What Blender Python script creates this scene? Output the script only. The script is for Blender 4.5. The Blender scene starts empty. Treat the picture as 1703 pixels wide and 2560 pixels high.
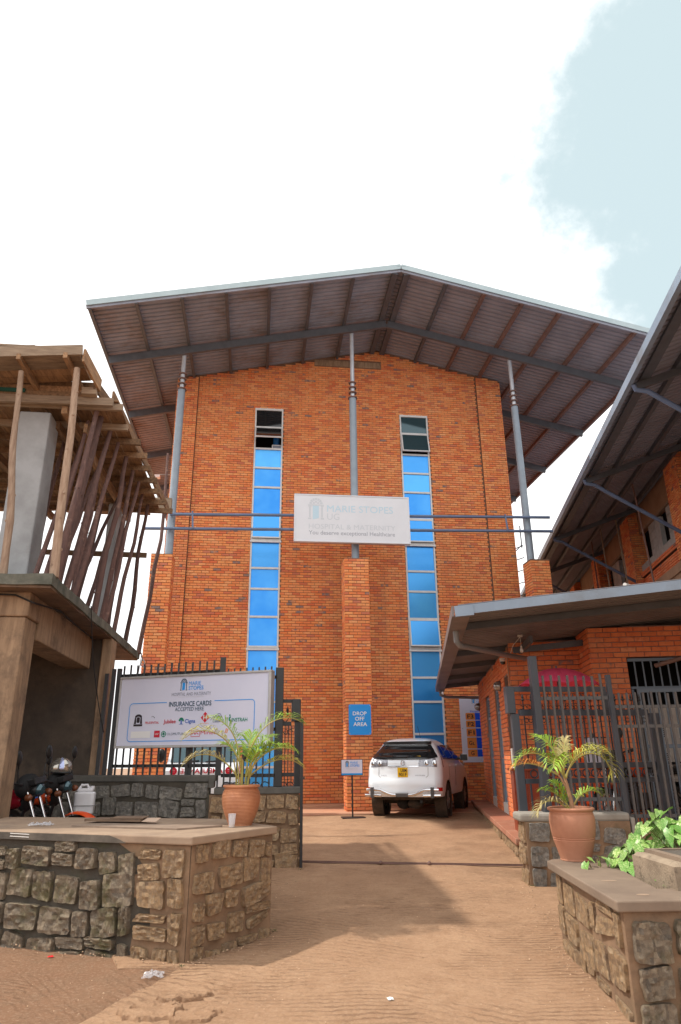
import bpy, bmesh, math, random
from math import sin, cos, pi, radians, sqrt, atan2
from mathutils import Vector, Matrix, noise
V = Vector
rnd = random.Random(11)
SC = bpy.context.scene
COL = SC.collection

# ------------------------------------------------------------------ camera
cam_d = bpy.data.cameras.new('camera')
cam_d.sensor_fit = 'HORIZONTAL'
cam_d.sensor_width = 24.0
cam_d.lens = 24.0
cam_d.clip_start = 0.05
cam_d.clip_end = 2000
cam = bpy.data.objects.new('camera', cam_d)
COL.objects.link(cam)
SC.camera = cam
YAW, PITCH, ROLL = radians(7.0), radians(19.8), radians(0.58)
fw = V((sin(YAW) * cos(PITCH), cos(YAW) * cos(PITCH), sin(PITCH)))
rt = V((cos(YAW), -sin(YAW), 0))
up = rt.cross(fw)
cr = rt * cos(ROLL) - up * sin(ROLL)
cu = up * cos(ROLL) + rt * sin(ROLL)
EYE = V((0, 0, 1.6))
cm = Matrix((cr, cu, -fw)).transposed().to_4x4()
cm.translation = EYE
cam.matrix_world = cm

# ------------------------------------------------------------------ world, sun, exposure
SUN_TRAVEL = V((4.60, -1.0, -6.8)).normalized()
wd = bpy.data.worlds.new('World')
SC.world = wd
wd.use_nodes = True
wn, wl = wd.node_tree.nodes, wd.node_tree.links
wn.clear()
wo = wn.new('ShaderNodeOutputWorld')
wb = wn.new('ShaderNodeBackground')
sky = wn.new('ShaderNodeTexSky')
sky.sky_type = 'NISHITA'
sky.sun_disc = False
sky.sun_elevation = math.asin(-SUN_TRAVEL.z)
sky.sun_rotation = atan2(-SUN_TRAVEL.x, -SUN_TRAVEL.y)
tc = wn.new('ShaderNodeTexCoord')
# a broad gap in the cloud towards the upper right, ragged at its edge
gap = wn.new('ShaderNodeVectorMath'); gap.operation = 'DOT_PRODUCT'
GAPDIR = (fw + cr * 0.776 + cu * 0.592).normalized()
gap.inputs[1].default_value = GAPDIR
nz = wn.new('ShaderNodeTexNoise'); nz.inputs['Scale'].default_value = 3.2; nz.inputs['Detail'].default_value = 9
nz.inputs['Roughness'].default_value = 0.62
ad = wn.new('ShaderNodeMath'); ad.operation = 'MULTIPLY_ADD'; ad.inputs[1].default_value = 0.17
rmp = wn.new('ShaderNodeMapRange'); rmp.interpolation_type = 'SMOOTHERSTEP'; rmp.inputs['To Max'].default_value = .93
rmp.inputs['From Min'].default_value = 1.002; rmp.inputs['From Max'].default_value = 1.038
# thin cloud elsewhere in the gap
nz2 = wn.new('ShaderNodeTexNoise'); nz2.inputs['Scale'].default_value = 1.6; nz2.inputs['Detail'].default_value = 7
cl = wn.new('ShaderNodeMix'); cl.data_type = 'RGBA'
cl.inputs[6].default_value = (6.35, 6.32, 6.3, 1); cl.inputs[7].default_value = (6.75, 6.75, 6.72, 1)
veil = wn.new('ShaderNodeMix'); veil.data_type = 'RGBA'; veil.inputs[0].default_value = 0.80
veil.inputs[7].default_value = (2.95, 3.65, 3.6, 1)
mx = wn.new('ShaderNodeMix'); mx.data_type = 'RGBA'
wl.new(tc.outputs['Generated'], gap.inputs[0]); wl.new(tc.outputs['Generated'], nz.inputs['Vector']); wl.new(tc.outputs['Generated'], nz2.inputs['Vector'])
wl.new(nz.outputs['Fac'], ad.inputs[0]); wl.new(gap.outputs['Value'], ad.inputs[2])
wl.new(ad.outputs[0], rmp.inputs['Value'])
wl.new(nz2.outputs['Fac'], cl.inputs[0])
wl.new(sky.outputs[0], veil.inputs[6])
wl.new(rmp.outputs['Result'], mx.inputs[0]); wl.new(cl.outputs[2], mx.inputs[6]); wl.new(veil.outputs[2], mx.inputs[7])
wl.new(mx.outputs[2], wb.inputs['Color'])
wb.inputs['Strength'].default_value = 0.14
wl.new(wb.outputs[0], wo.inputs[0])

sun_d = bpy.data.lights.new('sun', 'SUN')
sun_d.energy = 2.1
sun_d.angle = radians(1.2)
sun_d.color = (1.0, 0.93, 0.82)
sun = bpy.data.objects.new('sun', sun_d)
sun.rotation_euler = SUN_TRAVEL.to_track_quat('-Z', 'Y').to_euler()
COL.objects.link(sun)

SC.view_settings.view_transform = 'Standard'
SC.view_settings.look = 'None'
SC.view_settings.exposure = 0.76
SC.view_settings.gamma = 1.0
SC.view_settings.use_curve_mapping = False

# ------------------------------------------------------------------ helpers
ROOTM = {}

def tag(o, label=None, cat=None, group=None, kind=None):
    if label: o['label'] = label
    if cat: o['category'] = cat
    if group: o['group'] = group
    if kind: o['kind'] = kind
    return o

def thing(name, label, cat, loc=(0, 0, 0), rotz=0.0, group=None, M=None):
    o = bpy.data.objects.new(name, None)
    o.empty_display_size = 0.2
    COL.objects.link(o)
    if M is None:
        M = Matrix.Translation(V(loc)) @ Matrix.Rotation(rotz, 4, 'Z')
    o.matrix_basis = M
    ROOTM[o] = M
    return tag(o, label, cat, group)

class MB:
    def __init__(s, M=None):
        s.v = []; s.f = []; s.M = M
    def add(s, vs, fs):
        o = len(s.v)
        s.v += [V(p) for p in vs]
        s.f += [tuple(i + o for i in f) for f in fs]
        return s
    def bx(s, x0, x1, y0, y1, z0, z1):
        vs = [(x, y, z) for z in (z0, z1) for y in (y0, y1) for x in (x0, x1)]
        return s.add(vs, [(0, 2, 3, 1), (4, 5, 7, 6), (0, 1, 5, 4), (2, 6, 7, 3), (0, 4, 6, 2), (1, 3, 7, 5)])
    def box(s, c, u, v, w):
        c, u, v, w = V(c), V(u), V(v), V(w)
        vs = [c + u * a + v * b + w * d for d in (-.5, .5) for b in (-.5, .5) for a in (-.5, .5)]
        return s.add(vs, [(0, 2, 3, 1), (4, 5, 7, 6), (0, 1, 5, 4), (2, 6, 7, 3), (0, 4, 6, 2), (1, 3, 7, 5)])
    def bar(s, p0, p1, w, h, upv=(0, 0, 1)):
        p0, p1 = V(p0), V(p1); d = p1 - p0; u = V(upv)
        if abs(d.normalized().dot(u)) > .99: u = V((0, 1, 0))
        sd = d.cross(u).normalized(); u2 = sd.cross(d).normalized()
        return s.box((p0 + p1) / 2, sd * w, d, u2 * h)
    def tube(s, pts, r, seg=8, cap=True):
        pts = [V(p) for p in pts]; n = len(pts)
        rs = r if isinstance(r, (list, tuple)) else [r] * n
        t0 = (pts[1] - pts[0]).normalized()
        a = t0.orthogonal().normalized()
        rings = []
        for i in range(n):
            t = ((pts[min(i + 1, n - 1)] - pts[max(i - 1, 0)])).normalized()
            a = (a - t * a.dot(t)).normalized(); b = t.cross(a)
            rings.append([pts[i] + (a * cos(2 * pi * k / seg) + b * sin(2 * pi * k / seg)) * rs[i] for k in range(seg)])
        vs = [p for q in rings for p in q]; fs = []
        for i in range(n - 1):
            for k in range(seg):
                k2 = (k + 1) % seg
                fs.append((i * seg + k, i * seg + k2, (i + 1) * seg + k2, (i + 1) * seg + k))
        if cap:
            fs.append(tuple(range(seg))[::-1]); fs.append(tuple(range((n - 1) * seg, n * seg)))
        return s.add(vs, fs)
    def lathe(s, prof, c, seg=24, axis=(0, 0, 1), cap=True):
        c = V(c); ax = V(axis).normalized(); a = ax.orthogonal().normalized(); b = ax.cross(a)
        vs = []; fs = []; n = len(prof)
        for (r, z) in prof:
            for k in range(seg):
                t = 2 * pi * k / seg
                vs.append(c + ax * z + (a * cos(t) + b * sin(t)) * r)
        for i in range(n - 1):
            for k in range(seg):
                k2 = (k + 1) % seg
                fs.append((i * seg + k, i * seg + k2, (i + 1) * seg + k2, (i + 1) * seg + k))
        if cap:
            fs.append(tuple(range(seg))[::-1]); fs.append(tuple(range((n - 1) * seg, n * seg)))
        return s.add(vs, fs)
    def torus(s, c, axis, R_, r_, seg=20, seg2=8, a0=0, a1=2 * pi, ref=None):
        c = V(c); ax = V(axis).normalized(); a = V(ref).normalized() if ref else ax.orthogonal().normalized(); b = ax.cross(a)
        full = abs(a1 - a0 - 2 * pi) < 1e-6
        n = seg if full else seg + 1
        pts = [c + (a * cos(a0 + (a1 - a0) * i / seg) + b * sin(a0 + (a1 - a0) * i / seg)) * R_ for i in range(n)]
        vs = []; fs = []
        for i, p in enumerate(pts):
            rad = (p - c).normalized()
            for k in range(seg2):
                t = 2 * pi * k / seg2
                vs.append(p + (rad * cos(t) + ax * sin(t)) * r_)
        for i in range(n if full else n - 1):
            i2 = (i + 1) % n
            for k in range(seg2):
                k2 = (k + 1) % seg2
                fs.append((i * seg2 + k, i2 * seg2 + k, i2 * seg2 + k2, i * seg2 + k2))
        return s.add(vs, fs)
    def prism(s, poly, vec):
        poly = [V(p) for p in poly]; n = len(poly); vec = V(vec)
        vs = poly + [p + vec for p in poly]
        fs = [tuple(range(n))[::-1], tuple(range(n, 2 * n))] + [(i, (i + 1) % n, n + (i + 1) % n, n + i) for i in range(n)]
        return s.add(vs, fs)
    def quad(s, *p):
        return s.add(p, [tuple(range(len(p)))])
    def ball(s, c, r, seg=12, rings=8, sc=(1, 1, 1)):
        prof = [(max(1e-4, sin(pi * i / rings)), -cos(pi * i / rings)) for i in range(rings + 1)]
        m = MB().lathe(prof, (0, 0, 0), seg)
        c = V(c)
        return s.add([c + V((p.x * r * sc[0], p.y * r * sc[1], p.z * r * sc[2])) for p in m.v], m.f)
    def grid(s, fn, nu, nv):
        vs = [fn(i / nu, j / nv) for j in range(nv + 1) for i in range(nu + 1)]
        fs = [(j * (nu + 1) + i, j * (nu + 1) + i + 1, (j + 1) * (nu + 1) + i + 1, (j + 1) * (nu + 1) + i) for j in range(nv) for i in range(nu)]
        return s.add(vs, fs)
    def mesh(s, name, smooth=False, angle=40, recalc=True):
        me = bpy.data.meshes.new(name)
        me.from_pydata(s.v, [], s.f)
        if recalc and len(s.f) < 60000:
            bm = bmesh.new(); bm.from_mesh(me)
            bmesh.ops.recalc_face_normals(bm, faces=bm.faces)
            bm.to_mesh(me); bm.free()
        if smooth:
            me.polygons.foreach_set('use_smooth', [True] * len(me.polygons))
            if angle < 180: me.set_sharp_from_angle(angle=radians(angle))
        me.update()
        return me
    def build(s, name, mat, parent=None, smooth=False, angle=40, bevel=0, recalc=True, local=False, **kw):
        if s.M is not None:
            s.v = [s.M @ p for p in s.v]
        if parent is not None and not local:
            Mi = ROOTM[parent].inverted()
            s.v = [Mi @ p for p in s.v]
        me = s.mesh(name, smooth, angle, recalc)
        me.materials.append(mat)
        o = bpy.data.objects.new(name, me)
        COL.objects.link(o)
        if parent is not None:
            o.parent = parent; ROOTM[o] = ROOTM[parent]
        else:
            ROOTM[o] = Matrix.Identity(4)
        if bevel:
            b = o.modifiers.new('bevel', 'BEVEL'); b.width = bevel; b.segments = 2; b.limit_method = 'ANGLE'
        return tag(o, **kw)

def inst(name, me, M, parent=None, **kw):
    """one object sharing mesh data, placed by world matrix M"""
    o = bpy.data.objects.new(name, me)
    COL.objects.link(o)
    if parent is not None:
        o.parent = parent
        o.matrix_basis = ROOTM[parent].inverted() @ M
        ROOTM[o] = ROOTM[parent]
    else:
        o.matrix_basis = M
    return tag(o, **kw)

def copy_tree(o, parent=None):
    c = o.copy(); COL.objects.link(c)
    if parent is not None: c.parent = parent
    for ch in list(o.children): copy_tree(ch, c)
    return c

def frame(o, x, y, z):
    M = Matrix((V(x), V(y), V(z))).transposed().to_4x4(); M.translation = V(o)
    return M

def text(s, size, M, mat, parent, bold=0.0, align='LEFT', sx=1.0, name='lettering', spacing=1.0):
    """flat lettering; M maps x=right, y=up, z=out of the sign"""
    cu_ = bpy.data.curves.new(name, 'FONT')
    cu_.body = s; cu_.size = size; cu_.align_x = align; cu_.offset = bold; cu_.space_character = spacing
    cu_.resolution_u = 3
    to = bpy.data.objects.new(name, cu_)
    COL.objects.link(to)
    dg = bpy.context.evaluated_depsgraph_get()
    me = bpy.data.meshes.new_from_object(to.evaluated_get(dg))
    bpy.data.objects.remove(to)
    bpy.data.curves.remove(cu_)
    S = Matrix.Diagonal((sx, 1, 1, 1))
    MM = (ROOTM[parent].inverted() if parent else Matrix.Identity(4)) @ M @ S
    me.transform(MM)
    me.materials.clear(); me.materials.append(mat)
    o = bpy.data.objects.new(name, me)
    COL.objects.link(o)
    if parent: o.parent = parent; ROOTM[o] = ROOTM[parent]
    return o

# ------------------------------------------------------------------ materials
MATS = {}
class NT:
    def __init__(s, name):
        s.m = bpy.data.materials.new(name); s.m.use_nodes = True
        s.t = s.m.node_tree; s.n = s.t.nodes; s.l = s.t.links
        s.b = s.n['Principled BSDF']; MATS[name] = s.m
        s.geo = s.n.new('ShaderNodeNewGeometry'); s.pos = s.geo.outputs['Position']
    def mapping(s, scale=(1, 1, 1), rot=(0, 0, 0), src=None):
        k = s.n.new('ShaderNodeMapping'); k.inputs['Scale'].default_value = scale; k.inputs['Rotation'].default_value = rot
        s.l.new(src or s.pos, k.inputs['Vector']); return k.outputs[0]
    def noise(s, scale, detail=5, rough=.6, vec=None, dist=0):
        k = s.n.new('ShaderNodeTexNoise'); k.inputs['Scale'].default_value = scale; k.inputs['Detail'].default_value = detail
        k.inputs['Roughness'].default_value = rough; k.inputs['Distortion'].default_value = dist
        s.l.new(vec or s.pos, k.inputs['Vector']); return k.outputs['Fac']
    def rng(s, v, a, b, c=0.0, d=1.0):
        k = s.n.new('ShaderNodeMapRange'); k.inputs[1].default_value = a; k.inputs[2].default_value = b
        k.inputs[3].default_value = c; k.inputs[4].default_value = d; s.l.new(v, k.inputs[0]); return k.outputs[0]
    def mix(s, f, a, b, mode='MIX'):
        k = s.n.new('ShaderNodeMix'); k.data_type = 'RGBA'; k.blend_type = mode
        for i, x in ((0, f), (6, a), (7, b)):
            if isinstance(x, (int, float)): k.inputs[i].default_value = x
            elif isinstance(x, (tuple, list)): k.inputs[i].default_value = (x[0], x[1], x[2], 1)
            else: s.l.new(x, k.inputs[i])
        return k.outputs[2]
    def math(s, op, a, b=0.0, c=0.0):
        k = s.n.new('ShaderNodeMath'); k.operation = op
        for i, x in enumerate((a, b, c)):
            if isinstance(x, (int, float)): k.inputs[i].default_value = x
            else: s.l.new(x, k.inputs[i])
        return k.outputs[0]
    def ramp(s, v, stops, const=False):
        k = s.n.new('ShaderNodeValToRGB'); r = k.color_ramp
        if const: r.interpolation = 'CONSTANT'
        while len(r.elements) < len(stops): r.elements.new(.5)
        for e, (p, c) in zip(r.elements, stops): e.position = p; e.color = (c[0], c[1], c[2], 1)
        s.l.new(v, k.inputs[0]); return k.outputs[0]
    def rand(s):
        """one value per piece, whether it is an object of its own or an island of a joined mesh"""
        k = s.n.new('ShaderNodeObjectInfo')
        return s.math('FRACT', s.math('ADD', k.outputs['Random'], s.geo.outputs['Random Per Island']))
    def bump(s, h, strength=.3, dist=.01, prev=None):
        k = s.n.new('ShaderNodeBump'); k.inputs['Strength'].default_value = strength; k.inputs['Distance'].default_value = dist
        s.l.new(h, k.inputs['Height'])
        if prev is not None: s.l.new(prev, k.inputs['Normal'])
        s.l.new(k.outputs[0], s.b.inputs['Normal']); return k.outputs[0]
    def col(s, c):
        if isinstance(c, (tuple, list)): s.b.inputs['Base Color'].default_value = (c[0], c[1], c[2], 1)
        else: s.l.new(c, s.b.inputs['Base Color'])
        return s
    def set(s, rough=None, metal=None, spec=None, **kw):
        if rough is not None:
            if isinstance(rough, (int, float)): s.b.inputs['Roughness'].default_value = rough
            else: s.l.new(rough, s.b.inputs['Roughness'])
        if metal is not None: s.b.inputs['Metallic'].default_value = metal
        if spec is not None: s.b.inputs['Specular IOR Level'].default_value = spec
        for k, v in kw.items(): s.b.inputs[k].default_value = v
        return s

def pm(name, c1, c2=None, ns=6, lo=.35, hi=.65, rough=.6, metal=0.0, spec=.4, bs=0, bstr=.3, bdist=.01, var=0.0, c3=None, n3=1.5, lo3=.5, hi3=.7, stretch=(1, 1, 1), **kw):
    n = NT(name)
    vec = n.mapping(stretch) if stretch != (1, 1, 1) else None
    c = c1
    if c2 is not None: c = n.mix(n.rng(n.noise(ns, 7, .65, vec), lo, hi), c1, c2)
    if c3 is not None: c = n.mix(n.rng(n.noise(n3, 6, .7), lo3, hi3), c, c3)
    if var: 
        r = n.rng(n.rand(), 0, 1, 1 - var, 1 + var)
        k = n.n.new('ShaderNodeVectorMath'); k.operation = 'SCALE'; n.l.new(r, k.inputs['Scale'])
        if isinstance(c, tuple): k.inputs[0].default_value = c[:3]
        else: n.l.new(c, k.inputs[0])
        c = k.outputs[0]
    n.col(c).set(rough, metal, spec, **kw)
    if bs: n.bump(n.noise(bs, 6, .7, vec), bstr, bdist)
    return n.m

# -- fired clay brick: each brick its own tone, a few burnt grey-blue
def brick_mat(name, tones, dark, grime=0.25, burnt=.955):
    n = NT(name); r = n.rand()
    c = n.ramp(r, tones)
    c = n.mix(n.math('MULTIPLY', n.rng(n.noise(9, 6, .7), .48, .75), .8), c, dark)
    c = n.mix(n.math('MULTIPLY', n.rng(n.noise(60, 4, .6), .5, .75), .35), c, (.62, .36, .2))
    r2 = n.math('FRACT', n.math('MULTIPLY', r, 37.7))
    c = n.mix(n.math('MULTIPLY', n.math('GREATER_THAN', r2, burnt), n.rng(n.noise(7, 3, .5), .38, .55)), c, (.27, .19, .17))
    c = n.mix(n.math('MULTIPLY', n.rng(n.noise(6.5, 2, .5), .73, .755), .6), c, (.21, .17, .17))
    c = n.mix(n.math('MULTIPLY', n.rng(n.noise(.55, 5, .6), .5, .8), grime), c, (.22, .10, .06))
    st = n.noise(1.0, 6, .65, n.mapping((1.6, 1.6, .22)))
    c = n.mix(n.math('MULTIPLY', n.rng(st, .52, .74), .38), c, (.40, .20, .12))
    c = n.mix(n.math('MULTIPLY', n.rng(n.noise(.8, 6, .7, n.mapping((1, 1, .7))), .54, .74), .30), c, (.86, .48, .25))
    c = n.mix(n.math('MULTIPLY', n.rng(n.noise(2.6, 6, .75), .56, .72), .25), c, (.42, .17, .09))
    n.col(c).set(.85, 0, .25)
    n.bump(n.noise(55, 5, .65), .35, .006)
    return n.m
BRICK = brick_mat('orange_brick', [(0, (.82, .235, .075)), (.2, (.86, .32, .11)), (.42, (.88, .37, .14)), (.60, (.78, .195, .07)), (.78, (.88, .41, .175)), (.9, (.72, .165, .065)), (1, (.58, .19, .115))], (.72, .185, .06), .14, .98)
BRICK2 = brick_mat('red_brick', [(0, (.80, .22, .085)), (.35, (.85, .27, .105)), (.7, (.76, .18, .07)), (1, (.82, .34, .17))], (.60, .12, .05), .2, .99)
MORTAR = pm('mortar', (.24, .14, .09), (.17, .10, .065), 8, rough=.95, bs=90, bstr=.4, bdist=.004)
MORTAR2 = pm('red_mortar', (.34, .24, .20), (.24, .15, .12), 8, rough=.95, bs=90, bstr=.4, bdist=.004)
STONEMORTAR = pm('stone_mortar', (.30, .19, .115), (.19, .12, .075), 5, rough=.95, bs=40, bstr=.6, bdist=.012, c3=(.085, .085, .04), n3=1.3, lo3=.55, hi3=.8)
STONEMORTAR_D = pm('dark_stone_mortar', (.105, .088, .068), (.065, .055, .044), 5, rough=.95, bs=40, bstr=.6, bdist=.012, c3=(.055, .062, .025), n3=1.6, lo3=.52, hi3=.75)  # darker joint mortar with mossy patches
def stone_mat(name, tones, moss=0.0):
    n = NT(name); r = n.rand()
    c = n.ramp(r, tones)
    c = n.mix(n.rng(n.noise(14, 8, .75), .40, .68), c, n.mix(.6, c, (.055, .045, .04)))
    c = n.mix(n.math('MULTIPLY', n.rng(n.noise(45, 4, .7), .56, .70), .55), c, (.62, .54, .44))
    if moss: c = n.mix(n.math('MULTIPLY', n.rng(n.noise(3.0, 6, .75), .52, .66), moss), c, (.12, .125, .02))
    n.col(c).set(.92, 0, .25)
    b1 = n.bump(n.noise(13, 9, .78), 1.0, .075)
    n.bump(n.noise(60, 5, .75), .8, .016, b1)
    return n.m
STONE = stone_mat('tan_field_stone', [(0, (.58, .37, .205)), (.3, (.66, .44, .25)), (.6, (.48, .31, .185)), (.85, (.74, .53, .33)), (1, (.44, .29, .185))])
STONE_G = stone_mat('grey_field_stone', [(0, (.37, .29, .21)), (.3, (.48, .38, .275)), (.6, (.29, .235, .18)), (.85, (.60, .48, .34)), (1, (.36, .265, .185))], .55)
STONE_D = stone_mat('dark_field_stone', [(0, (.33, .31, .28)), (.4, (.44, .405, .36)), (.7, (.27, .26, .24)), (1, (.50, .45, .385))], .15)
CONC = pm('concrete', (.36, .33, .29), (.25, .225, .19), 3.5, rough=.9, bs=30, bstr=.35, bdist=.006, c3=(.12, .10, .08), n3=1.2, lo3=.56, hi3=.8)
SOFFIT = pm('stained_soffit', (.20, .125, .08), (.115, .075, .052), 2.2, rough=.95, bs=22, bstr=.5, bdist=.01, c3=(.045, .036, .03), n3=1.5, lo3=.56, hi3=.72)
CONC_L = pm('pale_concrete', (.40, .415, .43), (.31, .32, .33), 3, rough=.88, bs=26, bstr=.3, bdist=.006, c3=(.22, .21, .20), n3=1.6, lo3=.6, hi3=.8)
CONC_B = pm('board_marked_concrete', (.38, .255, .16), (.23, .15, .095), 4, rough=.92, bs=20, bstr=.4, bdist=.008, c3=(.10, .068, .05), n3=1.4, lo3=.5, hi3=.72, stretch=(3, 3, .5))
CONC_D = pm('stained_concrete', (.16, .135, .11), (.075, .065, .055), 3, rough=.92, bs=24, bstr=.4, bdist=.008, c3=(.30, .25, .19), n3=2.2, lo3=.6, hi3=.75)
SLABEDGE = pm('mossy_slab_concrete', (.17, .165, .135), (.07, .075, .06), 4, rough=.92, bs=30, bstr=.5, bdist=.01, c3=(.34, .32, .27), n3=5, lo3=.62, hi3=.75)
CAP_L = pm('dusty_cap_concrete', (.37, .265, .185), (.27, .19, .135), 3, rough=.9, bs=40, bstr=.4, bdist=.004, c3=(.24, .19, .15), n3=1.4, lo3=.55, hi3=.8)
CAP_R = pm('grey_brown_cap_concrete', (.25, .185, .135), (.185, .135, .10), 2.5, rough=.85, bs=40, bstr=.3, bdist=.004, c3=(.15, .11, .08), n3=1.1, lo3=.55, hi3=.8)
CAP_D = pm('dark_cap_concrete', (.14, .13, .115), (.09, .085, .075), 4, rough=.9, bs=40, bstr=.4, bdist=.005)
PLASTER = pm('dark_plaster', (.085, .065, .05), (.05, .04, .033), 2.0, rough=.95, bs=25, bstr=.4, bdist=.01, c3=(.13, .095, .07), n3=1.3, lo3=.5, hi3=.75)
PLASTER_T = pm('tan_plaster', (.42, .28, .18), (.34, .22, .14), 2.0, rough=.9, bs=25, bstr=.25, bdist=.006)
BLOCK = pm('grey_block', (.46, .46, .45), (.36, .36, .35), 6, rough=.95, bs=40, bstr=.5, bdist=.008, var=.12)
REDSTEP = pm('red_oxide_floor', (.46, .20, .125), (.36, .15, .095), 3, rough=.7, bs=30, bstr=.2, bdist=.004, c3=(.52, .34, .24), n3=2, lo3=.5, hi3=.75)
SHEET = pm('roof_sheet_underside', (.315, .335, .40), (.25, .265, .315), 1.6, rough=.65, metal=.0, spec=.3, c3=(.22, .18, .165), n3=.9, lo3=.5, hi3=.72)
SHEET_T = pm('roof_sheet_rust', (.32, .315, .36), (.25, .245, .28), 1.2, rough=.65, metal=.0, spec=.3)
SHEET_A = pm('annex_roof_sheet', (.21, .20, .21), (.16, .15, .16), 1.6, rough=.65, spec=.3)  # darker than the main roof sheet: shade under the annex put into its colour
STEEL = pm('blue_grey_steel_paint', (.29, .35, .41), (.24, .29, .345), 3, rough=.42, spec=.5, c3=(.22, .15, .10), n3=6, lo3=.66, hi3=.74)
STEEL_B = pm('blue_steel_paint', (.135, .185, .30), (.11, .15, .24), 3, rough=.4, spec=.5)
STEEL_D = pm('dark_steel', (.105, .11, .125), (.08, .085, .095), 4, rough=.5, spec=.5)
RUSTP = pm('rust_primer_steel', (.22, .125, .10), (.15, .09, .075), 5, rough=.6)
FLASH = pm('pale_flashing', (.42, .50, .52), (.36, .44, .46), 2, rough=.45, metal=.2, c3=(.42, .27, .15), n3=1.7, lo3=.66, hi3=.70)
FASCIA = pm('blue_grey_fascia', (.28, .36, .46), (.235, .30, .39), 1.2, rough=.4, spec=.5, c3=(.20, .23, .27), n3=.8)
WHITEPIPE = pm('white_galvanised_pipe', (.62, .65, .70), (.50, .53, .58), 4, rough=.35, metal=.3)
GREYPIPE = pm('grey_pvc', (.22, .225, .235), None, rough=.4, spec=.5)
BLACK = pm('black_gate_paint', (.016, .016, .017), (.024, .024, .025), 8, rough=.4, spec=.5)
CHARC = pm('charcoal_gate_paint', (.05, .056, .07), (.042, .047, .058), 4, rough=.38, spec=.5)
GREYBAR = pm('weathered_grey_paint', (.085, .085, .09), (.12, .105, .095), 9, rough=.5, spec=.4)
GRILL = pm('blue_grey_grill_paint', (.13, .17, .22), None, rough=.4, spec=.5)
DOORP = pm('grey_blue_door_paint', (.25, .315, .40), (.21, .27, .34), 3, rough=.4, spec=.5)
RIDGEWOOD = dict(stretch=(1, 1, 1))
WOOD = pm('formwork_timber', (.34, .20, .105), (.16, .095, .055), 4, rough=.8, bs=18, bstr=.3, bdist=.006, var=.42, stretch=(6, 1, 6))
WOOD_W = pm('weathered_timber', (.36, .27, .19), (.23, .165, .115), 4, rough=.85, bs=18, bstr=.4, bdist=.006, var=.2, stretch=(1, 5, 8))
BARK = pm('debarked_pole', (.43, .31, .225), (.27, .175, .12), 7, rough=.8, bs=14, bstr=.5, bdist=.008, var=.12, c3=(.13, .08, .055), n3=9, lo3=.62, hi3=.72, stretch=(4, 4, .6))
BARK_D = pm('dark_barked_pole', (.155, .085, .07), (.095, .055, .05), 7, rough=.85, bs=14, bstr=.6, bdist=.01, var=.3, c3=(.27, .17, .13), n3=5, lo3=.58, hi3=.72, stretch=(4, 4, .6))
GLASSB = NT('blue_mirror_glass'); 
_c = GLASSB.mix(GLASSB.rng(GLASSB.rand(), 0, 1), (.015, .27, .84), (.10, .50, 1.0))
GLASSB.col(GLASSB.mix(GLASSB.rng(GLASSB.noise(.9, 3), .4, .7), _c, (.07, .40, .93))).set(.22, .45, .6); GLASSB = GLASSB.m
GLASSD = pm('dark_glass', (.012, .014, .016), None, rough=.04, spec=.7)
GLASST = pm('tinted_glass', (.05, .10, .12), None, rough=.05, spec=.8, metal=.4)
ALU = pm('white_window_frame', (.74, .74, .74), (.64, .64, .64), 6, rough=.4)
SHADE = pm('interior_shade', (.012, .011, .010), None, rough=.9)  # near-black colour used in place of shade in rooms, vents and gaps
WHITE = pm('white_board', (.74, .75, .79), (.70, .71, .75), 1.5, rough=.4)
BOARD = pm('lilac_white_board', (.72, .73, .88), (.66, .68, .84), 1.2, rough=.35)
FRAMEA = pm('aluminium_sign_frame', (.52, .51, .50), (.42, .41, .41), 4, rough=.4, metal=.3)
SKYB = pm('sky_blue_print', (.02, .33, .85), None, rough=.4)
SIGNBLUE = pm('drop_sign_blue', (.015, .30, .80), None, rough=.35)
NAVY = pm('navy_print', (.045, .10, .16), None, rough=.5)
GREYPR = pm('grey_print', (.27, .29, .36), None, rough=.5)
FADEB = pm('faded_blue_print', (.52, .68, .78), None, rough=.5)
FADEG = pm('faded_grey_print', (.60, .63, .67), None, rough=.5)
MIDG = pm('mid_grey_print', (.36, .37, .42), None, rough=.5)
ORANGEP = pm('orange_print', (.82, .30, .075), None, rough=.5)
ROYAL = pm('royal_blue_print', (.01, .10, .85), None, rough=.4)
BLACKP = pm('black_print', (.03, .02, .03), None, rough=.5)
REDP = pm('red_print', (.60, .015, .04), None, rough=.5)
GREENP = pm('green_print', (.015, .26, .16), None, rough=.5)
BLUEP = pm('blue_print', (.02, .12, .50), None, rough=.5)
WHITEP = pm('white_print', (.85, .85, .85), None, rough=.5)
YELLOWP = pm('yellow_plate', (.85, .52, .01), None, rough=.4)
CARPAINT = pm('white_car_paint', (.86, .92, .98), None, rough=.25, spec=.5, **{'Coat Weight': .6, 'Coat Roughness': .05})
CHROME = pm('chrome', (.75, .75, .77), None, rough=.12, metal=1.0)
RUBBER = pm('tyre_rubber', (.030, .026, .023), (.10, .07, .048), 5, rough=.85, lo=.5, hi=.8)
RIM = pm('alloy_rim', (.42, .41, .40), None, rough=.35, metal=.8)
PLASTICB = pm('black_plastic', (.018, .018, .019), None, rough=.4)
UNDER = pm('dusty_underbody', (.10, .07, .05), (.05, .04, .03), 8, rough=.9)
LAMPCLR = pm('clear_tail_lamp', (.42, .43, .47), (.20, .20, .23), 26, rough=.1, metal=.35, spec=.8)
LAMPRED = pm('red_reflector', (.55, .01, .01), None, rough=.15, spec=.7)
TERRA = pm('terracotta', (.50, .235, .145), (.40, .175, .105), 3, rough=.75, bs=60, bstr=.15, bdist=.003, c3=(.28, .13, .085), n3=2.2, lo3=.55, hi3=.8)
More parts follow.
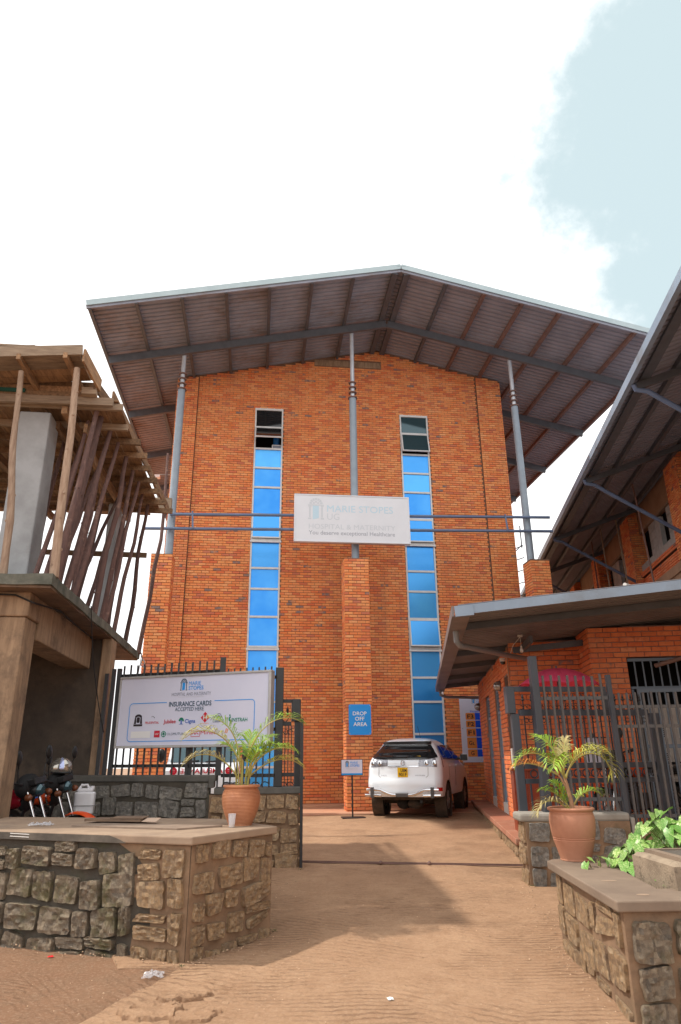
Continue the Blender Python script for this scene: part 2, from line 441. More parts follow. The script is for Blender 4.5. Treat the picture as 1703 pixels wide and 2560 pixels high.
TERRA2 = pm('coppery_terracotta', (.54, .24, .12), (.42, .17, .085), 5, rough=.5, spec=.4, bs=60, bstr=.1, bdist=.002)
SOIL = pm('soil', (.10, .065, .04), (.055, .035, .022), 10, rough=.95, bs=40, bstr=.8, bdist=.02)
LEAFP = pm('palm_leaf', (.34, .50, .05), (.18, .32, .03), 5, rough=.45, spec=.4, var=.25)
LEAFY = pm('yellowing_palm_leaf', (.52, .46, .08), (.36, .38, .06), 5, rough=.5, var=.2)
LEAFO = pm('dry_orange_palm_leaf', (.62, .23, .03), (.48, .20, .05), 6, rough=.6, var=.15)
LEAFS = pm('straw_palm_leaf', (.52, .42, .20), (.34, .30, .10), 6, rough=.6, var=.2)
STALK = pm('palm_stalk', (.42, .30, .10), (.30, .30, .07), 5, rough=.5)
TRUNKP = pm('palm_stem', (.46, .24, .13), (.36, .20, .11), 9, rough=.7)
LEAFG = NT('variegated_leaf')
_r = LEAFG.rand(); _uv = LEAFG.n.new('ShaderNodeTexCoord').outputs['Object']
_v = LEAFG.rng(LEAFG.noise(16, 5, .6, LEAFG.mapping((1.2, .6, 1), src=_uv)), .42, .62)
_v = LEAFG.math('MULTIPLY', _v, LEAFG.rng(_r, 0, 1, .15, 1.0))
LEAFG.col(LEAFG.mix(_v, LEAFG.mix(_r, (.055, .21, .012), (.13, .34, .022)), (.72, .76, .38))).set(.38, 0, .45); LEAFG = LEAFG.m
WEED = pm('weed_leaf', (.13, .30, .045), (.09, .20, .03), 7, rough=.6, var=.3)
REDTANK = pm('dark_red_tank_paint', (.25, .008, .02), None, rough=.15, spec=.6, **{'Coat Weight': .7})
ORTANK = pm('orange_red_tank_paint', (.60, .07, .015), None, rough=.2, spec=.6, **{'Coat Weight': .5})
ORFEND = pm('orange_fender_plastic', (.80, .085, .01), None, rough=.35)
PINK = pm('magenta_fender', (.55, .015, .16), (.60, .03, .10), 4, rough=.3)
TEAL = pm('teal_fender_tip', (.03, .35, .28), None, rough=.3)
HELM = pm('silver_helmet', (.48, .45, .40), None, rough=.15, metal=.75)
HELMB = pm('helmet_stripe', (.45, .50, .75), None, rough=.15, metal=.5)
JERRY = pm('white_jerrycan_plastic', (.86, .85, .88), (.76, .74, .76), 4, rough=.5)
UMB = pm('pink_umbrella_cloth', (.98, .10, .22), (.94, .09, .20), 3, rough=.8)
DESK = pm('red_brown_desk', (.30, .055, .02), (.24, .042, .016), 4, rough=.35)
ORCLOTH = pm('orange_cloth', (.85, .10, .015), None, rough=.8)
PALECLOTH = pm('pale_cloth', (.58, .58, .68), None, rough=.8)
CABINET = pm('cream_cabinet', (.56, .52, .47), (.48, .44, .40), 3, rough=.5)
CARDB = pm('cardboard', (.20, .13, .085), (.13, .085, .06), 6, rough=.9)
CARDL = pm('pale_cardboard', (.55, .40, .30), None, rough=.9)
FILM = NT('clear_plastic_film'); FILM.col(FILM.mix(FILM.rng(FILM.noise(40, 5), .4, .65), (.50, .50, .54), (.80, .80, .84))).set(.2, 0, .6)
FILM.b.inputs['Alpha'].default_value = .38; FILM = FILM.m
CUPM = NT('clear_cup_plastic'); CUPM.col((.75, .75, .80)).set(.15, 0, .6); CUPM.b.inputs['Alpha'].default_value = .42; CUPM = CUPM.m
TEA = pm('tea', (.75, .48, .20), None, rough=.2)
REDSCRAP = pm('red_scrap', (.80, .01, .015), None, rough=.5)
PAPER = pm('white_paper', (.80, .78, .75), None, rough=.8)
WIRE = pm('thin_wire', (.35, .34, .33), None, rough=.4, metal=.6)
WIRED = pm('black_cable', (.02, .02, .02), None, rough=.6)
LAMPG = pm('bulkhead_lamp', (.35, .33, .31), None, rough=.25, metal=.6)
CREAMW = pm('cream_plastic', (.72, .70, .66), None, rough=.5)
BULB = pm('white_glass_bulb', (.75, .73, .68), None, rough=.15)

# -- ground: brushed concrete under red dust
def ground_mat(name, a, b, dust, ang, pitch, amp, patches=True):
    n = NT(name)
    c = n.mix(n.rng(n.noise(.9, 8, .65), .36, .66), a, b)
    c = n.mix(n.rng(n.noise(5.5, 8, .7), .44, .72), c, dust)
    c = n.mix(n.math('MULTIPLY', n.rng(n.noise(38, 5, .75), .50, .72), .45), c, (.62, .45, .32))
    c = n.mix(n.math('MULTIPLY', n.rng(n.noise(26, 7, .8), .53, .70), .55), c, (.20, .11, .065))
    def ridges(ang, pitch, dist):
        w = n.n.new('ShaderNodeTexWave'); w.wave_type = 'BANDS'; w.bands_direction = 'Y'; w.inputs['Scale'].default_value = .32 / pitch
        w.inputs['Distortion'].default_value = dist; w.inputs['Detail'].default_value = 4; w.inputs['Detail Scale'].default_value = 1.6; w.inputs['Detail Roughness'].default_value = .7
        n.l.new(n.mapping((1, 1, 1), (0, 0, ang)), w.inputs['Vector']); return w.outputs['Fac']
    wa, wb2 = ridges(ang, pitch, 4.5), ridges(ang + .55, pitch * 1.25, 6)
    sel = n.rng(n.noise(.55, 3, .5), .46, .54)
    mA = n.rng(n.noise(1.1, 5, .7), .42, .60)
    wa, wb2 = n.rng(wa, .0, .55), n.rng(wb2, .0, .55)
    w_ = n.math('ADD', n.math('MULTIPLY', wa, sel), n.math('MULTIPLY', wb2, n.math('SUBTRACT', 1.0, sel)))
    msk = n.math('MULTIPLY', mA, n.rng(n.noise(9, 4, .7), .30, .55, .35, 1.0))
    h = n.math('MULTIPLY', w_, n.math('MULTIPLY', msk, amp))
    h = n.math('ADD', h, n.math('MULTIPLY', n.noise(20, 8, .78), 1.0))
    c2 = n.mix(n.math('MULTIPLY', n.math('MULTIPLY', n.rng(w_, .7, .1), msk), .62), c, (.22, .125, .075))
    c2 = n.mix(n.math('MULTIPLY', n.rng(n.noise(1.7, 7, .72), .54, .70), .40), c2, (.29, .175, .105))
    n.col(c2).set(.93, 0, .2)
    b1 = n.bump(h, .85, .026)
    b1 = n.bump(n.noise(55, 7, .8), .9, .010, b1)
    n.bump(n.noise(150, 4, .7), .6, .004, b1)
    return n.m
DRIVE = ground_mat('dusty_brushed_concrete', (.52, .325, .20), (.44, .265, .16), (.41, .24, .14), .10, .075, 1.0)
SIDEG = ground_mat('red_brown_worn_concrete', (.33, .185, .11), (.27, .145, .085), (.28, .17, .105), .45, .06, .8)  # older, browner slab, its colour darkened further for the shade lying over it
EARTH = pm('bare_earth', (.36, .22, .14), (.28, .165, .10), 1.2, rough=.95, bs=12, bstr=.5, bdist=.03)
APRON = pm('red_apron_concrete', (.52, .26, .16), (.56, .32, .20), 2, rough=.85, bs=25, bstr=.3, bdist=.006)
PADM = pm('oily_pad_concrete', (.16, .12, .09), (.09, .07, .055), 2, rough=.9, bs=25, bstr=.4, bdist=.008)

# ================================================================== GROUND
def zb(y):
    return 0.0178 * (min(max(y, 3.0), 18.0) - 3.0)

g = MB()
g.grid(lambda a, b: V((-60 + 120 * a, -40 + 160 * b, 0)), 48, 64)
for p in g.v: p.z = zb(p.y) - .03
g.v = [V(p) for p in g.v]
g.build('ground', EARTH, None, kind='structure', recalc=False)

def xl(y):
    j = .05 * noise.noise(V((y * 2.3, 3.1, 0))) + .03 * noise.noise(V((y * 9, 1.1, 0)))
    if y > 6.35: return -1.0 - .8 * (y - 6.35) * .4 + j * .2
    return -.50 - .515 * (6.35 - y) + j
def drive_z(x, y):
    z = zb(y) + .012
    z += .026 * noise.noise(V((x * .7, y * .5, .3))) + .007 * noise.noise(V((x * 3, y * 3, 1.3)))
    w = noise.noise(V((x * .35, y * .5, 7.7)))
    if y < 9:
        ph = (y * 1.0 + .13 * x + .05 * noise.noise(V((x * 1.5, y * 1.5, 4)))) / .085
        z += .0050 * max(0, min(1, w * 3 + .30)) * sin(2 * pi * ph) * max(0, .55 + 1.3 * noise.noise(V((x * 3, y * 3, 2))))
    return z
d = MB()
NYD, NXD = 520, 110
def dg(a, b):
    y = 2.6 + 15.5 * (b ** 1.35)
    x0 = xl(y); x = x0 + (8.0 - x0) * a
    return V((x, y, drive_z(x, y) - (.05 if a == 0 else 0)))
d.grid(lambda a, b: dg(max(0, a - 1 / NXD) if a > 0 else 0, b), NXD, NYD)
# the first column is a skirt that gives the slab edge its thickness
for j in range(NYD + 1):
    i0 = j * (NXD + 1); p = d.v[i0 + 1]
    p.z += .05 if False else 0
    d.v[i0] = V((p.x - .012, p.y, p.z - .06)); d.v[i0 + 1] = V((p.x, p.y, p.z + .045))
d.build('driveway', DRIVE, None, smooth=True, angle=50, kind='structure', recalc=False)

sg = MB()
def sgf(a, b):
    y = 2.2 + 6.6 * b; x = -5.5 + (5.5 - .2) * a
    return V((x, y, zb(y) - .008 + .016 * noise.noise(V((x * .8, y * .8, 5))) + .005 * noise.noise(V((x * 5, y * 5, 2)))))
sg.grid(sgf, 110, 130)
sg.build('side_pavement', SIDEG, None, smooth=True, angle=180, kind='structure', recalc=False)

ap = MB()
ap.grid(lambda a, b: V((-6 + 20 * a, 17.9 + 3.3 * b, .29 + .004 * noise.noise(V((a * 60, b * 9, 0))))), 60, 10)
ap.bx(-6, 14, 17.895, 17.91, .2, .288)
ap.build('apron', APRON, None, kind='structure', recalc=False)
ap = MB().bx(-5.8, 13.5, 20.35, 21.3, .2, .36)
ap.build('facade_step', APRON, None, bevel=.015, kind='structure')
pad = MB().bx(-12, -.35, 8.35, 13.2, -.1, .22)
pad.build('parking_pad', PADM, None, kind='structure')

# broken edge of the driveway beside the crack
bk = thing('broken_concrete_edge', 'cracked and lifted lump of concrete at the bottom of the driveway near the crack', 'broken concrete', (-.5, 5.4, .03))
for (cx, cy, rx, ry, h, sd) in ((-.60, 5.34, .20, .15, .030, 1), (-.43, 5.60, .17, .07, .024, 2), (-.34, 5.25, .16, .12, .02, 3)):
    def ff(a, b):
        x, y = (a - .5) * 2.6, (b - .5) * 2.6
        q = 1.0 - sqrt(x * x + y * y) + .42 * noise.noise(V((x * 1.7, y * 1.7, sd))) + .22 * noise.noise(V((x * 5, y * 5, sd + 4)))
        t = max(0.0, min(1.0, q / .10)); zz = h * (t * t * (3 - 2 * t)) * (1 + .5 * noise.noise(V((x * 2, y * 2, sd + 8)))) + .006 * noise.noise(V((x * 9, y * 9, sd)))
        if t <= 0: zz = -.03
        px, py = cx + rx * x, cy + ry * y
        return V((px, py, drive_z(px, py) + zz))
    MB().grid(ff, 44, 44).build('concrete_fragment', DRIVE, bk, smooth=True, angle=40, recalc=False)

# ================================================================== BRICKWORK
def brick_mesh(seed):
    r = random.Random(seed); c = .03; e = .07
    def j(a): return a + r.uniform(-.012, .012)
    vs = [(-.5, -.5, 0), (.5, -.5, 0), (.5, .5, 0), (-.5, .5, 0),
          (j(-.5), j(-.5), .55), (j(.5), j(-.5), .55), (j(.5), j(.5), .55), (j(-.5), j(.5), .55),
          (-.5 + c, -.5 + e, 1), (.5 - c, -.5 + e, 1), (.5 - c, .5 - e, 1), (-.5 + c, .5 - e, 1)]
    fs = [(8, 9, 10, 11)]
    for a, b in ((0, 4), (4, 8)):
        for k in range(4): fs.append((a + k, a + (k + 1) % 4, b + (k + 1) % 4, b + k))
    return vs, fs
BRM = [brick_mesh(s) for s in range(4)]
_bme = {}
def brick_me(mat, k):
    if (mat.name, k) not in _bme:
        me = bpy.data.meshes.new('brick'); me.from_pydata(BRM[k][0], [], BRM[k][1]); me.materials.append(mat); _bme[(mat.name, k)] = me
    return _bme[(mat.name, k)]

def wall_specs(O, u, n, W, H, holes=(), L=.236, h=.0815, clip=None, phase=0, d=.018):
    """brick places on a wall face: O lower left corner, u along, n outwards"""
    O, u, n = V(O), V(u).normalized(), V(n).normalized(); up_ = V((0, 0, 1)); out = []
    rows = int(H / h + .5)
    for r in range(rows):
        v = (r + .5) * h
        off = (L / 2 if (r + phase) % 2 else 0)
        segs = [(0, W)]
        for (a, b, c, e) in holes:
            if c < v < e:
                ns = []
                for (s0, s1) in segs:
                    if b <= s0 or a >= s1: ns.append((s0, s1)); continue
                    if a > s0: ns.append((s0, a))
                    if b < s1: ns.append((b, s1))
                segs = ns
        for (s0, s1) in segs:
            k = math.floor((s0 - off) / L)
            while True:
                a = off + k * L; b = a + L; k += 1
                if a >= s1: break
                a2, b2 = max(a, s0), min(b, s1)
                if b2 - a2 < .05: continue
                if clip and not clip((a2 + b2) / 2, v): continue
                dd = d + rnd.uniform(-.0025, .0025)
                out.append((O + u * ((a2 + b2) / 2) + up_ * v, u, n, (b2 - a2) - .010, h - .0125, dd))
    return out

def lay(parent, specs, mat, limit=300, prio=None):
    if prio is None: prio = lambda s: (s[0] - EYE).length
    specs = sorted(specs, key=prio)
    for (c, u, n, w, h, dd) in specs[:limit]:
        M = frame(c, u * w, V((0, 0, 1)) * h, n * dd)
        a = rnd.uniform(-.004, .004)
        inst('brick', brick_me(mat, rnd.randrange(4)), M @ Matrix.Rotation(a, 4, 'Z'), parent)
    rest = specs[limit:]
    if rest:
        m = MB()
        for (c, u, n, w, h, dd) in rest:
            vs, fs = BRM[rnd.randrange(4)]
            z = V((0, 0, 1))
            m.add([c + u * (p[0] * w) + z * (p[1] * h) + n * (p[2] * dd) for p in vs], fs)
        m.build('brickwork', mat, parent, recalc=False, kind='stuff')

# ================================================================== HOSPITAL
RX, RZ, RS = 3.95, 15.5, .225
def roofz(x): return RZ - RS * abs(x - RX)
hosp = thing('hospital_building', 'tall orange brick hospital with two narrow blue window strips and a wide gabled steel roof', 'building', (2.7, 21.0, .25))
XL, XR, YF = -3.0, 8.45, 21.0
WIN = [(-.33, .63), (4.70, 5.70)]
ZWB, ZWT = .72, 12.95
def wall_piece(x0, x1, z0, z1=None):
    if z1 is not None:
        return [(x0, YF, z0), (x1, YF, z0), (x1, YF, z1), (x0, YF, z1)]
    p = [(x0, YF, z0), (x1, YF, z0), (x1, YF, roofz(x1))]
    if x0 < RX < x1: p.append((RX, YF, RZ))
    return p + [(x0, YF, roofz(x0))]
m = MB()
xs = [XL, WIN[0][0], WIN[0][1], WIN[1][0], WIN[1][1], XR]
for i in range(5):
    if i in (1, 3):
        m.prism(wall_piece(xs[i], xs[i + 1], .2, ZWB), (0, .28, 0)); m.prism(wall_piece(xs[i], xs[i + 1], ZWT), (0, .28, 0))
    else:
        m.prism(wall_piece(xs[i], xs[i + 1], .2), (0, .28, 0))
m.build('front_wall', MORTAR, hosp)
m = MB()
m.prism([(XL, 21.283, .2), (XL, 34, .2), (XL, 34, roofz(XL) - .02), (XL, 21.283, roofz(XL) - .02)], (.25, 0, 0))
m.prism([(XR - .25, 21.283, .2), (XR - .25, 34, .2), (XR - .25, 34, roofz(XR) - .02), (XR - .25, 21.283, roofz(XR) - .02)], (.25, 0, 0))
m.bx(XL, XR, 34.003, 34.25, .2, 13.8)
m.build('side_wall', BRICK2, hosp)
MB().bx(XL + .26, XR - .26, 21.9, 21.95, .2, 13.7).build('room_shade_sheet', SHADE, hosp)  # near-black sheet standing in for the shade inside the rooms
holes = [(a - XL, b - XL, ZWB - .2, ZWT - .2) for a, b in WIN] + [(1.70 - XL, 4.1 - XL, 14.72 - .2, 15.0 - .2)]
sp = wall_specs((XL + .72, YF, .2), (1, 0, 0), (0, -1, 0), 7.55 - XL - .72, 15.2, [(a - .72, b - .72, c, e) for (a, b, c, e) in holes],
                clip=lambda u, v: .2 + v < roofz(u + XL + .72) - .07)
# pilasters at both corners
for (x0, x1) in ((XL, XL + .71), (7.56, XR)):
    MB().prism([(x0 + .004, 20.93, .2), (x1 - .004, 20.93, .2), (x1 - .004, 20.93, roofz(x1) - .04), (x0 + .004, 20.93, roofz(x0) - .04)], (0, .07, 0)).build('pilaster', MORTAR, hosp)
    sp += wall_specs((x0, 20.93, .2), (1, 0, 0), (0, -1, 0), x1 - x0, 14.6, clip=lambda u, v, x0=x0: .2 + v < roofz(x0 + u) - .09, phase=1)
def fprio(s):
    p = s[0]; hid = 0 if (p.x > .7 and p.x < 6.3) else 30
    return (p - EYE).length + hid
lay(hosp, sp, BRICK, 300, fprio)
MB().bx(1.70, 4.1, 20.975, 21.02, 14.74, 14.98).build('concrete_lintel', CONC_B, hosp, bevel=.02)
# windows
BARS = [12.95, 12.2, 11.4, 10.7, 10.0, 9.05, 8.2, 7.25, 6.58, 5.7, 4.78, 3.88, 3.16, 2.23, 1.35, .72]
for wi, (x0, x1) in enumerate(WIN):
    f = MB(); t = .05
    f.bx(x0, x0 + t, 20.985, 21.06, ZWB, ZWT); f.bx(x1 - t, x1, 20.985, 21.06, ZWB, ZWT)
    for z in BARS:
        th = .032 if z not in (12.95, .72) else .05
        zz = min(max(z, ZWB + th), ZWT - th)
        f.bx(x0 + t + .001, x1 - t - .001, 20.988, 21.058, zz - th, zz + th)
    for z in (8.12, 4.7): f.bx(x0 - .02, x1 + .02, 20.93, 20.984, z - .03, z + .03)
    fr = f.build('window', ALU, hosp, bevel=.004)
    for k in range(15):
        z1, z0 = BARS[k] - .03, BARS[k + 1] + .03
        opened = (k == 1) or (k in (5,)) or (k == 9 and wi == 1)
        ang = 0
        if k == 1: ang = 40 if wi == 0 else 13
        elif k == 5: ang = 3
        elif k == 9 and wi == 1: ang = 7
        gm = GLASSD if (k <= 1 and wi == 0) else (GLASST if k <= 1 else GLASSB)  # dark reflection of the roof put into the top panes' glass colour
        if ang:
            a = radians(ang); hgt = z1 - z0
            dn = V((0, -sin(a), -cos(a))); nn = V((0, -cos(a), sin(a))); top = V(((x0 + x1) / 2, 20.975, z1))
            s = MB(); w = x1 - x0 - .04
            for sx_ in (-1, 1): s.box(top + V((sx_ * (w / 2 - .02), 0, 0)) + dn * hgt / 2, (.04, 0, 0), nn * .04, dn * hgt)
            for q in (.02, hgt - .02): s.box(top + dn * q, (w - .082, 0, 0), nn * .038, dn * .04)
            sh = s.build('sash', ALU, fr)
            MB().box(top + dn * hgt / 2, (w - .08, 0, 0), nn * .012, dn * (hgt - .08)).build('pane', gm, fr)
        else:
            MB().bx(x0 + t + .002, x1 - t - .002, 21.03, 21.04, z0, z1).build('pane', gm, fr)
# things standing in the open top window
wb_ = thing('water_bottle', 'blue water dispenser bottle standing in the open top left window', 'bottle', (.42, 21.25, 11.62))
MB().lathe([(.10, 0), (.115, .03), (.115, .10), (.105, .12), (.115, .14), (.115, .26), (.05, .34), (.03, .36), (.03, .40)], (.42, 21.25, 11.62), 16).build('bottle_body', pm('blue_bottle_plastic', (.015, .12, .35), None, rough=.2), wb_, smooth=True)
wx = thing('white_box', 'small white box under the blue bottle on the upper window ledge', 'box', (.44, 21.2, 11.43))
MB().bx(.27, .60, 21.10, 21.35, 11.43, 11.61).build('box_body', WHITEP, wx, bevel=.01)
MB().bx(.30, .57, 21.09, 21.099, 11.47, 11.57).build('box_label', GREYPR, wx)

# roof
YR0, YR1, XE0, XE1 = 16.55, 35.5, -5.02, 12.45
def rib_sheet(M, x0, x1, y0, y1, zf, pitch, depth):
    """box-ribbed roofing sheet: ribs run down the slope along x, profile repeats along y"""
    m = MB(M); prof = []; y = y0
    while y < y1:
        for q, h in ((0, 0), (.58, 0), (.68, 1), (.90, 1)): prof.append((y + q * pitch, h * depth))
        y += pitch
    vs = [V((x, yy, zf(x) + h)) for x in (x0, x1) for yy, h in prof]; n = len(prof)
    m.add(vs, [(i, i + 1, n + i + 1, n + i) for i in range(n - 1)])
    m.add([p + V((0, 0, depth * .3 + .012)) for p in vs], [(i, i + 1, n + i + 1, n + i) for i in range(n - 1)])
    return m
def corr(xa, xb, name, mat, parent, fz):
    return rib_sheet(None, xa, xb, YR0, YR1, fz, .19, .045).build(name, mat, parent, recalc=False)
corr(RX, XE0, 'roof_sheet', SHEET, hosp, lambda x: roofz(x) + .004)
corr(RX, XE1, 'roof_sheet', SHEET_T, hosp, lambda x: roofz(x) + .004)
for sgn, xe in ((-1, XE0), (1, XE1)):
    n_ = 7 if sgn < 0 else 7
    ln = abs(xe - RX)
    for k in range(n_ + 1):
        x = RX + sgn * (.22 + (ln - .3) * k / n_)
        pm_ = RUSTP if (sgn > 0 and k > 1) else STEEL_D
        m = MB()
        segs = [(YR0 + .03, 20.98), (21.02, YR1)] if XL < x < XR else [(YR0 + .03, YR1)]
        for (a, b) in segs[:1] if XL < x < XR else segs:
            m.bx(x - .035, x + .035, a, b, roofz(x) - .13, roofz(x) - .005)
            m.bx(x - .035, x + .06, a, b, roofz(x) - .136, roofz(x) - .131)
        m.build('purlin', pm_, hosp)
    sl = V((sgn, 0, -RS)).normalized(); nn = V((sgn * RS, 0, 1)).normalized()
    for yb in (19.0, 22.6, 26.2, 29.8, 33.4):
        xa = RX + sgn * .02 if yb < 20 else (XL - .05 if sgn < 0 else XR + .05)
        if abs(xe - xa) < .5: continue
        p0 = V((xa, yb, roofz(xa) - .27)); p1 = V((xe - sgn * .16, yb, roofz(xe - sgn * .16) - .27))
        m = MB(); m.bar(p0, p1, .10, .26, nn)
        m.build('roof_beam', STEEL_D, hosp)
    # eave angle along the side
    x = xe - sgn * .05
    MB().bx(x - .03, x + .03, YR0 + .03, YR1, roofz(xe) - .05, roofz(xe) + .05).build('eave_trim', STEEL_D, hosp)
    # gable flashing
    p0 = V((RX + sgn * .002, YR0 - .03, RZ + .05)); p1 = V((xe, YR0 - .03, roofz(xe) + .05))
    MB().bar(p0, p1, .025, .17, nn).build('gable_flashing', FLASH, hosp)
    MB().bar(p0 + V((0, .06, -.10)), p1 + V((0, .06, -.10)), .05, .12, nn).build('gable_angle', SHEET, hosp)
MB().bx(RX - .14, RX + .14, YR0 - .05, YR1, RZ + .055, RZ + .085).build('ridge_cap', FLASH, hosp)
m = MB(); m.bx(RX - .20, RX - .10, YR0 + .05, 20.97, RZ - .19, RZ - .06); m.bx(RX + .10, RX + .20, YR0 + .05, 20.97, RZ - .19, RZ - .06)
m.build('ridge_purlin', STEEL_D, hosp)
# side stair rail glimpsed past the right corner
m = MB()
for k in range(5):
    z = 6.6 + k * .42; m.bar((8.5, 21.6 + k * .1, z), (8.95, 21.5, z + .10), .025, .025)
m.bar((8.9, 21.5, 8.3), (8.9, 21.5, 9.1), .03, .03); m.bar((8.5, 21.6, 8.0), (8.9, 21.5, 8.4), .03, .03)
m.build('rung', STEEL_D, hosp)
# little floodlight on the left under the eave
fl = MB(); fl.tube([(-3.0, 24, 11.6), (-3.9, 24, 11.55)], .02, 6); fl.build('lamp_bracket', WIRE, hosp)
MB().bx(-4.0, -3.8, 23.9, 24.1, 11.42, 11.52).build('flood_lamp', WHITEP, hosp)

# ------------------------------------------------------------------ pillars carrying the roof
def pillar(x0, x1, y0, y1, ztop, xp, zb_, side, label):
    t = thing('roof_pillar', label, 'pillar', ((x0 + x1) / 2, (y0 + y1) / 2, .25), group='brick pillars with steel posts in front of the facade')
    MB().bx(x0, x1, y0, y1, .15, ztop - .01).build('core', MORTAR, t)
    W, D, H = x1 - x0, y1 - y0, ztop - .15
    f1 = wall_specs((x0 - .012, y0, .15), (1, 0, 0), (0, -1, 0), W + .024, H)
    f2 = wall_specs((x1, y0 - .0, .15), (0, 1, 0), (1, 0, 0), D, H, phase=1)
    f3 = wall_specs((x0, y1, .15), (0, -1, 0), (-1, 0, 0), D, H, phase=1)
    vis = f1 + (f2 if side > 0 else f3); oth = f3 if side > 0 else f2
    ids = {id(s): 0 for s in vis}
    lay(t, vis + oth, BRICK, 300, lambda s: (s[0] - EYE).length + (0 if id(s) in ids else 100))
    MB().bx(x0 - .013, x1 + .013, y0 - .013, y1 + .013, ztop - .009, ztop + .012).build('mortar_cap', MORTAR, t)
    yc = (y0 + y1) / 2 + .03
    zt = roofz(xp) - .38
    MB().tube([(xp, yc, ztop), (xp, yc, 12.42)], .112, 20).build('lower_post', STEEL, t, smooth=True)
    MB().tube([(xp, yc, 12.421), (xp, yc, zt + .2)], .066, 16).build('upper_post', WHITEPIPE, t, smooth=True)
    for z, r in ((12.43, .15), (12.62, .13), (12.80, .125), (12.98, .12)):
        MB().lathe([(.068, -.018), (r, -.018), (r + .006, 0), (r, .018), (.068, .018)], (xp, yc, z), 20, cap=False).build('collar', RUSTP, t, smooth=True)
    return t
pillar(-3.02, -2.46, 18.8, 19.4, 7.0, -2.6, 13.9, 1, 'left brick pillar with a grey steel post, beside the timber scaffolding')
pillar(2.41, 3.10, 18.8, 19.4, 7.0, 2.78, 15.0, -1, 'middle brick pillar with a blue sign on it and the steel post behind the billboard')
pillar(8.01, 8.58, 18.8, 19.4, 7.1, 8.16, 14.4, -1, 'right brick pillar with a grey steel post, above the low grey roof')

# ------------------------------------------------------------------ pipe rails and the billboard
rl = thing('pipe_rail_frame', 'pair of long blue grey pipes carrying the white billboard across the posts', 'rails', (2.8, 18.9, 8.0))
MB().tube([(-2.62, 18.92, 8.23), (8.82, 18.92, 8.50)], .045, 10).build('pipe', STEEL_B, rl, smooth=True)
MB().tube([(-3.3, 18.92, 7.78), (8.86, 18.92, 8.05)], .045, 10).build('pipe', STEEL_B, rl, smooth=True)
for x in (-1.95, 7.42):
    MB().bar((x, 18.86, 7.78 + .022 * (x + 3)), (x - .04, 18.86, 8.30 + .022 * (x + 3)), .05, .02).build('tie', STEEL_B, rl)

def fit(s, x0, x1, yb, cap, M, mat, parent, bold=0.0, size=None, dz=.004):
    o = text(s, 1.0, Matrix.Identity(4), mat, None, bold)
    xs_ = [v.co.x for v in o.data.vertices]; w = max(xs_) - min(xs_); mn = min(xs_)
    sz = size or cap / .70
    S = Matrix.Diagonal(((x1 - x0) / w, sz, 1, 1)); T = Matrix.Translation((x0 - mn * (x1 - x0) / w, yb, dz))
    o.data.transform(ROOTM[parent].inverted() @ M @ T @ S)
    o.parent = parent; ROOTM[o] = ROOTM[parent]
    return o
def flat(M, polys, mat, parent, name='print', dz=.003):
    m = MB()
    for p in polys:
        m.add([M @ V((a, b, dz)) for a, b in p], [tuple(range(len(p)))])
    return m.build(name, mat, parent, recalc=False)
def rect(x0, x1, y0, y1): return [(x0, y0), (x1, y0), (x1, y1), (x0, y1)]
def rrect(x0, x1, y0, y1, r, n=5):
    out = []
    for cx, cy, a in ((x1 - r, y0 + r, -pi / 2), (x1 - r, y1 - r, 0), (x0 + r, y1 - r, pi / 2), (x0 + r, y0 + r, pi)):
        out += [(cx + r * cos(a + pi / 2 * k / n), cy + r * sin(a + pi / 2 * k / n)) for k in range(n + 1)]
    return out
def disc(cx, cy, r, n=18, ry=None): return [(cx + r * cos(2 * pi * k / n), cy + (ry or r) * sin(2 * pi * k / n)) for k in range(n)]
def arc(cx, cy, r0, r1, a0, a1, n=6):
    return [(cx + r1 * cos(a0 + (a1 - a0) * k / n), cy + r1 * sin(a0 + (a1 - a0) * k / n)) for k in range(n + 1)] + \
           [(cx + r0 * cos(a1 - (a1 - a0) * k / n), cy + r0 * sin(a1 - (a1 - a0) * k / n)) for k in range(n + 1)]
def door_logo(M, x0, y0, w, h, mf, md, parent):
    cx = x0 + w / 2; ya = y0 + h * .70; r = w * .42; P = []
    for k in range(7): P.append(arc(cx, ya + h * .02, r * .62, r, pi * (k + .1) / 7, pi * (k + .9) / 7, 3))
    for k in range(3): P.append(arc(cx, ya + h * .02, r * .22, r * .5, pi * (k + .15) / 3, pi * (k + .85) / 3, 4))
    P += [rect(x0, x0 + w, ya - h * .04, ya), rect(x0 + w * .02, x0 + w * .2, ya - h * .10, ya - h * .05), rect(x0 + w * .8, x0 + w * .98, ya - h * .10, ya - h * .05),
          rect(x0 + w * .07, x0 + w * .17, y0 + h * .09, ya - h * .11), rect(x0 + w * .83, x0 + w * .93, y0 + h * .09, ya - h * .11),
          rect(x0, x0 + w * .2, y0, y0 + h * .07), rect(x0 + w * .8, x0 + w, y0, y0 + h * .07)]
    flat(M, P, mf, parent, 'door_emblem_frame')
    flat(M, [[(x0 + w * .30, y0), (x0 + w * .68, y0 + h * .06), (x0 + w * .68, ya - h * .06), (x0 + w * .30, ya - h * .05)]], md, parent, 'door_emblem')

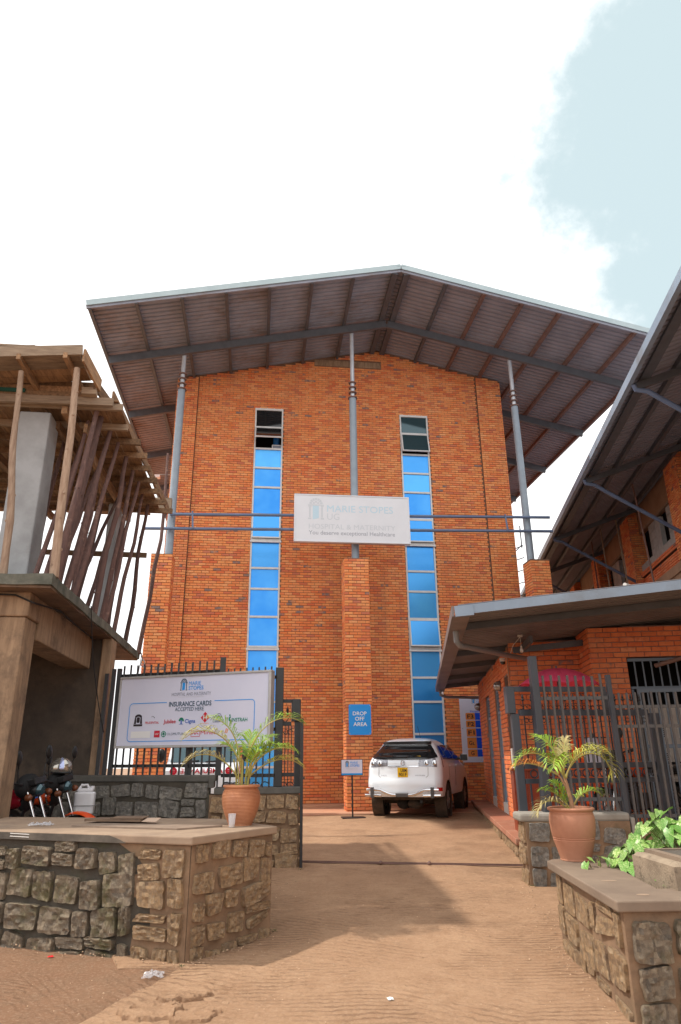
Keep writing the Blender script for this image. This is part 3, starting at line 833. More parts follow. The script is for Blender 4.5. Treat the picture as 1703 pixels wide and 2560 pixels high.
bb = thing('hospital_billboard', 'large white billboard with faded lettering hung across the blue pipes', 'billboard', (2.65, 18.75, 7.46))
x0, x1, z0, z1 = .94, 4.37, 7.46, 8.93
MB().bx(x0 + .03, x1 - .03, 18.74, 18.86, z0 + .03, z1 - .03).build('panel', WHITE, bb)
m = MB(); m.bx(x0, x1, 18.725, 18.87, z0, z0 + .04); m.bx(x0, x1, 18.725, 18.87, z1 - .04, z1); m.bx(x0, x0 + .04, 18.726, 18.869, z0 + .041, z1 - .041); m.bx(x1 - .04, x1, 18.726, 18.869, z0 + .041, z1 - .041)
m.build('frame', WHITE, bb, bevel=.006)
Mb = frame((x0, 18.74, z0), (1, 0, 0), (0, 0, 1), (0, -1, 0))
def bx_(x): return (x - 155) / 1280 * 3.43
def by_(y): return (585 - y) / 515 * 1.47
door_logo(Mb, bx_(305), by_(345), bx_(480) - bx_(305), by_(115) - by_(345), FADEG, FADEB, bb)
fit('MARIE STOPES', bx_(515), bx_(1250), by_(258), by_(185) - by_(258), Mb, FADEB, bb, 0)
fit('UG', bx_(515), bx_(650), by_(345), by_(275) - by_(345), Mb, FADEG, bb)
fit('HOSPITAL & MATERNITY', bx_(315), bx_(1270), by_(445), by_(392) - by_(445), Mb, FADEG, bb)
fit('You deserve exceptional Healthcare', bx_(315), bx_(1262), by_(507), by_(463) - by_(507), Mb, MIDG, bb)

# ------------------------------------------------------------------ signs near the entrance
ds = thing('drop_off_sign', 'bright blue square sign reading drop off area on the middle brick pillar', 'sign', (2.77, 18.77, 2.15))
Md = frame((2.47, 18.765, 2.15), (1, 0, 0), (0, 0, 1), (0, -1, 0))
m = MB(); m.prism([Md @ V((a, b, 0)) for a, b in rrect(0, .6, 0, .78, .04)], (0, .012, 0)); m.build('panel', SIGNBLUE, ds)
fit('DROP', .11, .48, .50, .095, Md, WHITEP, ds, .012); fit('OFF', .17, .42, .365, .095, Md, WHITEP, ds, .012); fit('AREA', .12, .49, .225, .095, Md, WHITEP, ds, .012)
for a, b in ((.04, .04), (.56, .04), (.04, .74), (.56, .74)): MB().lathe([(.011, 0), (.009, .006)], Md @ V((a, b, 0)), 10, (0, -1, 0)).build('bolt', CHROME, ds)

fs = thing('floor_directory_sign', 'tall white floor directory board with orange tabs fixed to the facade', 'sign', (6.9, 20.96, 1.42))
Mf = frame((6.17, 20.955, 1.42), (1, 0, 0), (0, 0, 1), (0, -1, 0))
MB().bx(6.17, 7.75, 20.957, 20.975, 1.42, 3.33).build('panel', BOARD, fs)
Q = .00108
door_logo(Mf, .385, 1.69, .11, .18, NAVY, SKYB, fs)
fit('MARIE', .53, .80, 1.79, .06, Mf, SKYB, fs); fit('STOPES', .53, .86, 1.70, .06, Mf, SKYB, fs)
fit('Hospital', .32, .66, 1.43, .06, Mf, ROYAL, fs, .01)
for s, ya, yb_ in (('F3', 905, 1090), ('F2', 1110, 1295), ('F1', 1320, 1540), ('GL', 1560, 1850), ('G', 1875, 2065)):
    za, zb2 = (2210 - yb_) * Q, (2210 - ya) * Q
    flat(Mf, [rrect(.165, .46, za, zb2, .03)], ORANGEP, fs, 'floor_tab', .003)
    flat(Mf, [rect(.45, 1.42, za, zb2)], ROYAL, fs, 'floor_bar', .002)
    h = min(.115, (zb2 - za) * .6); zc = (za + zb2) / 2 - h / 2
    if s == 'G': fit(s, .26, .36, zc, h, Mf, BLACKP, fs, .015, dz=.006)
    elif s == 'GL':
        fit('G', .215, .315, zc, h, Mf, BLACKP, fs, .015, dz=.006); fit('L', .335, .40, zc, h * .72, Mf, BLACKP, fs, .015, dz=.006)
    else: fit(s, .215, .41, zc, h, Mf, BLACKP, fs, .02, dz=.006)
for a, b in ((.05, 1.86), (.05, .96)): MB().lathe([(.014, 0), (.01, .01)], Mf @ V((a, b, 0)), 10, (0, -1, 0)).build('bolt', GREYPR, fs)

st = thing('stand_sign', 'small white hospital sign on a thin black stand beside the parked car', 'sign', (2.32, 17.1, zb(17.1)))
Ms = frame((2.05, 17.09, 1.19), (1, 0, 0), (0, 0, 1), (0, -1, 0))
MB().bx(2.05, 2.57, 17.10, 17.12, 1.19, 1.55).build('frame', BLACK, st)
flat(Ms, [rect(.012, .508, .012, .348)], BOARD, st, 'panel', -.005)
flat(Ms, [rect(.012, .508, .012, .05)], SKYB, st, 'blue_strip', -.002)
door_logo(Ms, .10, .19, .09, .14, NAVY, SKYB, st)
fit('MARIE', .22, .40, .262, .05, Ms, SKYB, st); fit('STOPES', .22, .44, .195, .05, Ms, SKYB, st, .01)
fit('HOSPITAL', .13, .41, .135, .03, Ms, FADEG, st)
MB().bx(2.30, 2.335, 17.122, 17.14, .27, 1.50).build('pole', BLACK, st)
MB().bx(2.06, 2.60, 16.95, 17.30, zb(17.1) + .01, zb(17.1) + .045).build('base', BLACK, st, bevel=.01)

# ================================================================== UNFINISHED BUILDING ON THE LEFT
ub = thing('unfinished_building', 'raw concrete building frame on the left with a mossy slab edge, still under construction', 'building', (-4, 10.5, 0))
XS = -2.46
def rough_box(x0, x1, y0, y1, z0, z1, nx, ny, amp, seed=0):
    m = MB()
    def q(p, s=seed): return p + V((noise.noise(p * 2.1 + V((s, 0, 0))), noise.noise(p * 2.3 + V((0, s, 4))), noise.noise(p * 2.7 + V((3, 0, s))))) * amp
    for z in (z0, z1): m.grid(lambda a, b, z=z: q(V((x0 + (x1 - x0) * a, y0 + (y1 - y0) * b, z))), nx, ny)
    for y in (y0, y1): m.grid(lambda a, b, y=y: q(V((x0 + (x1 - x0) * a, y, z0 + (z1 - z0) * b))), nx, 3)
    for x in (x0, x1): m.grid(lambda a, b, x=x: q(V((x, y0 + (y1 - y0) * a, z0 + (z1 - z0) * b))), ny, 3)
    return m
rough_box(-9.5, XS, 8.3, 14.9, 3.57, 3.70, 60, 60, .016).build('floor_slab', SLABEDGE, ub, smooth=True, angle=35)
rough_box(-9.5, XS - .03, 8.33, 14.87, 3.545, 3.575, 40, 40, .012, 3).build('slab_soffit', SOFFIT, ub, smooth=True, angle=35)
m = MB(); m.bx(-3.27, -2.82, 8.65, 9.10, -.1, 3.25); m.bx(-3.30, -2.79, 8.62, 9.13, 3.252, 3.56)
m.build('column', CONC_B, ub, bevel=.02)
MB().bx(-3.2, -2.80, 9.135, 12.1, 3.04, 3.56).build('beam', CONC_B, ub, bevel=.015)
MB().bx(-9.5, -3.31, 8.7, 9.05, 3.04, 3.55).build('beam', CONC_B, ub, bevel=.015)
MB().bx(-2.64, -2.47, 12.105, 12.5, -.1, 3.555).build('column', CONC_B, ub, bevel=.02)
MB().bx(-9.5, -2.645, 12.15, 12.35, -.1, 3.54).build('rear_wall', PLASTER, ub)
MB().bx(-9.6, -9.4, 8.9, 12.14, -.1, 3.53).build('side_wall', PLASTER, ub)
# upper columns
for (a, b, c, e) in ((-3.50, -3.07, 9.2, 9.65), (-2.98, -2.78, 12.95, 13.3), (-6.6, -6.2, 9.2, 9.6), (-6.4, -6.0, 13.0, 13.4)):
    MB().bx(a, b, c, e, 3.70, 6.33).build('upper_column', CONC_L, ub, bevel=.02)
# starter bars and cables hanging at the far corner of the slab
m = MB()
m.tube([(-2.44, 14.85, 3.72), (-2.40, 14.9, 3.60), (-2.42, 14.9, 3.45), (-2.36, 14.9, 3.4), (-2.34, 14.9, 3.52), (-2.4, 14.9, 3.58)], .012, 5)
m.tube([(-2.42, 14.9, 3.7), (-2.45, 14.9, 3.3), (-2.55, 13.5, 2.6)], .008, 5)
m.build('loose_wire', WIRE, ub)
MB().tube([(-2.44, 10.2, 3.72), (-2.43, 10.3, 3.5), (-2.42, 10.6, 3.0), (-2.40, 11.2, 2.4), (-2.36, 11.6, 2.0)], .008, 5).build('hanging_cable', WIRED, ub)
MB().tube([(-3.6, 8.58, 3.52), (-2.95, 8.57, 3.5), (-2.75, 8.62, 3.42), (-2.70, 9.6, 3.52), (-2.72, 10.8, 3.5), (-2.74, 12.0, 3.5)], .012, 5).build('cable', WIRED, ub)

# formwork deck
fd = thing('formwork_deck', 'timber formwork deck of planks and joists propped above the unfinished concrete slab', 'formwork', (-4, 10.5, 6.4))
def edge_x(y): return -2.2 + .048 * (y - 9.0)
# joists that stick out on the right, running along x
for k, y in enumerate((9.15, 9.8, 10.33, 10.85, 11.42, 12.0, 12.5, 13.05, 13.6)):
    xe = edge_x(y) + rnd.uniform(.06, .16)
    MB().bar((-7.2, y, 6.44 + rnd.uniform(-.02, .02)), (xe, y + rnd.uniform(-.03, .03), 6.44 + rnd.uniform(-.015, .015)), .055, .10).build('joist', WOOD_W if k in (0, 1) else WOOD, fd)
MB().bar((-7.4, 9.02, 6.39), (-2.18, 9.04, 6.45), .05, .12).build('bearer', WOOD_W, fd)
# deck boards running along y
x = -7.0; k = 0
while x < -2.16:
    w = rnd.uniform(.19, .25)
    MB().bx(x + .004, x + w - .006, 9.1 + rnd.uniform(-.04, .04), 14.0 + rnd.uniform(-.1, .15), 6.50 + rnd.uniform(0, .004), 6.528).build('plank', WOOD, fd); x += w
# bearers along y under the joists
for x, z in ((-2.86, 6.33), (-4.4, 6.33)):
    MB().bar((x, 9.1, z), (x + .1, 13.9, z), .08, .12).build('bearer', WOOD, fd)
MB().bar((-2.62, 9.4, 6.2), (-2.9, 12.2, 6.12), .05, .14).build('brace', WOOD, fd)
MB().bar((-3.05, 9.5, 6.28), (-3.02, 11.2, 6.28), .06, .12).build('brace', WOOD, fd)
# side boards standing on the edge
for (ya, yb) in ((9.12, 11.3), (11.32, 13.95)):
    MB().bar((edge_x(ya) - .02, ya, 6.60), (edge_x(yb) - .02, yb, 6.60), .03, .16).build('edge_board', WOOD, fd)
# front bay, a little higher, boards across
def fz(x): return 6.63 + .10 * (x + 3.5)
y = 8.32; k = 0
while y < 9.0:
    w = .17
    MB().bar((-7.0, y + w / 2, fz(-7.0) + .045), (-2.52, y + w / 2, fz(-2.52) + .045), w - .008, .025).build('plank', WOOD_W if k < 2 else WOOD, fd); y += w; k += 1
for x in (-2.68, -3.27, -3.95, -4.7, -5.5):
    MB().bar((x, 8.24, fz(x) - .01), (x + .03, 9.5, fz(x) - .05), .055, .085).build('joist', WOOD, fd)
MB().bar((-7.0, 8.26, fz(-7.0) + .09), (-2.47, 8.26, fz(-2.47) + .07), .03, .15).build('edge_board', WOOD_W, fd)
MB().bar((-7.0, 8.30, fz(-7) + .17), (-3.1, 8.30, fz(-3.1) + .14), .03, .10).build('edge_board', WOOD_W, fd)
MB().bar((-6.5, 8.285, fz(-6.5) + .03), (-2.56, 8.285, fz(-2.56) + .04), .02, .03).build('batten', WOOD_W, fd)
MB().bar((-2.45, 8.28, 6.74), (-2.38, 9.0, 6.69), .03, .20).build('edge_board', WOOD, fd)
MB().bar((-2.43, 8.9, 6.66), (-2.25, 9.7, 6.58), .03, .17).build('edge_board', WOOD, fd)
MB().bx(-2.60, -2.40, 8.90, 9.0, 6.50, 6.60).build('offcut', WOOD_W, fd)
for k in range(3):
    MB().bar((-7.0, 9.03 + .028 * k, 6.52 + .10 * k), (-2.42, 9.03 + .028 * k, 6.53 + .10 * k), .024, .098).build('closing_board', WOOD, fd)
MB().bx(-7.1, -2.52, 8.30, 9.12, 6.84, 6.86).build('top_sheet', WOOD_W, fd)
MB().bx(-3.9, -3.4, 8.98, 9.02, 6.53, 6.58).build('green_rag', pm('green_rag_cloth', (.02, .09, .07), None, rough=.9), fd)
MB().bar((-7.2, 13.7, 5.55), (-2.3, 13.7, 5.5), .05, .10).build('tie_timber', WOOD, fd)

def prop(p0, p1, r, mat, label, seed, kink=.03):
    t = thing('timber_prop', label, 'prop', p0, group='timber props under the formwork deck')
    p0, p1 = V(p0), V(p1); n = 9; pts = []; rs = []
    for i in range(n):
        s = i / (n - 1); w = sin(pi * s)
        pts.append(p0.lerp(p1, s) + V((noise.noise(V((s * 2.2, seed, 0))), noise.noise(V((s * 2.2, seed, 5))), 0)) * kink * w * 2.2)
        rs.append(.72 * r * (1.15 - .35 * s + .12 * noise.noise(V((s * 6, seed, 9)))))
    m = MB().tube(pts, rs, 9)
    m.build('pole', mat, t, smooth=True, angle=60)
    kn = MB()
    r_ = random.Random(seed)
    for q in range(4):
        i = r_.randrange(1, n - 1); a = r_.uniform(0, 6.28)
        kn.ball(pts[i] + V((cos(a), sin(a), 0)) * rs[i] * .9, rs[i] * .42, 6, 4)
    kn.build('knot', mat, t, smooth=True)
    return t
PZ = 3.70
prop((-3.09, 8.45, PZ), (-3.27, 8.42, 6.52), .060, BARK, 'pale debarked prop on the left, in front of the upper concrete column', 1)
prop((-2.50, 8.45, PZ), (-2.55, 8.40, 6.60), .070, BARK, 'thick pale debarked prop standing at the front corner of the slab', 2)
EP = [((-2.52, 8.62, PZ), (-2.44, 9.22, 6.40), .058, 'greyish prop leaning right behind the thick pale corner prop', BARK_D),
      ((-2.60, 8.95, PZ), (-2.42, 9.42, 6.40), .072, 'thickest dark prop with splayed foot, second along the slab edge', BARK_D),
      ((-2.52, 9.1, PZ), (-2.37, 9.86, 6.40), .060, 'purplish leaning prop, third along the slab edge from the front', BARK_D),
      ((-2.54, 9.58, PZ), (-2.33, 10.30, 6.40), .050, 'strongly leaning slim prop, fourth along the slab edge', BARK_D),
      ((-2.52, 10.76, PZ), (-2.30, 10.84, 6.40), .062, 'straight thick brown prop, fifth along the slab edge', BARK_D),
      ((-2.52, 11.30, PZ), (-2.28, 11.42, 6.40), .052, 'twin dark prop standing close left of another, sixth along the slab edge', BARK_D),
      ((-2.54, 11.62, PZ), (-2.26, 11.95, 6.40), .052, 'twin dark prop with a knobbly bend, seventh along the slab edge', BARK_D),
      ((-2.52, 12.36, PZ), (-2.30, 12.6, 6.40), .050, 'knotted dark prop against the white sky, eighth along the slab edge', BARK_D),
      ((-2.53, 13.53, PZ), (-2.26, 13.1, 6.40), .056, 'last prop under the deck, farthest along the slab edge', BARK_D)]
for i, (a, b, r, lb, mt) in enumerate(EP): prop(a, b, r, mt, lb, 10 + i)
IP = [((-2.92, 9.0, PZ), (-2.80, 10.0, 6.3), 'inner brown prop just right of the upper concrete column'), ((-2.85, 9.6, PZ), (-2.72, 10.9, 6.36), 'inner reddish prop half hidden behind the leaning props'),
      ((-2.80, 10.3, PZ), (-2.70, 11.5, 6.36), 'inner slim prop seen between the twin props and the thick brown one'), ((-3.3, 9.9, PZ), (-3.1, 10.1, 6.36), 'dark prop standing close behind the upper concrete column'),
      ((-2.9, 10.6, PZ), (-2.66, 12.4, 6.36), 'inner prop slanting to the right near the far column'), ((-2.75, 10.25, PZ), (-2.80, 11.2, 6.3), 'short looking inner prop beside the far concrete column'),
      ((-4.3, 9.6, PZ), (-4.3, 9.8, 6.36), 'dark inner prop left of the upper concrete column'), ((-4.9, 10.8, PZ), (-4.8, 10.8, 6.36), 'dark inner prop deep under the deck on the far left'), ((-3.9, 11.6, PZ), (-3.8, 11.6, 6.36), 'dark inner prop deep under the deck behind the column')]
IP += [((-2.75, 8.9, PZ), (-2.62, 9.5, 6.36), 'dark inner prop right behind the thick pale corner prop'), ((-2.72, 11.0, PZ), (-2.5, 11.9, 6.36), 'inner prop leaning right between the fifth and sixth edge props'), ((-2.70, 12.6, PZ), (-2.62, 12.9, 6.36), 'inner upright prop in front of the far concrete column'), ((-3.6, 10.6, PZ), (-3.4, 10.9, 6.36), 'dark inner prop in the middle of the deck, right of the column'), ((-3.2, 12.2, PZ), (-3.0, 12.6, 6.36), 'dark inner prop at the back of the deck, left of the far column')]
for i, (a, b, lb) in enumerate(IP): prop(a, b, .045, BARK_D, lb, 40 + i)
sc = thing('scaffold_pole', 'tall crooked scaffold pole at the far slab end, before the left brick pillar', 'pole', (-2.44, 14.75, 3.7))
pts = [V((-2.46, 14.7, 3.66)), V((-2.40, 14.75, 4.3)), V((-2.33, 14.8, 4.9)), V((-2.30, 14.8, 5.5)), V((-2.22, 14.9, 6.2)), V((-2.22, 15.0, 7.0)), V((-2.25, 15.1, 7.8)), V((-2.27, 15.2, 8.46))]
MB().tube(pts, [.05, .044, .042, .046, .04, .036, .033, .028], 9).build('pole', BARK_D, sc, smooth=True)
MB().bx(-2.45, -2.05, 14.85, 15.0, 6.95, 7.2).build('lashed_block', WOOD_W, sc)

# ================================================================== STONE WALLS
def stone_mesh(seed):
    """squarish rough-faced block: x, y in -.5..5, z outwards"""
    r = random.Random(seed); nx, ny = 9, 7; vs = []; fs = []
    off = r.uniform(0, 100); ex = r.uniform(5, 20)
    cx = [r.uniform(-.085, .085) for _ in range(8)]
    tilt = (r.uniform(-.3, .3), r.uniform(-.3, .3))
    def pt(i, j):
        a, b = i / nx * 2 - 1, j / ny * 2 - 1
        q = (abs(a) ** ex + abs(b) ** ex) ** (1 / ex) or 1
        s = (max(abs(a), abs(b)) or 1) / q
        u_, v_ = (a + 1) / 2, (b + 1) / 2
        x = a * s * .5 + (cx[0] * (1 - u_) + cx[1] * u_) * v_ + (cx[2] * (1 - u_) + cx[3] * u_) * (1 - v_)
        y = b * s * .5 + (cx[4] * (1 - v_) + cx[5] * v_) * u_ + (cx[6] * (1 - v_) + cx[7] * v_) * (1 - u_)
        x += .045 * noise.noise(V((a * 2.6 + off, b * 2.6, 1))); y += .045 * noise.noise(V((a * 2.3, b * 2.3 + off, 2)))
        e = max(abs(a), abs(b))
        z = .75 + tilt[0] * a * .35 + tilt[1] * b * .35 + .28 * noise.noise(V((a * 1.5 + off, b * 1.5, 3))) + .38 * noise.noise(V((a * 3.1, b * 3.1 + off, 3))) + .30 * noise.noise(V((a * 6.5, b * 6.5 + off, 7)))
        if e > .9: z = .55 + .30 * z
        return V((x, y, z))
    for j in range(ny + 1):
        for i in range(nx + 1): vs.append(pt(i, j))
    for j in range(ny):
        for i in range(nx): fs.append((j * (nx + 1) + i, j * (nx + 1) + i + 1, (j + 1) * (nx + 1) + i + 1, (j + 1) * (nx + 1) + i))
    ring = [i for i in range(nx)] + [j * (nx + 1) + nx for j in range(ny)] + [ny * (nx + 1) + i for i in range(nx, 0, -1)] + [j * (nx + 1) for j in range(ny, 0, -1)]
    base = len(vs)
    for i in ring: vs.append(V((vs[i].x * 1.01, vs[i].y * 1.01, -.25)))
    n = len(ring)
    for k in range(n): fs.append((ring[k], base + k, base + (k + 1) % n, ring[(k + 1) % n]))
    return vs, fs
STM = [stone_mesh(100 + s) for s in range(14)]
_sme = {}
def stone_me(mat, k):
    if (mat.name, k) not in _sme:
        me = bpy.data.meshes.new('stone'); me.from_pydata([tuple(v) for v in STM[k][0]], [], STM[k][1])
        bm = bmesh.new(); bm.from_mesh(me); bmesh.ops.recalc_face_normals(bm, faces=bm.faces); bm.to_mesh(me); bm.free()
        me.polygons.foreach_set('use_smooth', [True] * len(me.polygons)); me.set_sharp_from_angle(angle=radians(24))
        me.materials.append(mat); _sme[(mat.name, k)] = me
    return _sme[(mat.name, k)]
def stones(parent, O, u, n, W, H, mat, ch=(.17, .23), cw=(.17, .36), gap=.035, depth=.045, seed=1, lean=0):
    gap *= .85
    r = random.Random(seed); O = V(O); u = V(u).normalized(); n = V(n).normalized(); z = V((0, 0, 1)); v = 0
    nr_ = max(1, round(H / (sum(ch) / 2))); hs = [r.uniform(*ch) for _ in range(nr_)]; hs = [q * H / sum(hs) for q in hs]
    for h in hs:
        a = -r.uniform(0, .12)
        while a < W - .03:
            w = r.uniform(*cw)
            if r.random() < .22: w *= .65
            b = a + w
            a2, b2 = max(a, 0), min(b, W)
            if W - b2 < .09: b2 = W; b = W + .01
            if b2 - a2 > .07:
                wav = .022 * sin((a2 + b2) * 2.1 + v * 5 + seed) + r.uniform(-.012, .012)
                hh = h * r.uniform(.88, 1.06)
                if r.random() < .13 and (b2 - a2) > .2:
                    hq = hh * r.uniform(.36, .46)
                    c2 = O + u * ((a2 + b2) / 2) + z * (v + wav + hh - hq / 2)
                    inst('stone', stone_me(mat, r.randrange(14)), frame(c2, u * (b2 - a2 - gap), z * (hq - gap * .6), n * (depth * r.uniform(.6, 1.0))), parent)
                    hh -= hq
                c = O + u * ((a2 + b2) / 2) + z * (v + wav + hh / 2)
                M = frame(c, u * (b2 - a2 - gap), z * (hh - gap), n * (depth * r.uniform(.7, 1.25)))
                M = M @ Matrix.Rotation(r.uniform(-.07, .07), 4, 'Z')
                if r.random() < .5: M = M @ Matrix.Rotation(pi, 4, 'Z')
                inst('stone', stone_me(mat, r.randrange(14)), M, parent)
            a = b
        v += h
# -- left planter wall
lp = thing('stone_planter_wall', 'dark mossy stone wall with a thick dusty concrete top in the left foreground', 'wall', (-.5, 6.4, 0))
A0 = V((-.50, 6.43, 0)); dl = V((-1.83, .93, 0)).normalized(); dr = V((.71, .78, 0)).normalized()
nl = V((dl.y, -dl.x, 0)); nl = nl if nl.y < 0 else -nl
nr = V((dr.y, -dr.x, 0)); nr = nr if nr.x > 0 else -nr
LL, LR = 4.4, 1.02
Pl, Pr = A0 + dl * LL, A0 + dr * LR
back = [Pr + V((-.55, .95, 0)), Pl + V((.4, 1.0, 0))]
poly = [A0, Pr] + back + [Pl]
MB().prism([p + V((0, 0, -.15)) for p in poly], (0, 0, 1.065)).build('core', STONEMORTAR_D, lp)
# the right face has tan pointing of its own
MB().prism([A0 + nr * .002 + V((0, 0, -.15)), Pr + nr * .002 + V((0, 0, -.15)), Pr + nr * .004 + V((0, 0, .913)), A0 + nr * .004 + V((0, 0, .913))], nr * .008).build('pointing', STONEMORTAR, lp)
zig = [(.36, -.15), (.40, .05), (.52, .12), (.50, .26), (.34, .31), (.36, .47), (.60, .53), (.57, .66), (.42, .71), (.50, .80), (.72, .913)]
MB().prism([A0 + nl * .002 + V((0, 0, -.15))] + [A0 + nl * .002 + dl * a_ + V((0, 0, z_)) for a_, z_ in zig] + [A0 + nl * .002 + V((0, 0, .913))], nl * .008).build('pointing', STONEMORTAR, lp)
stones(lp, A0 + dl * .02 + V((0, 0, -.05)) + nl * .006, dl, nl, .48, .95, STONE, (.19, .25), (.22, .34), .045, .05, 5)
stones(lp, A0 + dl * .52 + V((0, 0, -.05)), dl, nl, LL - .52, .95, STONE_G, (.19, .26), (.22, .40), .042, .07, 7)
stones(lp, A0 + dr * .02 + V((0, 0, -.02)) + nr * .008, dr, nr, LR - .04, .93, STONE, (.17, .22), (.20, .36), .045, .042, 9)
def cap(parent, poly, z0, z1, ov, mat, name='cap', bevel=.012):
    c = sum((V(p) for p in poly), V()) / len(poly)
    out = []
    n = len(poly)
    for i in range(n):
        p, a, b = V(poly[i]), V(poly[i - 1]), V(poly[(i + 1) % n])
        e1 = (p - a).normalized(); e2 = (b - p).normalized()
        n1 = V((e1.y, -e1.x, 0)); n2 = V((e2.y, -e2.x, 0))
        if n1.dot(p - c) < 0: n1, n2 = -n1, -n2
        bis = (n1 + n2).normalized(); out.append(p + bis * (ov / max(.4, bis.dot(n1))))
    m = MB().prism([V((p.x, p.y, z0)) for p in out], (0, 0, z1 - z0))
    return m.build(name, mat, parent, bevel=bevel)
cap(lp, poly, .918, .985, .045, CAP_L)
MB().prism([A0 + nl * .0465 + dl * .62 + V((0, 0, .919)), Pl + nl * .0465 + V((0, 0, .919)), Pl + nl * .0465 + V((0, 0, .976)), A0 + nl * .0465 + dl * .80 + V((0, 0, .976)), A0 + nl * .0465 + dl * .70 + V((0, 0, .95))], nl * .003).build('weathered_edge', CONC_D, lp)
sc_ = MB()
for (q, dz) in ((.0, .045), (.012, .022)):
    sc_.bar(A0 + dl * 1.68 + nl * .0505 + V((0, 0, .918 + dz)), A0 + dl * 1.9 + nl * .0505 + V((0, 0, .922 + dz)), .002, .006)
sc_.build('scratch', PAPER, lp)

# things on the left planter
pl = thing('timber_board', 'long thin weathered board lying flat on the left wall top', 'board', (-.9, 7.4, .986))
MB().prism([(-1.75, 7.55, .986), (-.68, 6.98, .986), (-.28, 7.20, .986), (-1.5, 7.75, .986)], (0, 0, .014)).build('plank', pm('grey_board', (.30, .22, .165), (.22, .16, .12), 6, rough=.85), pl)
cb = thing('cardboard_sheets', 'dark folded cardboard sheets with one pale flap on the left wall top', 'cardboard', (-1.3, 7.8, 1.0))
MB().prism([(-1.72, 7.95, 1.003), (-1.12, 7.72, 1.003), (-1.05, 7.95, 1.003), (-1.6, 8.15, 1.003)], (0, 0, .022)).build('sheet', CARDB, cb)
MB().prism([(-1.45, 7.86, 1.027), (-1.10, 7.74, 1.03), (-1.06, 7.9, 1.04), (-1.4, 8.02, 1.035)], (0, 0, .008)).build('sheet', CARDB, cb)
MB().prism([(-1.11, 7.72, 1.004), (-.96, 7.68, 1.004), (-.93, 7.80, 1.03), (-1.07, 7.84, 1.028)], (0, 0, .004)).build('flap', CARDL, cb)
cp = thing('plastic_cup', 'clear plastic cup with a little tea beside the left plant pot', 'cup', (-.19, 7.12, .986))
MB().lathe([(.026, 0), (.037, .115), (.040, .118), (.036, .116), (.025, .004)], (-.19, 7.12, .987), 20, cap=False).build('cup_wall', CUPM, cp, smooth=True)
MB().lathe([(.024, .0), (.027, .022)], (-.19, 7.12, .990), 18).build('drink', TEA, cp, smooth=True)
def crumple(c, sx, sy, sz, seed, name, label, cat, mat, holder=None):
    m = MB(); n = 16
    def f(a, b):
        x, y = (a - .5) * 2, (b - .5) * 2
        rr = max(0, 1 - (x * x + y * y) * .5)
        z = abs(noise.noise(V((x * 1.7, y * 1.7, seed)))) * .9 + .5 * abs(noise.noise(V((x * 4, y * 4, seed + 3)))) 
        k = 1 + .35 * noise.noise(V((x * 2, y * 2, seed + 7)))
        return V((c[0] + sx * x * k, c[1] + sy * y * k, c[2] + .006 + sz * z * rr))
    m.grid(f, n, n)
    return tag(m.build(name, mat, None, recalc=False), label, cat)
crumple((-.70, 6.13, zb(6.13) + .01), .075, .085, .045, 3, 'plastic_bag', 'crumpled clear plastic bag on the ground by the wall corner', 'plastic bag', FILM)
crumple((-2.08, 7.72, .985), .11, .06, .08, 5, 'plastic_bag', 'small white plastic bag lying on the left wall top by the motorcycles', 'plastic bag', FILM)
crumple((-1.62, 6.79, zb(6.79) - .005), .022, .016, .02, 8, 'red_wrapper', 'tiny bright red scrap on the worn pavement at the left', 'wrapper', REDSCRAP)
crumple((.96, 5.34, zb(5.34) + .02), .02, .026, .018, 9, 'paper_scrap', 'small white twisted paper scrap on the lower driveway', 'paper', PAPER)

# -- inner low wall at the gate, left
iw = thing('stone_gate_wall', 'dark stone wall with a stepped concrete top below the insurance billboard', 'wall', (-.2, 10.7, 0))
B0, B1 = V((.66, 10.65, 0)), V((-.62, 10.70, 0)); B2 = V((-3.1, 11.85, 0))
MB().prism([V((B0.x, B0.y, -.1)), V((B1.x, B1.y, -.1)), V((B1.x, B1.y + .38, -.1)), V((B0.x, B0.y + .38, -.1))], (0, 0, 1.21)).build('core', STONEMORTAR, iw)
dl2 = (B2 - B1).normalized(); nl2 = V((-dl2.y, dl2.x, 0)); nl2 = nl2 if nl2.y < 0 else -nl2
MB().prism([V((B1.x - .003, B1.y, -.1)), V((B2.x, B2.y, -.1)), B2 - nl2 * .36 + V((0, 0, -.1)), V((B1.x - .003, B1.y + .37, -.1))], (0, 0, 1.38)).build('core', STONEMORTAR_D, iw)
stones(iw, (.655, 10.648, .10), (-1, 0, 0), (0, -1, 0), 1.26, 1.0, STONE, (.19, .24), (.18, .36), .035, .035, 15)
stones(iw, (.662, 10.67, .10), (0, 1, 0), (1, 0, 0), .34, 1.0, STONE, (.19, .24), (.16, .25), .035, .03, 16)
stones(iw, B1 + dl2 * .02 + V((0, 0, .30)), dl2, nl2, (B2 - B1).length - .03, .97, STONE_D, (.2, .25), (.22, .42), .04, .04, 17)
MB().bx(B1.x - .02, B1.x + .06, B1.y - .045, B1.y + .40, 1.201, 1.368).build('step_end', CAP_D, iw, bevel=.01)
cap(iw, [B0, B1 + V((.098, 0, 0)), B1 + V((.098, .38, 0)), B0 + V((0, .38, 0))], 1.112, 1.20, .035, CAP_D)
cap(iw, [B1 + V((.04, 0, 0)), B2, B2 - nl2 * .36, B1 + V((.04, .37, 0))], 1.283, 1.37, .035, CAP_D)

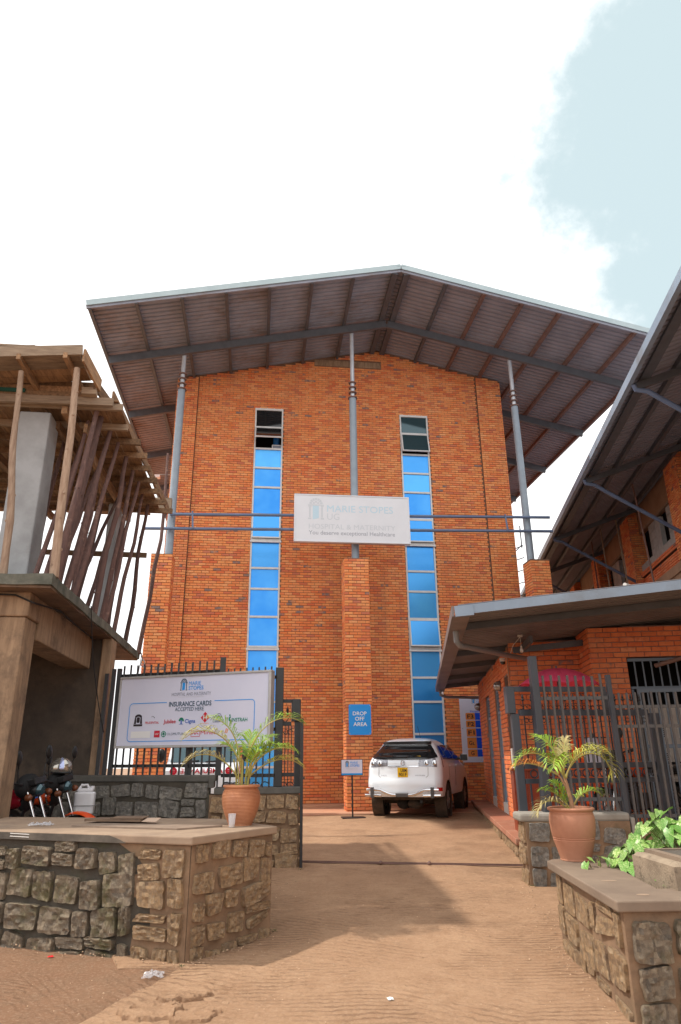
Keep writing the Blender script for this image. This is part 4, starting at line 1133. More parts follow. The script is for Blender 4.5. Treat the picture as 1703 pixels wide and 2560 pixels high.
# ------------------------------------------------------------------ left fence with its bars
fn = thing('black_fence', 'black vertical bar fence behind the insurance billboard on the stone wall', 'fence', (-1, 11.1, 1.37))
F0, F1 = V((-.50, 11.08, 0)), V((-2.24, 11.90, 0)); df = (F1 - F0)
nb = 15
for k in range(nb):
    p = F0 + df * ((k + .5) / nb)
    MB().bx(p.x - .014, p.x + .014, p.y - .014, p.y + .014, 1.37, 3.06 + .012 * (k % 2)).build('bar', BLACK, fn)
for z, th in ((1.50, .05), (2.90, .055), (2.30, .04)):
    MB().bar(F0 + V((0, .03, z)), F1 + V((0, .03, z)), .03, th).build('rail', BLACK, fn)
for (x, y, w, zt) in ((-.53, 11.0, .085, 3.10), (-1.0, 11.34, .10, 2.9), (-2.26, 11.86, .07, 3.02), (-2.36, 11.92, .06, 3.02), (-2.48, 11.98, .06, 2.95)):
    MB().bx(x - w / 2, x + w / 2, y, y + w, 1.36, zt).build('post', BLACK, fn)
for k in range(-1, 8):
    x = -.44 + k * .095; y = 11.63 - (x + 2.18) / 2.405 * 1.13 + .17
    MB().bx(x - .012, x + .012, y, y + .024, 1.20, 2.92).build('bar', BLACK, fn)
for z in (1.36, 2.76, 2.0):
    MB().bar((-.48, 11.03, z), (.30, 10.67, z), .024, .05).build('rail', BLACK, fn)
for k in range(5):
    MB().torus((-.39 + k * .14, 10.815, 1.21), (0, -1, 0), .06, .008, 12, 5, 0, pi, ref=(1, 0, 0)).build('scroll', BLACK, fn)
MB().bx(.29, .415, 10.70, 10.825, 1.20, 2.91).build('gate_post', BLACK, fn, bevel=.008)
# gate catch frame at the end of the wall
gf = thing('gate_catch_frame', 'black gate end frame with scrolls between the stone wall and the driveway', 'gate frame', (.56, 10.9, 1.2))
m = MB(); m.bx(.55, .69, 10.84, 11.0, 2.12, 2.45); m.build('box', BLACK, gf, bevel=.01)
m = MB(); m.bx(.42, .549, 10.88, 10.94, 2.40, 2.449); m.bx(.42, .549, 10.88, 10.94, 2.06, 2.119); m.bx(.60, .69, 10.88, 10.96, 1.20, 2.118); m.bx(.42, .599, 10.88, 10.93, 1.34, 1.39)
m.build('frame', BLACK, gf)
MB().bx(.675, .715, 10.60, 10.64, .12, 2.15).build('guide_post', BLACK, gf)
for x in (.455, .505, .555): MB().bx(x - .007, x + .007, 10.90, 10.914, 1.20, 2.06).build('bar', BLACK, gf)
for sx_ in (-1, 1):
    MB().torus((.50 + sx_ * .035, 10.907, 1.97), (0, -1, 0), .032, .007, 12, 5, 0, 1.5 * pi, ref=(sx_, 0, 0)).build('scroll', BLACK, gf)
    MB().torus((.50 + sx_ * .045, 10.907, 2.16), (0, -1, 0), .04, .007, 10, 5, 0, pi, ref=(sx_, 0, 0)).build('scroll', BLACK, gf)
    MB().torus((.49 + sx_ * .05, 10.907, 1.21), (0, -1, 0), .05, .007, 10, 5, 0, pi, ref=(1, 0, 0)).build('scroll', BLACK, gf)
MB().lathe([(.004, 0), (.022, .03), (.012, .06), (.02, .09), (.001, .15)], (.49, 10.907, 2.2), 8).build('finial', BLACK, gf)
MB().bx(.72, .74, 10.62, 10.66, 1.30, 1.34).build('latch', BLACK, gf)

# ------------------------------------------------------------------ insurance billboard
ib = thing('insurance_billboard', 'lilac white billboard listing accepted insurance cards, mounted on the black fence', 'billboard', (-1, 11.1, 1.76))
I0, I1 = V((-2.18, 11.63, 0)), V((.225, 10.50, 0)); du = (I1 - I0).normalized(); WB = (I1 - I0).length; nb_ = V((du.y, -du.x, 0)); nb_ = nb_ if nb_.y < 0 else -nb_
HB = 1.09
Mi_ = frame(I0 + V((0, 0, 1.76)), du, (0, 0, 1), nb_)
def pb(a, b, c): return Mi_ @ V((a, b, c))
def pbox(m, a0, a1, b0, b1, c0, c1):
    return m.box(pb((a0 + a1) / 2, (b0 + b1) / 2, (c0 + c1) / 2), du * (a1 - a0), V((0, 0, b1 - b0)), nb_ * (c1 - c0))
pbox(MB(), .03, WB - .03, .03, HB - .03, -.10, -.002).build('panel', BOARD, ib)
m = MB(); pbox(m, 0, WB, 0, .04, -.12, .02); pbox(m, 0, WB, HB - .035, HB, -.12, .02); pbox(m, 0, .03, .041, HB - .036, -.12, .02); pbox(m, WB - .045, WB, .041, HB - .036, -.12, .02)
m.build('frame', FRAMEA, ib, bevel=.006)
def ux(x): return (x - 112) / 1140 * WB
def vy(y, x):
    t = (x - 112) / 1140; top = 240 + (175 - 240) * t; bot = 762 + (740 - 762) * t
    return (bot - y) / (bot - top) * HB
def bfit(s, x0, x1, y0, y1, mat, bold=0.0):
    xm = (x0 + x1) / 2; fit(s, ux(x0), ux(x1), vy(y1, xm), vy(y0, xm) - vy(y1, xm), Mi_, mat, ib, bold)
door_logo(Mi_, ux(586), vy(335, 612), ux(640) - ux(586), vy(246, 612) - vy(335, 612), NAVY, SKYB, ib)
bfit('MARIE', 651, 742, 264, 293, SKYB, 0); bfit('STOPES', 651, 762, 299, 328, SKYB, .012)
bfit('HOSPITAL AND MATERNITY', 526, 820, 347, 372, GREYPR)
bfit('You deserve exceptional Healthcare', 575, 770, 376, 384, FADEG)
bfit('INSURANCE CARDS', 510, 827, 415, 450, NAVY, .02); bfit('ACCEPTED HERE', 558, 773, 458, 486, NAVY, .006)
# rounded border line
th = .011
a0, a1, b0, b1 = ux(208), ux(1135), vy(710, 208), vy(440, 208)
P = [rect(a0 + .05, a1 - .05, b0 - th, b0), rect(a0 - th, a0, b0 + .05, b1 - .05), rect(a1, a1 + th, b0 + .05, b1 - .05), rect(a0 + .05, ux(492), b1, b1 + th), rect(ux(848), a1 - .05, b1, b1 + th)]
for cx, cy, aa in ((a0 + .05, b0 + .05, pi), (a1 - .05, b0 + .05, 1.5 * pi), (a1 - .05, b1 - .05, 0), (a0 + .05, b1 - .05, .5 * pi)): P.append(arc(cx, cy, .05, .05 + th, aa, aa + pi / 2, 5))
flat(Mi_, P, SKYB, ib, 'border_line')
def at(x, y): return ux(x), vy(y, x)
cx, cy = at(281, 560)
flat(Mi_, [rrect(cx - .028, cx + .028, cy - .035, cy + .05, .02), rect(cx - .08, cx + .08, cy - .085, cy - .055), arc(cx, cy + .01, .05, .085, .25 * pi, .75 * pi, 6),
           [(cx - .075, cy - .05), (cx - .035, cy - .05), (cx - .04, cy + .06), (cx - .06, cy + .07)], [(cx + .035, cy - .05), (cx + .075, cy - .05), (cx + .06, cy + .07), (cx + .04, cy + .06)]], BLACKP, ib, 'crest')
bfit('PRUDENTIAL', 337, 443, 566, 582, REDP, .012)
cx, cy = at(392, 540); flat(Mi_, [arc(cx, cy, .02, .03, .2, 2.6, 6), disc(cx + .03, cy + .005, .01)], GREYPR, ib, 'small_emblem')
bfit('Jubilee', 478, 570, 550, 578, REDP, .015)
cx, cy = at(611, 556)
flat(Mi_, [arc(cx, cy, .02, .042, .1, pi - .1, 8), disc(cx - .03, cy, .016), disc(cx + .03, cy, .016), disc(cx, cy + .02, .018)], GREENP, ib, 'tree_emblem')
flat(Mi_, [rect(cx - .01, cx + .01, cy - .055, cy), [(cx - .045, cy - .06), (cx + .045, cy - .06), (cx, cy - .045)]], BLUEP, ib, 'tree_trunk_emblem')
bfit('Cigna', 638, 716, 546, 574, BLUEP, .015)
cx, cy = at(786, 535)
flat(Mi_, [[(cx, cy + .085), (cx + .04, cy + .045), (cx + .018, cy + .045), (cx + .018, cy - .03), (cx + .04, cy - .03), (cx, cy - .075), (cx - .04, cy - .03), (cx - .018, cy - .03), (cx - .018, cy + .045), (cx - .04, cy + .045)],
           [(cx - .075, cy), (cx - .035, cy + .04), (cx - .035, cy - .04)], [(cx + .075, cy), (cx + .035, cy + .04), (cx + .035, cy - .04)]], REDP, ib, 'red_arrow_emblem')
fit('AAR', cx - .028, cx + .028, cy - .012, .028, Mi_, WHITEP, ib, .02, dz=.006)
bfit('Insurance', 757, 815, 572, 581, ORANGEP)
cx, cy = at(886, 525)
flat(Mi_, [arc(cx, cy, .036, .043, 0, 2 * pi, 20)], NAVY, ib, 'ring_emblem')
flat(Mi_, [[(cx - .02, cy - .02), (cx + .02, cy - .02), (cx + .018, cy + .01), (cx + .008, cy), (cx, cy + .03), (cx - .008, cy + .004), (cx - .018, cy + .016)]], NAVY, ib, 'flame_emblem')
bfit('LIBERTY', 846, 924, 553, 569, NAVY, .004)
cx, cy = at(965, 545); flat(Mi_, [disc(cx, cy + .055, .012), arc(cx + .025, cy, .02, .045, .6 * pi, 1.3 * pi, 6)], GREENP, ib, 'leaf_emblem')
bfit('INSTRAH', 980, 1090, 535, 562, GREENP, .015)
flat(Mi_, [rect(ux(232), ux(383), vy(685, 300), vy(638, 300))], WHITEP, ib, 'blank_label')
flat(Mi_, [rect(ux(412), ux(455), vy(680, 433), vy(632, 433))], REDP, ib, 'red_square')
bfit('UAP', 420, 447, 650, 662, WHITEP, .01)
ib.children[-1].location = (0, 0, 0)
cx, cy = at(484, 656); flat(Mi_, [arc(cx, cy, .033, .045, 0, 2 * pi, 20), disc(cx, cy + .005, .018), rect(cx - .03, cx + .03, cy - .008, cy - .002), rect(cx - .004, cx + .004, cy - .035, cy + .03)], GREENP, ib, 'round_emblem')
bfit('OLD', 509, 556, 646, 664, GREYPR); bfit('MUTUAL', 557, 648, 644, 662, NAVY, 0)
cx0, cx1 = ux(688), ux(754); cy0, cy1 = vy(674, 720), vy(630, 720); t = .007
flat(Mi_, [rect(cx0, cx1, cy0, cy0 + t), rect(cx0, cx1, cy1 - t, cy1), rect(cx0, cx0 + t, cy0 + t, cy1 - t), rect(cx1 - t, cx1, cy0 + t, cy1 - t),
           arc(cx0 + .045, cy0 + .03, .02, .03, 0, pi, 6), arc(cx0 + .10, cy0 + .03, .02, .03, 0, pi, 6)], REDP, ib, 'wave_emblem')
bfit('Minet', 760, 868, 630, 656, REDP, 0)
cx, cy = at(940, 632); flat(Mi_, [[(cx - .02, cy - .03), (cx - .005, cy - .03), (cx + .02, cy + .04), (cx + .005, cy + .04)], [(cx + .01, cy - .03), (cx + .025, cy - .03), (cx + .04, cy + .03), (cx + .025, cy + .03)]], ORANGEP, ib, 'stripe_emblem')
bfit('turbo', 1010, 1092, 632, 656, FADEG, .006); bfit('insurance agents', 1030, 1092, 660, 668, GREYPR)

# ------------------------------------------------------------------ gate track on the ground
gt = MB(); gt.bar((.68, 11.08, zb(11.08) + .035), (4.0, 10.16, zb(10.1) + .035), .022, .02); gt.bar((.68, 11.08, zb(11) + .025), (4.0, 10.16, zb(10.1) + .025), .05, .008)
for q in (.35, .55): gt.ball(V((.68, 11.08, .18)).lerp(V((4, 10.16, .17)), q) + V((0, -.05, 0)), .03, 8, 6)
tag(gt.build('gate_track', RUSTP, None), 'thin rusty steel gate track crossing the driveway', 'track')

# ================================================================== MOTORCYCLES
def motorcycle(axle, heading, label, tank, fender, tip=None, helmet=False, detail=1):
    M = Matrix.Translation(V(axle)) @ Matrix.Rotation(heading, 4, 'Z') @ Matrix.Rotation(radians(7), 4, 'X') @ Matrix.Scale(1.12, 4)
    t = thing('motorcycle', label, 'motorcycle', M=M, group='parked motorcycles')
    B = lambda: MB(M)
    for xa in (0, -1.25):
        B().torus((xa, 0, .30), (0, 1, 0), .255, .048, 28, 8).build('tyre', RUBBER, t, smooth=True)
        w = B().torus((xa, 0, .30), (0, 1, 0), .205, .016, 28, 6)
        for k in range(10):
            a = 2 * pi * k / 10; w.bar((xa, 0, .30), (xa + .2 * cos(a), .0, .30 + .2 * sin(a)), .008, .008, (0, 1, 0))
        w.lathe([(.05, -.05), (.06, 0), (.05, .05)], (xa, 0, .30), 12, (0, 1, 0))
        w.build('rim', RIM, t, smooth=True)
    for s in (-.095, .095):
        f = B().tube([(.0, s, .28), (-.10, s, .55)], .022, 10); f.build('fork_slider', CHROME, t, smooth=True)
        B().tube([(-.10, s, .55), (-.245, s, .95)], .017, 10).build('fork_tube', CHROME, t, smooth=True)
        B().lathe([(.025, -.03), (.03, 0), (.025, .03)], (-.10, s, .55), 10, (-.3, 0, .95)).build('fork_seal', PLASTICB, t)
    # front fender arc
    m = B(); n = 14
    def fe(a, b):
        th = radians(15 + 140 * a); r = .325 + .012 * sin(pi * a); y = (b - .5) * .15; q = 1 - .55 * (abs(b - .5) * 2) ** 2
        return V((r * cos(th) * (1), y, .30 + r * sin(th) - .02 * (1 - q)))
    m.grid(fe, n, 6); m.grid(lambda a, b: fe(a, b) + V((0, 0, .006)), n, 6)
    m.build('front_fender', fender, t, smooth=True)
    if tip:
        B().grid(lambda a, b: (lambda th, y: V((.333 * cos(th), y, .303 + .335 * sin(th))))(radians(13 + 22 * a), (b - .5) * .14), 4, 4).build('fender_tip', tip, t, smooth=True)
    # headlamp, instruments, bars
    B().ball((-.20, 0, .93), .085, 14, 10, (.9, 1, .9)).build('headlamp_shell', PLASTICB, t, smooth=True)
    B().lathe([(.001, .05), (.045, .045), (.066, .02), (.07, .0)], (-.155, 0, .93), 18, (1, 0, -.1), cap=False).build('headlamp', GLASST, t, smooth=True)
    for s in (-1, 1):
        B().ball((-.16, s * .19, .88), .038, 10, 8, (1.2, 1, 1)).build('indicator', pm('smoked_indicator_' + str(len(MATS)), (.16, .05, .02), None, rough=.3), t, smooth=True)
        B().tube([(-.17, s * .05, .88), (-.17, s * .17, .88)], .01, 6).build('indicator_arm', PLASTICB, t)
        B().tube([(-.28, s * .30, 1.03), (-.34, s * .40, 1.05)], .022, 8).build('grip', RUBBER, t, smooth=True)
        B().tube([(-.26, s * .24, 1.04), (-.26, s * .26, 1.17), (-.24, s * .28, 1.22)], .007, 6).build('mirror_stem', PLASTICB, t)
        B().ball((-.24, s * .29, 1.30), .075, 12, 8, (.35, .75, 1.05)).build('mirror', PLASTICB, t, smooth=True)
    B().tube([(-.34, -.40, 1.05), (-.27, -.26, 1.035), (-.25, -.12, .99), (-.25, .12, .99), (-.27, .26, 1.035), (-.34, .40, 1.05)], .013, 8).build('handlebar', PLASTICB, t, smooth=True)
    B().box((-.20, 0, 1.02), (.12, 0, .03), (0, .22, 0), (-.02, 0, .07)).build('instrument_panel', PLASTICB, t, bevel=.01)
    # black wind apron and leg bag over the bars
    m = B(); m.ball((-.30, 0, .97), .13, 14, 10, (.8, 1.5, 1.0)); m.ball((-.34, .05, .82), .10, 12, 8, (.8, 1.2, 1.3)); m.build('wind_apron', pm('black_cloth_' + str(len(MATS)), (.012, .012, .013), None, rough=.8), t, smooth=True)
    # tank
    m = B()
    def tk(a, b):
        x = -.33 - .50 * a; th = 2 * pi * b; w = .135 * sin(pi * (.12 + .82 * a)) ** .6 + .012; h = .13 * sin(pi * (.16 + .72 * a)) ** .6
        return V((x, w * cos(th), .80 + .02 * (1 - a) + h * (sin(th) if sin(th) > 0 else .75 * sin(th))))
    m.grid(tk, 14, 22); m.add([tk(0, b / 12) for b in range(12)], [tuple(range(12))]); m.add([tk(1, b / 12) for b in range(12)], [tuple(range(12))])
    m.build('fuel_tank', tank, t, smooth=True, angle=60)
    if helmet:
        for s in (-1, 1):
            B().add([tkp + V((0, s * .004, 0)) for tkp in (V((-.42, s * .137, .84)), V((-.50, s * .143, .90)), V((-.62, s * .15, .82)), V((-.52, s * .15, .80)))], [(0, 1, 2, 3)]).build('tank_sticker', BLUEP, t)
        B().torus((-.36, 0, .83), (1, 0, .1), .115, .012, 18, 6).build('chrome_band', CHROME, t, smooth=True)
    m = B()
    m.grid(lambda a, b: V((-.80 - .72 * a, (.115 + .02 * sin(pi * a)) * cos(pi * b), .80 + .03 * sin(2 * pi * a) + .075 * sin(pi * b) ** .6)), 14, 10); m.bx(-1.5, -.82, -.10, .10, .76, .80)
    m.build('seat', PLASTICB, t, smooth=True)
    # engine and frame
    m = B(); m.bx(-.78, -.46, -.10, .10, .30, .50); m.tube([(-.55, 0, .48), (-.47, 0, .70)], .085, 12)
    for k in range(5): m.lathe([(.115, -.006), (.115, .006)], (-.535 + .017 * k, 0, .53 + .035 * k), 12, (.36, 0, .93))
    m.lathe([(.10, -.14), (.11, 0), (.10, .14)], (-.64, 0, .40), 16, (0, 1, 0))
    m.build('engine', pm('engine_metal_' + str(len(MATS)), (.10, .10, .10), (.05, .05, .05), 8, rough=.4, metal=.6), t, smooth=True)
    m = B(); m.tube([(-.26, 0, .93), (-.36, 0, .60), (-.44, 0, .30), (-.85, 0, .28)], .02, 8); m.tube([(-.30, 0, .80), (-.85, 0, .74), (-1.5, 0, .76)], .02, 8)
    for s in (-.11, .11): m.tube([(-.85, s * .6, .32), (-1.25, s, .30)], .018, 8); m.tube([(-1.25, s, .30), (-1.15, s, .74)], .022, 8)
    m.build('frame', PLASTICB, t, smooth=True)
    B().tube([(-.47, -.10, .58), (-.36, -.13, .40), (-.5, -.15, .24), (-.9, -.16, .27), (-1.35, -.17, .36)], [.02, .02, .022, .035, .04], 10).build('exhaust', CHROME, t, smooth=True)
    B().box((-1.62, 0, .78), (.10, 0, -.02), (0, .15, 0), (0, 0, .08)).build('tail_lamp', LAMPRED, t, bevel=.01)
    m = B()
    def rf(a, b):
        th = radians(50 + 100 * a); y = (b - .5) * .16
        return V((-1.25 - .34 * cos(th) * -1 * -1, y, .30 + .34 * sin(th)))
    m.grid(rf, 10, 4); m.build('rear_fender', PLASTICB, t, smooth=True)
    m = B()
    for s in (-.09, .09): m.tube([(-1.2, s, .90), (-1.7, s, .90)], .01, 6)
    for x in (-1.3, -1.5, -1.7): m.tube([(x, -.09, .90), (x, .09, .90)], .01, 6)
    m.build('rear_rack', PLASTICB, t)
    return t, M
PADZ = .22
mb1, M1 = motorcycle((-2.44, 9.6, PADZ), radians(-16), 'dark red motorcycle with a magenta front fender, nearest the concrete column', REDTANK, PINK, TEAL)
mb2, M2 = motorcycle((-2.36, 10.62, PADZ), radians(-16), 'orange red motorcycle with a silver helmet on its handlebar', ORTANK, ORFEND, None, True)
hl = thing('helmet', 'silver crash helmet hanging on the handlebar of the orange motorcycle', 'helmet', (-2.60, 10.7, 1.45))
c = M2 @ V((-.26, .02, 1.13))
m = MB()
def hf(a, b):
    th = 2 * pi * a; ph = radians(-28 + 118 * b); r = .135
    return c + V((r * 1.08 * cos(ph) * cos(th), r * cos(ph) * sin(th), .02 + r * sin(ph)))
m.grid(hf, 28, 14); m.build('shell', HELM, hl, smooth=True, angle=180)
m = MB()
def hs(a, b):
    th = radians(-75) + (a - .5) * .42; ph = radians(-8 + 96 * b); r = .1365
    return c + V((r * 1.08 * cos(ph) * cos(th), r * cos(ph) * sin(th), .02 + r * sin(ph)))
m.grid(hs, 4, 12); m.build('stripe', HELMB, hl, smooth=True)
MB().torus(c + V((0, 0, -.045)), (0, 0, 1), .128, .012, 22, 6).build('rim_trim', PLASTICB, hl, smooth=True)

jc = thing('jerrycan', 'white plastic jerrycan in a wire stand in front of the dark stone wall', 'jerrycan', (-2.47, 11.15, .84))
m = MB(); x0, x1, y0, y1, z0 = -2.56, -2.28, 10.98, 11.15, .86
m.prism([V((px, py, z0)) for px, py in [(x0 + a * (x1 - x0), y0 + b * (y1 - y0)) for a, b in rrect(0, 1, 0, 1, .22, 4)]], (0, 0, .30))
m.build('can_body', JERRY, jc, smooth=True, bevel=.02)
m = MB(); m.box((-2.42, 11.07, 1.185), (.22, 0, 0), (0, .12, 0), (0, 0, .05)); m.build('shoulder', JERRY, jc, bevel=.02)
MB().tube([(-2.51, 11.07, 1.20), (-2.48, 11.07, 1.255), (-2.40, 11.07, 1.255), (-2.37, 11.07, 1.20)], .017, 8).build('handle', JERRY, jc, smooth=True)
MB().lathe([(.03, 0), (.03, .04)], (-2.33, 11.07, 1.20), 12).build('screw_cap', JERRY, jc)
MB().tube([(-2.49, 10.96, .92), (-2.49, 10.92, .92), (-2.49, 10.91, .88)], .014, 8).build('tap', CREAMW, jc)
ws = thing('wire_stand', 'thin wire stand holding the white jerrycan', 'stand', (-2.49, 11.13, PADZ))
m = MB()
for a, b in ((x0 - .02, y0 - .02), (x1 + .02, y0 - .02), (x1 + .02, y1 + .02), (x0 - .02, y1 + .02)): m.tube([(a, b, PADZ), (a, b, .98)], .006, 6)
for z in (.85, .98): m.tube([(x0 - .02, y0 - .02, z), (x1 + .02, y0 - .02, z), (x1 + .02, y1 + .02, z), (x0 - .02, y1 + .02, z), (x0 - .02, y0 - .02, z)], .006, 6)
for k in range(4): m.tube([(x0 + .02 + k * .07, y0 - .02, .85), (x0 + .02 + k * .07, y1 + .02, .85)], .004, 5)
m.build('wire_frame', WIRE, ws)

# ================================================================== CAR
fwd = V((sin(radians(25.5)), cos(radians(25.5)), 0)); rgt = V((fwd.y, -fwd.x, 0))
RA = V((3.80, 17.36, 0)); org = RA - fwd * .93; org.z = .275
MC = frame(org, rgt * .975, fwd, (0, 0, 1.06))
car = thing('parked_car', 'white sport utility car parked nose to the facade, seen from behind', 'car', M=MC)
ROOTM[car] = MC
ZT = [.43, .45, .47, .50, .54, .60, .66, .72, .78, .84, .90, .96, 1.02, 1.08, 1.14, 1.19, 1.23, 1.28, 1.34, 1.42, 1.48, 1.53, 1.57, 1.60, 1.625, 1.645, 1.66]
def lerp_tab(z, tab):
    for (a, va), (b, vb) in zip(tab, tab[1:]):
        if z <= b:
            q = max(0, (z - a) / (b - a)); q = q * q * (3 - 2 * q) * .35 + q * .65
            return va + (vb - va) * q
    return tab[-1][1]
def cw(z): return lerp_tab(z, [(.43, .885), (.52, .905), (.8, .915), (1.0, .91), (1.14, .885), (1.22, .85), (1.35, .765), (1.45, .70), (1.53, .645), (1.58, .58), (1.62, .49), (1.645, .40), (1.66, .24)])
def cyr(z): return lerp_tab(z, [(.43, .05), (.5, .0), (.74, .0), (.81, .05), (.95, .075), (1.12, .10), (1.2, .15), (1.3, .27), (1.42, .43), (1.48, .50), (1.53, .50), (1.57, .50), (1.6, .58), (1.645, .92), (1.66, 1.3)])
def cyf(z): return lerp_tab(z, [(.43, 4.28), (.55, 4.33), (.8, 4.28), (.95, 4.1), (1.05, 3.7), (1.12, 3.3), (1.18, 3.05), (1.28, 2.8), (1.42, 2.45), (1.53, 2.15), (1.6, 1.95), (1.645, 1.7), (1.66, 1.45)])
RR_ = .18
def rear_y(x, z):
    w = cw(z); a = abs(x); r = min(RR_, w * .45); y = cyr(z) + .07 * (a / w) ** 2
    if a > w - r: y += r - sqrt(max(0, r * r - (a - (w - r)) ** 2))
    return y
def outline(z):
    w = cw(z); r = min(RR_, w * .45); rf_ = min(.5, w * .6); pts = []
    for k in range(9): x = (w - r) * k / 8; pts.append((x, rear_y(x, z)))
    for k in range(1, 9): x = w - r + r * sin(pi / 2 * k / 8); pts.append((min(x, w), rear_y(min(x, w), z)))
    ys, ye = pts[-1][1], cyf(z) - rf_
    for k in range(1, 67): pts.append((w, ys + (ye - ys) * k / 66))
    for k in range(1, 9): a = pi / 2 * k / 8; pts.append((w - rf_ + rf_ * cos(a), ye + rf_ * sin(a)))
    for k in range(1, 6): pts.append(((w - rf_) * (1 - k / 5), cyf(z)))
    return pts
AX = (.93, 3.43); AZ, AR = .345, .415
vs, fs, kill = [], [], set()
N = len(outline(.5)); NT_ = 2 * N - 2
for zi, z in enumerate(ZT):
    o = outline(z); loop = o + [(-x, y) for x, y in o[-2:0:-1]]
    for i, (x, y) in enumerate(loop):
        p = V((x, y, z))
        for ya in AX:
            dx, dz = y - ya, z - AZ
            rr2 = sqrt(dx * dx + dz * dz)
            if abs(x) > .8 and rr2 < AR and z < .8:
                kill.add(len(vs)); k = AR / max(rr2, .02); p.y = ya + dx * k; p.z = AZ + dz * k
                if p.z < .43: p.z = .43
        vs.append(p)
for zi in range(len(ZT) - 1):
    for i in range(NT_):
        f = (zi * NT_ + i, zi * NT_ + (i + 1) % NT_, (zi + 1) * NT_ + (i + 1) % NT_, (zi + 1) * NT_ + i)
        if not all(q in kill for q in f): fs.append(f)
top = (len(ZT) - 1) * NT_
fs.append(tuple(range(top, top + NT_)))
m = MB(); m.v = [MC @ p for p in vs]; m.f = fs
m.build('body', CARPAINT, car, smooth=True, angle=50)
B = lambda: MB(MC)
def rear_patch(xa, xb, za, zb_, off=.018, nx=20, nz=12, shape=None):
    def f(a, b):
        z = za + (zb_ - za) * b; x = xa + (xb - xa) * a
        if shape: x, z = shape(a, b)
        return V((x, rear_y(x, z) - off, z + off * .4))
    return B().grid(f, nx, nz)
rear_patch(0, 0, 0, 0, shape=lambda a, b: ((a - .5) * 2 * (cw(1.2 + .30 * b) - .05 - .02 * b), 1.185 + .31 * b + .045 * (abs(a - .5) * 2) ** 4 * (1 - b))).build('rear_window', GLASSD, car, smooth=True)
rear_patch(0, 0, 0, 0, .03, shape=lambda a, b: ((a - .5) * 2 * (cw(1.5) - .06), 1.50 + .06 * b)).build('spoiler', PLASTICB, car, smooth=True)
def side_patch(s, ya, yb, za, zb_, slant0=0, slant1=0, off=.016):
    return B().grid(lambda a, b: V((s * (cw(za + (zb_ - za) * b) + off), (ya + slant0 * b) + ((yb + slant1 * b) - (ya + slant0 * b)) * a, za + (zb_ - za) * b)), 8, 8)
BLUEG = pm('car_side_glass', (.012, .05, .20), None, rough=.05, spec=.8)
for s in (-1, 1):
    side_patch(s, .62, 1.10, 1.22, 1.48, .20, .0).build('quarter_window', BLUEG, car, smooth=True)
    side_patch(s, 1.16, 1.95, 1.20, 1.50, .0, .0).build('rear_door_window', BLUEG, car, smooth=True)
    side_patch(s, 2.01, 2.85, 1.19, 1.50, .0, -.40).build('front_door_window', BLUEG, car, smooth=True)
    B().tube([(s * (cw(1.19) + .014), .62, 1.20), (s * (cw(1.18) + .006), 2.0, 1.18), (s * (cw(1.17) + .006), 2.9, 1.17)], .009, 6).build('window_trim', PLASTICB, car)
    for y in (1.13, 1.98): B().box((s * (cw(.85) + .001), y, .86), (.004, 0, 0), (0, .008, 0), (0, 0, .50)).build('door_gap', PLASTICB, car)
    for y in (1.45, 2.35): B().box((s * (cw(1.05) + .015), y - .15, 1.05), (.025, 0, 0), (0, .17, 0), (0, 0, .025)).build('door_handle', CARPAINT, car, bevel=.006)
    # tail lamp
    lamp = B()
    def lf(a, b, s=s):
        z = 1.02 + .185 * b + .05 * a * b + .03 * (1 - a) * (1 - b)
        if a < .62:
            x = .38 + (.89 * cw(z) - .38) * (a / .62); y = rear_y(x, z) - .008
        else:
            q = (a - .62) / .38; th = q; w = cw(z)
            x = .89 * w + (w + .006 - .89 * w) * sin(th * pi / 2); y = rear_y(.89 * w, z) - .008 + q * .30
        return V((s * x, y, z))
    lamp.grid(lf, 18, 6); lamp.build('tail_lamp', LAMPCLR, car, smooth=True)
    for xc in (.57, .76):
        B().lathe([(.045, 0), (.05, .01), (.03, .02)], (s * xc, rear_y(xc, 1.12) - .022, 1.12), 14, (0, -1, .2)).build('lamp_bulb', CHROME, car, smooth=True)
    B().grid(lambda a, b, s=s: V((s * (.80 + .105 * a), rear_y(.80 + .105 * a, .58) - .010, .545 + .075 * b)), 6, 2).build('reflector', LAMPRED, car)
    # mirror
    B().ball((s * 1.06, 2.62, 1.22), .115, 14, 10, (1.05, .5, .78)).build('mirror', CARPAINT, car, smooth=True)
    B().grid(lambda a, b, s=s: V((s * 1.06 + (a - .5) * .19, 2.555, 1.22 + (b - .5) * .14)), 2, 2).build('mirror_glass', PLASTICB, car)
    B().tube([(s * .86, 2.65, 1.19), (s * .98, 2.63, 1.20)], .03, 8).build('mirror_arm', PLASTICB, car)
    for ya in AX:
        xc = s * .775
        B().lathe([(.20, -.11), (.315, -.11), (.345, -.08), (.347, .08), (.315, .11), (.20, .11)], (xc, ya, AZ), 32, (1, 0, 0), cap=False).build('tyre', RUBBER, car, smooth=True)
        w = B().lathe([(.21, .09), (.20, .05), (.06, .075), (.001, .08)], (xc, ya, AZ), 28, (s, 0, 0), cap=False)
        w.lathe([(.215, -.1), (.215, .1)], (xc, ya, AZ), 28, (s, 0, 0), cap=False)
        for k in range(6):
            a = 2 * pi * k / 6; w.bar((xc + s * .085, ya, AZ), (xc + s * .10, ya + .2 * cos(a), AZ + .2 * sin(a)), .05, .03, (1, 0, 0))
        w.build('wheel_rim', RIM, car, smooth=True)
        B().lathe([(.405, -.15), (.405, .13)], (xc, ya, AZ), 28, (1, 0, 0), cap=False).build('wheel_arch', UNDER, car, smooth=True)
m = B(); m.bx(-.62, .62, .25, 4.2, .36, .60); m.ball((.18, .5, .27), .14, 12, 8, (1.4, 1, .7)); m.tube([(-.7, .93, .30), (.7, .93, .30)], .05, 10)
